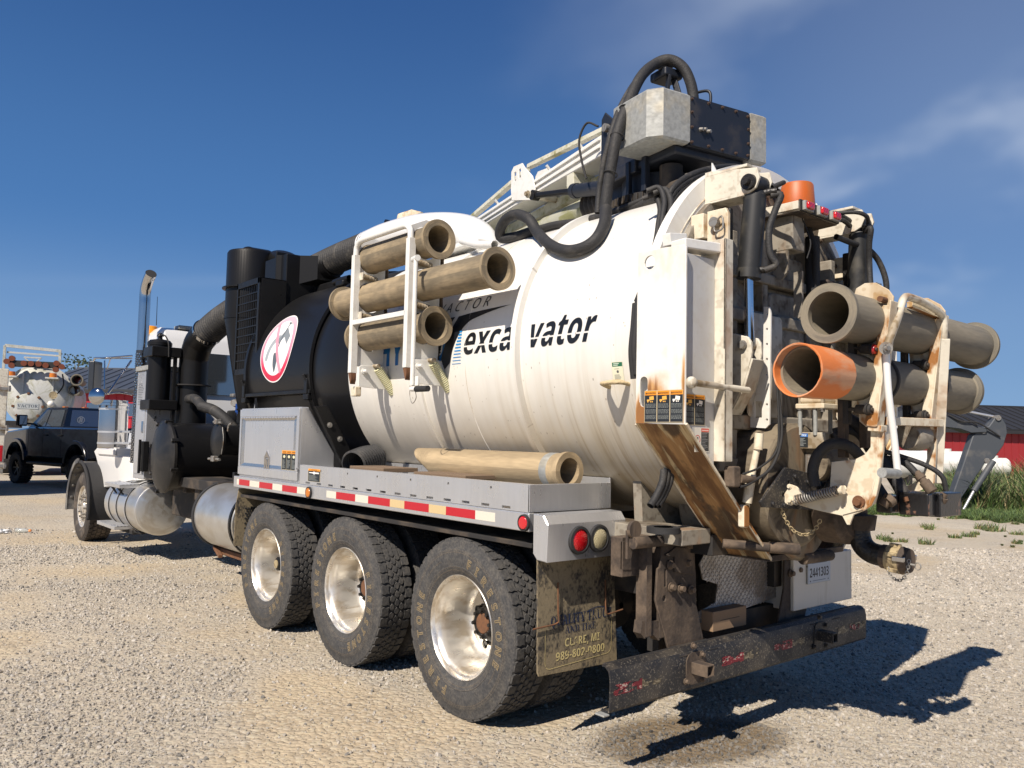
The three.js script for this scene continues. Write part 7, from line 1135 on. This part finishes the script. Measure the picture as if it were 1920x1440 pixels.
{
  const hl = part('hose_runs', truck, 'thick wrapped black hoses looping on top of the tank');
  const w = [[0.55, 2.981, 0.6], [0.628, 2.859, 0.693], [0.661, 2.748, 0.791], [0.586, 2.7, 0.826], [0.435, 2.713, 0.817], [0.223, 2.799, 0.75], [-0.056, 2.95, 0.6], [-0.166, 3.06, 0.58], [-0.312, 3.129, 0.56], [-0.437, 3.126, 0.55], [-0.529, 3.072, 0.53], [-0.552, 3.02, 0.5], [-0.454, 3.017, 0.46], [-0.291, 3.035, 0.43]];
  obj('hose_loom', [tube(w, 0.036, 160, 18)], M.hose, hl);
  obj('hose_run', [tube([[-0.291, 3.035, 0.43], [-0.109, 3.047, 0.4], [0.148, 3.03, 0.38], [0.387, 3.043, 0.36], [0.589, 3.052, 0.34], [0.715, 3.065, 0.34]], 0.026, 90, 12), tube([[-0.215, 3.015, 0.4], [0.065, 3.009, 0.37], [0.369, 3.03, 0.34], [0.559, 3.034, 0.33], [0.722, 3.079, 0.3]], 0.017, 90, 10), tube([[0.383, 3.039, 0.38], [0.564, 3.067, 0.36], [0.701, 3.116, 0.3]], 0.015, 60, 10)], M.hose, hl);
  // bundle dropping down beside the rear flange
  const drop = (dx, dz, r, k) => tube([[1, 2.931, 0.746], [1.05, 2.946, 0.705], [1.1, 2.865, 0.72], [1.13, 2.764, 0.768], [1.15, 2.653, 0.813], [1.16, 2.502, 0.873], [1.17, 2.322, 0.977]].map((p, i) => [p[0] + dx, p[1] + 0.01 * k, p[2] + dz]), r, 90, 10);
  obj('hose_bundle', [drop(0, 0, 0.018, 0), drop(0.035, 0.0, 0.018, 1), drop(-0.03, 0.01, 0.015, -1), drop(0.015, 0.03, 0.015, 2)], M.hose, hl);
  obj('hose_bundle', [0, 1, 2].map((k) => tube([[1.1, 2.881, 0.711], [1.12, 2.964, 0.684], [1.12, 3.057, 0.557], [1.12, 3.143, 0.367], [1.1, 3.221, 0.11], [1.15, 3.204, 0.024], [1.25, 3.115, 0.03], [1.35, 3.048, 0.064]].map((p) => [p[0], p[1] - 0.02 * k, p[2] - 0.012 * k]), 0.016, 90, 10)), M.hose, hl);
  obj('bundle_clip', [bx(1.02, 1.12, 2.70, 2.74, 0.66, 0.74, 0.006), bx(0.94, 1.0, 3.05, 3.16, 0.30, 0.36, 0.006)], M.steel, hl);
  const cs = [[1.16, 2.292, 1.013], [1.17, 2.181, 1.034], [1.17, 2.047, 1.048], [1.175, 1.916, 1.035]];
  obj('hose_sleeve', [tube(cs, 0.022, 60, 12), tube(cs.map((p) => [p[0] + 0.02, p[1] + 0.02, p[2] + 0.01]), 0.016, 60, 10)], M.rubberDark, hl);
  const lo = [[1.21, 1.471, 0.818], [1.21, 1.404, 0.834], [1.2, 1.333, 0.87], [1.2, 1.292, 0.91]];
  obj('lower_hoses', [-1, 0, 1].map((k) => tube(lo.map((p) => [p[0], p[1], p[2] + k * 0.028]), 0.019, 50, 10)), M.hose, hl);
  obj('hose_grommet', [lathe([[0.05, -0.01], [0.085, -0.01], [0.085, 0.02], [0.05, 0.02]], 'y', [1.17, 1.16, 0.80], 24)], M.rubberDark, hl);
}
// white air elbow on the tank front, corrugated hose to the blower
{
  const ae = part('air_elbow', truck);
  obj('elbow', [tube([[-2.943, 3.413, 0.2], [-2.558, 3.428, 0.2], [-2.03, 3.4, 0.2], [-1.553, 3.313, 0.2], [-1.259, 3.207, 0.2], [-1.13, 3.074, 0.2], [-1.098, 2.942, 0.2]], 0.145, 80, 40)], M.cab, ae);
  obj('elbow_seam', [tube(arcPts(0, 0, 0.147, 0, 6.2, 30).map(([a, b]) => { const c = [-1.389, 3.261, 0.2]; return [c[0] + 0.0, c[1] + a, c[2] + b]; }), 0.004, 60, 5)], M.white, ae);
  obj('elbow_base', [bx(-1.55, -0.9, 3.05, 3.10, 0.0, 0.45, 0.02), tube([[-0.95, 3.06, 0.55], [-0.70, 2.98, 0.60], [-0.45, 2.93, 0.64]], 0.03, 20, 8)], M.white, ae);
  obj('hose', [ribbed([[-4.299, 3.336, 0.2], [-3.928, 3.363, 0.2], [-3.468, 3.392, 0.2], [-3.167, 3.403, 0.2], [-2.844, 3.416, 0.2]], 0.135, 0.046, 0.022, 36)], M.hose, ae);
  obj('hose_clamp', [lathe([[0.142, -0.012], [0.147, -0.012], [0.147, 0.012], [0.142, 0.012]], 'y', [0, 0, 0], 36).rotateZ(-1.45).translate(...[-4.274, 3.338, 0.2]), bx(0, 0.03, 0, 0.10, -0.01, 0.01, 0.003).translate(...[-4.183, 3.4, 0.32])], M.rust, ae);
  obj('rust_pad', [plate([[-2.55, 3.57], [-2.52, 3.66], [-2.30, 3.655], [-2.14, 3.60], [-2.20, 3.53], [-2.45, 3.52]], 'z', 0.10, 0.05, [], 0.015)], M.whiteRust, ae);
  obj('black_vent', [cyl([-2.66, 3.40, 0.25], [-2.66, 3.56, 0.25], 0.012, 0.012, 8), cyl([-2.6, 3.52, 0.2], [-2.56, 3.58, 0.2], 0.05, 0.05, 16)], M.black, ae);
  obj('linkage', [bx(-2.45, -2.2, 2.98, 3.08, 0.45, 0.55, 0.01), tube([[-3.019, 3.029, 0.5], [-2.885, 3.037, 0.5], [-2.735, 3.036, 0.5]], 0.03, 20, 8), bx(-2.9, -2.75, 2.96, 3.02, 0.42, 0.56, 0.02)], M.black, ae);
}


// ------------------------------------------------------------------ filters, cyclone, silencers between the cab and the tank
{
  const fr = part('vacuum_system', truck, 'glossy black cyclone, filters, silencers and ducting');
  // cyclone
  const cx = -5.25, cz = 0.40, cyc = obj('cyclone', [lathe([[0.0, 3.69], [0.20, 3.69], [0.26, 3.685], [0.275, 3.66], [0.275, 2.90], [0.085, 1.86], [0.085, 1.70]].map((p) => p), 'y', [cx, 0, cz], 56)], M.blackGloss, fr);
  obj('cyclone_flange', [lathe([[0.27, 3.245], [0.315, 3.245], [0.315, 3.26], [0.27, 3.26]], 'y', [cx, 0, cz], 48), lathe([[0.27, 2.90], [0.283, 2.90], [0.283, 2.915], [0.27, 2.915]], 'y', [cx, 0, cz], 48), lathe([[0.08, 1.86], [0.10, 1.86], [0.10, 1.88], [0.08, 1.88]], 'y', [cx, 0, cz], 32), lathe([[0.08, 1.72], [0.095, 1.72], [0.095, 1.82], [0.08, 1.82]], 'y', [cx, 0, cz], 32)], M.black, cyc);
  const e1 = [-5.917, 3.816, 0.3], e2 = [-6.119, 3.871, 0], e3 = [-5.539, 3.699, 0];
  obj('top_elbow', [cyl([-5.61, 3.734, 0.3], [-5.9, 3.803, -0.05], 0.105, 0.105, 32), new THREE.SphereGeometry(0.108, 28, 18).translate(...[-5.61, 3.734, 0.3]), cyl([[-5.61, 3.734, 0.3][0], 3.55, 0.3], [-5.61, 3.734, 0.3], 0.105, 0.105, 28)], M.blackGloss, fr);
  obj('second_elbow', [tube([[-5.212, 3.459, 0.2], [-5.209, 3.572, 0.2], [-5.005, 3.598, 0.2], [-4.716, 3.529, 0.2], [-4.489, 3.417, 0.2]], 0.115, 50, 32)], M.blackGloss, fr);
  // louvred guard
  const lz = 0.90, gx0 = -4.37, gx1 = -3.80, gy0 = 2.19, gy1 = 3.138;
  const lvg = obj('guard_frame', [bx(gx0, gx0 + 0.03, gy0, gy1, lz - 0.02, lz, 0.003), bx(gx1 - 0.05, gx1, gy0, gy1, lz - 0.02, lz, 0.003), bx(gx0, gx1, gy1 - 0.06, gy1, lz - 0.02, lz, 0.003), bx(gx0, gx1, gy0, gy0 + 0.06, lz - 0.02, lz, 0.003), bx(gx1 - 0.012, gx1, gy0, gy1, lz - 0.28, lz - 0.02, 0.003), bx(gx0, gx1, gy1 - 0.012, gy1, lz - 0.28, lz - 0.02, 0.003)], M.black, fr);
  for (let i = 1; i < 10; i++) obj('guard_bar', [bx(gx0 + 0.03, gx1 - 0.05, gy0 + 0.06 + i * 0.083 - 0.006, gy0 + 0.06 + i * 0.083 + 0.006, lz - 0.012, lz - 0.004, 0.002)], M.black, lvg);
  for (let i = 1; i < 9; i++) obj('guard_bar', [bx(gx0 + 0.03 + i * 0.054 - 0.005, gx0 + 0.03 + i * 0.054 + 0.005, gy0 + 0.06, gy1 - 0.06, lz - 0.018, lz - 0.012, 0.002)], M.black, lvg);
  obj('cooler_core', [bx(gx0 + 0.05, gx1 - 0.08, gy0 + 0.08, gy1 - 0.08, lz - 0.30, lz - 0.22, 0.005), ...Array.from({ length: 9 }, (_, i) => bx(gx0 + 0.06 + i * 0.05, gx0 + 0.085 + i * 0.05, gy0 + 0.1, gy1 - 0.12, lz - 0.22, lz - 0.19, 0.004))], std({ map: mapTex(128, 128, (u, v) => mixc([0.02, 0.018, 0.017], [0.12, 0.07, 0.035], sstep(0.4, 0.7, fbm(u, v, 4, 4, 4, 271))), [3, 1]), roughness: 0.7 }), fr);
  // duct box and transition to the corrugated hose
  obj('duct_box', [bx(-4.35, -3.82, 2.55, 3.42, 0.05, 0.62, 0.01), bx(-4.02, -3.98, 3.0, 3.46, 0.02, 0.66, 0.01)], M.blackGloss, fr);
  obj('duct_transition', [hull([[-3.98, 3.06, 0.66], [-3.98, 3.06, 0.02], [-3.98, 3.42, 0.02], [-3.98, 3.42, 0.66]], [[-3.70, 3.18, 0.34], [-3.70, 3.18, 0.08], [-3.70, 3.42, 0.08], [-3.70, 3.42, 0.34]]), cyl([-3.98, 3.30, 0.22], [-3.62, 3.345, 0.20], 0.135, 0.135, 32)], M.blackGloss, fr);
  obj('engine_mass', [bx(-4.9, -4.0, 1.3, 2.5, -0.7, 0.45, 0.03), bx(-5.0, -4.1, 2.4, 3.2, -0.8, 0.1, 0.03), bx(-6.9, -5.4, 1.1, 1.9, -0.7, 0.0, 0.03), bx(-3.9, -2.9, 2.9, 3.14, 0.0, 0.3, 0.02), cyl([-4.0, 2.9, 0.3], [-4.0, 3.1, 0.3], 0.12, 0.12, 20)], M.black, fr);
  obj('blue_actuator', [bx(-5.62, -5.40, 2.08, 2.26, 0.22, 0.40, 0.03), cyl([-5.48, 1.80, 0.36], [-5.44, 2.10, 0.36], 0.05, 0.06, 14), cyl([-5.40, 1.84, 0.42], [-5.40, 1.94, 0.42], 0.04, 0.04, 12)], M.blue, fr);
  obj('valve_wheel', [cyl([-5.52, 1.95, 0.40], [-5.46, 1.95, 0.46], 0.05, 0.04, 14), bx(-5.6, -5.5, 2.02, 2.06, 0.36, 0.46, 0.01)], M.steel, fr);
  // vertical air pipe with elbow
  const vx = -6.40, vz = 0.62;
  obj('air_pipe', [cyl([vx, 1.55, vz], [vx, 2.44, vz], 0.172, 0.172, 40), tube([[vx, 2.38, vz], [vx + 0.01, 2.52, vz], [vx + 0.11, 2.70, vz - 0.01], [vx + 0.30, 2.82, vz - 0.04]].map((p) => p), 0.172, 24, 36, false, 0.2)], M.blackGloss, fr);
  obj('air_hose', [ribbed([[vx + 0.26, 2.79, vz - 0.03], [vx + 0.55, 2.93, vz - 0.10], [vx + 0.95, 3.06, vz - 0.18]], 0.165, 0.04, 0.014, 32)], M.hose, fr);
  obj('pipe_flange', [lathe([[0.17, 0], [0.215, 0], [0.215, 0.014], [0.17, 0.014]], 'y', [vx, 2.17, vz], 40)], M.frame, fr);
  obj('hose_clamp', [lathe([[0.176, -0.022], [0.181, -0.022], [0.181, 0.022], [0.176, 0.022]], 'y', [0, 0, 0], 36).rotateZ(-1.0).translate(vx + 0.32, 2.82, vz - 0.04)], M.chrome, fr);
  // filter canisters
  const cn = (name, x, z, y0, y1, r, top) => { const g = obj(name, [lathe([[0, y0], [r * 0.7, y0], [r, y0 + 0.03], [r, y1 - 0.06], [r * 1.04, y1 - 0.055], [r * 1.04, y1 - 0.02], [r * 0.85, y1 + 0.01], [0, y1 + 0.035]], 'y', [x, 0, z], 40)], M.blackGloss, fr); obj('lid_knob', [cyl([x, y1 + 0.02, z], [x, y1 + 0.10, z], 0.03, 0.02, 12), cyl([x, y1 + 0.06, z], [x, y1 + 0.09, z], 0.045, 0.03, 12)], M.black, g); return g; };
  const fa = [-6.508, 2.307, 1], fb = [-7.292, 2.74, 0.45];
  const can = cn('filter_canister', fa[0], 1.0, 1.86, 2.70, 0.136);
  obj('canister_bracket', [bx(fa[0] - 0.16, fa[0] + 0.20, 2.50, 2.62, 0.80, 1.145, 0.01)], M.black, can);
  obj('canister_bracket', [bx(fa[0] - 0.17, fa[0] + 0.20, 1.86, 1.98, 0.82, 1.15, 0.01)], M.black, can);
  obj('canister_hose', [tube([[fa[0], 2.78, 1.0], [fa[0] + 0.12, 2.76, 0.98], [fa[0] + 0.2, 2.66, 0.96], [fa[0] + 0.2, 2.5, 0.95]], 0.009, 30, 6)], M.rubberDark, can);
  obj('drain_cord', [tube([[fa[0], 1.86, 1.0], [fa[0], 1.80, 1.0], [fa[0] + 0.02, 1.76, 1.02], [fa[0] + 0.1, 1.73, 1.05]], 0.007, 20, 6)], M.rubberDark, can);
  cn('filter_canister', fb[0], 0.45, 1.7, 2.86, 0.145);
  obj('stand_pipe', [bar([-6.35, 1.7, 0.86], [-6.35, 2.6, 0.86], 0.04, 0.04, [1, 0, 0])], M.black, fr);
  // lateral silencers with dished lids
  const s1 = obj('silencer', [cyl([-5.80, 1.32, 1.10], [-5.80, 1.32, -0.9], 0.385, 0.385, 56)], M.blackGloss, fr);
  obj('silencer_lid', [lathe([[0.0, 0.07], [0.2, 0.058], [0.34, 0.02], [0.40, 0.0], [0.415, -0.012], [0.415, -0.04], [0.39, -0.05]], 'z', [-5.80, 1.32, 1.13], 56), ...[0.5, 1.3, 2.1, 2.9, -0.3, -1.1, -1.9].map((a) => bx(-0.02, 0.02, 0.395, 0.43, -0.06, 0.02, 0.006).rotateZ(a).translate(-5.80, 1.32, 1.13))], M.blackLid, s1);
  const s2 = obj('silencer', [cyl([-4.72, 1.52, 0.88], [-4.72, 1.52, -0.6], 0.165, 0.165, 40), bx(-5.6, -4.0, 1.42, 1.62, 0.0, 0.5, 0.02)], M.blackGloss, fr);
  obj('silencer_lid', [lathe([[0, 0.035], [0.1, 0.028], [0.17, 0.004], [0.182, 0], [0.182, -0.03], [0.165, -0.035]], 'z', [-4.70, 1.52, 0.92], 44)], M.blackLid, s2);
  obj('lid_clamp', [cyl([-4.78, 1.715, 0.93], [-4.58, 1.705, 0.92], 0.012, 0.012, 8), bx(-4.70, -4.64, 1.69, 1.74, 0.90, 0.96, 0.008), cyl([-4.82, 1.325, 0.95], [-4.56, 1.325, 0.93], 0.014, 0.014, 8), bx(-4.72, -4.64, 1.30, 1.36, 0.91, 0.97, 0.008), tube([[-4.56, 1.66, 0.915], [-4.52, 1.52, 0.915], [-4.56, 1.38, 0.915]], 0.006, 20, 6)], M.steel, s2);
  obj('drain_hose', [ribbed([[-5.677, 1.901, 0.75], [-5.332, 1.859, 0.75], [-4.967, 1.761, 0.75], [-4.727, 1.636, 0.72]], 0.055, 0.028, 0.010, 24), tube([[-6.215, 2.001, 0.72], [-5.903, 1.992, 0.75], [-5.642, 1.9, 0.75]], 0.055, 24, 20)], M.hose, fr);
  obj('grab_hook', [tube([[-4.32, 1.62, 0.95], [-4.30, 1.68, 0.95], [-4.22, 1.70, 0.95]], 0.010, 16, 6)], M.steel, fr);
  obj('under_bracket', [bx(-5.9, -4.4, 0.99, 1.10, 0.55, 1.0, 0.01), bx(-5.2, -5.0, 0.86, 1.0, 0.75, 0.95, 0.01), bx(-5.6, -5.5, 0.92, 1.02, 0.8, 0.95, 0.01)], M.frame, fr);
}
// ------------------------------------------------------------------ cab, exhaust, tanks, front fender
{
  const cab = part('cab', truck, 'white conventional cab with chrome air cleaner and exhaust stack');
  const prof = [[-7.05, 1.15], [-7.02, 2.80], [-7.08, 2.92], [-7.25, 2.965], [-7.75, 2.95], [-7.85, 2.86], [-7.95, 2.05], [-8.0, 1.95], [-8.0, 1.15]];
  obj('cab_body', [plate(prof, 'z', -0.84, 1.68, [], 0.06)], M.cab, cab);
  obj('door_window', [bx(-7.75, -7.25, 2.05, 2.65, 0.832, 0.846, 0.02)], M.glassDark, cab); obj('rear_window', [bx(-7.02, -7.01, 2.1, 2.65, -0.6, 0.5, 0.02)], M.glassDark, cab);
  obj('hood', [hull([[-7.95, 1.0, -0.75], [-7.95, 1.0, 0.60], [-10.6, 0.95, 0.25], [-10.6, 0.95, -0.62]], [[-7.95, 1.86, -0.7], [-7.95, 1.86, 0.55], [-10.6, 1.58, 0.20], [-10.6, 1.58, -0.55]])], M.cab, cab);
  // white fender panel behind the wheel arch with its boxed step
  const fpn = [[-8.979, 0.905], [-9.066, 1.032], [-9.254, 1.195], [-9.398, 1.285], [-9.227, 1.352], [-8.251, 1.351], [-8.204, 1.25], [-7.467, 1.252], [-7.181, 0.977], [-7.545, 0.889], [-8.805, 0.779]];
  obj('fender_panel', [plate(fpn, 'z', 0.60, 0.40, [], 0.015), plate([[-7.467, 1.252], [-7.181, 0.977], [-7.799, 0.91]], 'z', 0.995, 0.03, [], 0.01)], M.cab, cab);
  obj('fender_scoop', [plate([[-9.159, 1.291], [-9.048, 1.34], [-8.223, 1.337], [-8.18, 1.258], [-9.058, 1.247]], 'z', 1.0, 0.03, [], 0.012)], M.cab, cab);
  // rubber fender strip round the tyre
  { const arc = (r0, r1, a0, a1) => [...arcPts(-9.272, 0.50, r1, a0, a1, 30), ...arcPts(-9.272, 0.50, r0, a1, a0, 30)];
    obj('fender_strip', [plate(arc(0.60, 0.625, -0.25, 1.52), 'z', 0.80, 0.42, [], 0.006), plate(arc(0.60, 0.66, -0.2, 1.50), 'z', 1.19, 0.03, [], 0.006)], M.rubberDark, cab);
    obj('fender_strip', [plate(arc(0.62, 0.645, 1.72, 3.3), 'z', 0.78, 0.44, [], 0.006), plate(arc(0.62, 0.69, 1.72, 3.3), 'z', 1.19, 0.035, [], 0.006)], M.fenderGray, cab);
    obj('fender_bolt', [1.8, 2.1, 2.4, 2.7, 3.0].map((a) => bolt([-9.272 + 0.615 * Math.cos(a), 0.50 + 0.615 * Math.sin(a), 1.16], [-Math.cos(a), -Math.sin(a), 0], 0.016, 0.012)), M.steel, cab); }
  // chrome air cleaner
  const ac = obj('air_cleaner', [lathe([[0.0, 1.36], [0.165, 1.36], [0.18, 1.375], [0.18, 1.93], [0.186, 1.935], [0.186, 1.965], [0.17, 1.97], [0.17, 2.005], [0, 2.012]], 'y', [-8.02, 0, 1.10], 56)], M.chrome, cab);
  obj('cleaner_band', [1.43, 1.58, 1.885].map((y) => lathe([[0.181, y - 0.012], [0.185, y - 0.012], [0.185, y + 0.012], [0.181, y + 0.012]], 'y', [-8.02, 0, 1.10], 48)), M.alu, ac);
  obj('cleaner_bracket', [bx(-7.86, -7.25, 1.42, 1.45, 1.02, 1.10, 0.006), bx(-7.86, -7.25, 1.57, 1.60, 1.02, 1.10, 0.006)], M.alu, ac);
  obj('cleaner_latch', [bx(-8.03, -8.0, 1.90, 1.93, 1.28, 1.30, 0.004), bx(-7.90, -7.87, 1.90, 1.93, 1.22, 1.25, 0.004)], M.chrome, ac);
  obj('side_marker_lamp', [bx(-8.72, -8.60, 1.37, 1.50, 1.0, 1.05, 0.012)], M.amber, cab);
  // exhaust
  const ex = [-7.133, 3.018, 1.05], sx = -7.05, sz = 1.05, st = obj('exhaust_stack', [(() => { const c = new THREE.CatmullRomCurve3([[sx, 2.5, sz], [sx, 3.2, sz], [sx, 3.34, sz], [sx + 0.02, 3.42, sz], [sx + 0.08, 3.51, sz - 0.005], [sx + 0.17, 3.585, sz - 0.01]].map(V3), false, 'centripetal'); return keepUV(new THREE.TubeGeometry(c, 60, 0.068, 28), 1, 1); })()], M.chromeSoft, cab);
  { const p = V3([sx + 0.168, 3.583, sz - 0.01]), d = V3([0.78, 0.62, 0.0]).normalize(); obj('stack_mouth', [cyl(p.clone().addScaledVector(d, -0.06), p.clone().addScaledVector(d, 0.006), 0.066, 0.066, 28)], M.rubberDark, st); }
  obj('heat_shield', [cyl([sx, 1.2, sz], [sx, 2.62, sz], 0.072, 0.072, 24)], M.chromeDark, st);
  const dots = []; for (let i = 0; i < 46; i++) for (let k = 0; k < 14; k++) { const a = ((k + (i & 1) * 0.5) / 14) * 6.283, y = 1.22 + i * 0.030; dots.push(orient(new THREE.CylinderGeometry(0.0095, 0.0095, 0.006, 6), [sx + 0.0745 * Math.cos(a), y, sz + 0.0745 * Math.sin(a)], [sx + 0.09 * Math.cos(a), y, sz + 0.09 * Math.sin(a)])); }
  const dd = obj('shield_studs', dots, M.chrome, st); dd.userData.kind = 'stuff';
  // polished cabinet beside the stack
  const bxz = 1.12, cb = obj('side_cabinet', [bx(-6.93, -6.50, 1.02, 2.34, 0.72, bxz, 0.012)], M.alu, cab);
  obj('cabinet_cap', [bx(-6.97, -6.48, 2.34, 2.40, 0.70, bxz + 0.02, 0.008)], M.galv, cb); obj('cabinet_door', [bx(-6.90, -6.53, 1.08, 2.30, bxz, bxz + 0.008, 0.003)], M.alu, cb);
  obj('door_latch', [bx(-6.62, -6.56, 1.58, 1.72, bxz + 0.006, bxz + 0.018, 0.01)], M.chrome, cb);
  obj('grab_handle', [bx(-6.55, -6.38, 1.12, 1.48, bxz - 0.02, bxz + 0.05, 0.01), cyl([-6.44, 1.10, bxz + 0.07], [-6.44, 1.50, bxz + 0.07], 0.016, 0.016, 12)], M.black, cb);
  obj('cabinet_notice', [zsheet(bxz + 0.010, -6.86, -6.58, 1.9, 2.2)], printMat(canvasTex(96, 128, (g) => { g.clearRect(0, 0, 96, 128); g.fillStyle = 'rgba(60,64,68,0.6)'; for (let k = 0; k < 13; k++) g.fillRect(8, 8 + k * 9, 40 + 40 * hash2(k, 3, 4), 3); }), { transparent: true }), cb);
  // mirrors
    const mi = obj('mirror', [bx(-0.10, 0.10, 0.0, 0.385, -0.04, 0.04, 0.015)], M.chromeDark, cab);
  mi.position.set(...[-7.747, 2.107, 1.42]); mi.rotation.y = -0.75;
  obj('mirror_back', [bx(-0.092, 0.092, 0.008, 0.377, 0.036, 0.044, 0.004)], M.glassDark, mi);
  const rm = obj('round_mirror', [(() => { const g = lathe([[0.0, 0.035], [0.06, 0.028], [0.10, 0.008], [0.108, 0.0], [0.10, -0.02], [0, -0.03]], 'z', [0, 0, 0], 36); return g; })()], M.chrome, cab); rm.position.set(...[-7.479, 2.029, 1.45]); rm.rotation.y = 0.8;
  obj('mirror_arm', [tube([[-8.04, 2.466, 1.4], [-7.89, 2.549, 1.4], [-7.516, 2.53, 1.36], [-7.366, 2.571, 1.08]], 0.012, 40, 8, false, 0.1), cyl([-7.478, 2.491, 1.38], [-7.399, 2.119, 1.38], 0.010, 0.010, 8), cyl([-7.403, 2.51, 1.08], [-7.234, 2.06, 1.38], 0.014, 0.014, 8), tube([[-7.386, 2.057, 1.38], [-7.381, 2.087, 1.2], [-7.384, 2.067, 1.05]], 0.012, 30, 8), cyl([-7.568, 2.526, 1.36], [-7.472, 2.545, 1.05], 0.008, 0.008, 8), cyl([-7.363, 2.515, 1.34], [-8.074, 2.439, 1.2], 0.007, 0.007, 8)], M.chrome, cab);
  // roof beacon, antenna, rear lamp
  const bp = [-7.6, 2.946, 0.806]; const rb = obj('roof_beacon', [lathe([[0.10, 0], [0.10, 0.02], [0.085, 0.11], [0.075, 0.12], [0, 0.125]], 'y', [bp[0], bp[1] - 0.06, bp[2]], 32)], M.amberSolid, cab); obj('beacon_base', [cyl([bp[0], 2.9, bp[2]], [bp[0], bp[1] - 0.06, bp[2]], 0.07, 0.1, 20)], M.black, rb);
  obj('antenna', [cyl([-7.6, 3.026, 0.735], [-7.6, 3.417, 0.74], 0.005, 0.003, 6)], M.black, cab);
  obj('roof_vent', [bx(-7.3, -7.1, 2.95, 3.0, 0.42, 0.60, 0.01)], M.galv, cab);
  // fuel tank with straps and steps
  const fx0 = -8.02, fx1 = -6.60, fy = 0.648, fz = 0.845, fR = 0.322;
  const ft = part('fuel_tank', truck, 'dusty aluminium fuel tank with rubber lined straps and steps');
  obj('tank_shell', [lathe([[0, fx0], [fR * 0.9, fx0 + 0.005], [fR, fx0 + 0.03], [fR, fx1 - 0.035], [fR * 0.985, fx1 - 0.012], [fR * 0.95, fx1 - 0.004], [fR * 0.93, fx1 - 0.002], [fR * 0.5, fx1 + 0.018], [0, fx1 + 0.024]], 'x', [0, fy, fz], 64)], M.aluTank, ft);
  for (const x of [-7.78, -7.42, -7.02]) { const s = obj('tank_strap', [lathe([[fR + 0.001, x - 0.03], [fR + 0.009, x - 0.03], [fR + 0.009, x + 0.03], [fR + 0.001, x + 0.03]], 'x', [0, fy, fz], 56)], M.rubberDark, ft); obj('strap_band', [lathe([[fR + 0.009, x - 0.02], [fR + 0.012, x - 0.02], [fR + 0.012, x + 0.02], [fR + 0.009, x + 0.02]], 'x', [0, fy, fz], 56)], M.alu, s); }
  obj('filler_cap', [cyl([-7.62, fy + fR - 0.01, fz + 0.05], [-7.62, fy + fR + 0.07, fz + 0.06], 0.05, 0.05, 20)], M.alu, ft);
  const step = (y, z, x0, x1, d) => [bx(x0, x1, y - 0.045, y, z, z + 0.02, 0.004), ...Array.from({ length: 5 }, (_, i) => bx(x0, x1, y - 0.012, y, z - d + (i * d) / 5, z - d + (i * d) / 5 + 0.03, 0.003)), bx(x0, x0 + 0.02, y - 0.045, y, z - d, z, 0.003), bx(x1 - 0.02, x1, y - 0.045, y, z - d, z, 0.003)];
  obj('step', step(0.935, 1.235, -7.66, -6.98, 0.22), M.alu, ft); obj('step', step(0.405, 1.215, -8.02, -7.18, 0.20), M.alu, ft);
  obj('step_bracket', [tube([[-7.5, 0.89, 1.22], [-7.45, 0.80, 1.16], [-7.40, 0.89, 1.22]], 0.008, 20, 6), tube([[-7.2, 0.89, 1.22], [-7.15, 0.80, 1.16], [-7.10, 0.89, 1.22]], 0.008, 20, 6), bar([-7.4, 0.36, 1.1], [-6.95, 0.33, 0.95], 0.05, 0.03), bx(-7.7, -7.1, 0.30, 0.36, 0.6, 1.05, 0.01)], M.frame, ft);
  // second aluminium tank ahead of the wheels
  const at = part('hydraulic_tank', truck, 'polished aluminium cylinder tank ahead of the rear wheels'), ax0 = -4.48, ax1 = -3.46, ay = 0.775, az = 0.895, aR = 0.318;
  obj('tank_shell', [lathe([[0, ax0], [aR * 0.95, ax0 + 0.005], [aR, ax0 + 0.02], [aR, ax1 - 0.02], [aR * 0.96, ax1], [0, ax1 + 0.02]], 'x', [0, ay, az], 64)], M.aluTank, at);
  obj('tank_strap', [lathe([[aR + 0.001, ax0 + 0.01], [aR + 0.012, ax0 + 0.01], [aR + 0.012, ax0 + 0.06], [aR + 0.001, ax0 + 0.06]], 'x', [0, ay, az], 56)], M.rubberDark, at);
  obj('tank_strap', [lathe([[aR + 0.001, ax1 - 0.05], [aR + 0.010, ax1 - 0.05], [aR + 0.010, ax1 - 0.01], [aR + 0.001, ax1 - 0.01]], 'x', [0, ay, az], 56)], M.black, at);
  obj('tank_foot', [bx(-4.4, -3.6, 0.40, 0.46, 0.75, 1.0, 0.01), bar([-4.4, 0.46, 1.0], [-4.1, 0.40, 1.05], 0.04, 0.03)], M.rust, at);
  obj('bracket_plate', [bx(-5.25, -5.22, 0.46, 0.86, 0.62, 0.82, 0.006), bx(-5.22, -4.95, 0.46, 0.74, 0.82, 0.825, 0.002)], M.alu, at);
  obj('bracket_label', [xsheet(-5.215, 0.80, 0.70, 0.68, 0.84)], printMat(canvasTex(48, 64, (g) => { g.fillStyle = '#d5d3cc'; g.fillRect(0, 0, 48, 64); g.fillStyle = '#222'; g.fillRect(22, 4, 22, 56); for (let k = 0; k < 4; k++) g.fillRect(5, 8 + k * 14, 12, 8); })), at);
  obj('battery_box', [bx(-6.4, -5.6, 0.6, 0.98, 0.35, 0.8, 0.02)], M.frame, at);
}
renderer.render(scene, camera);
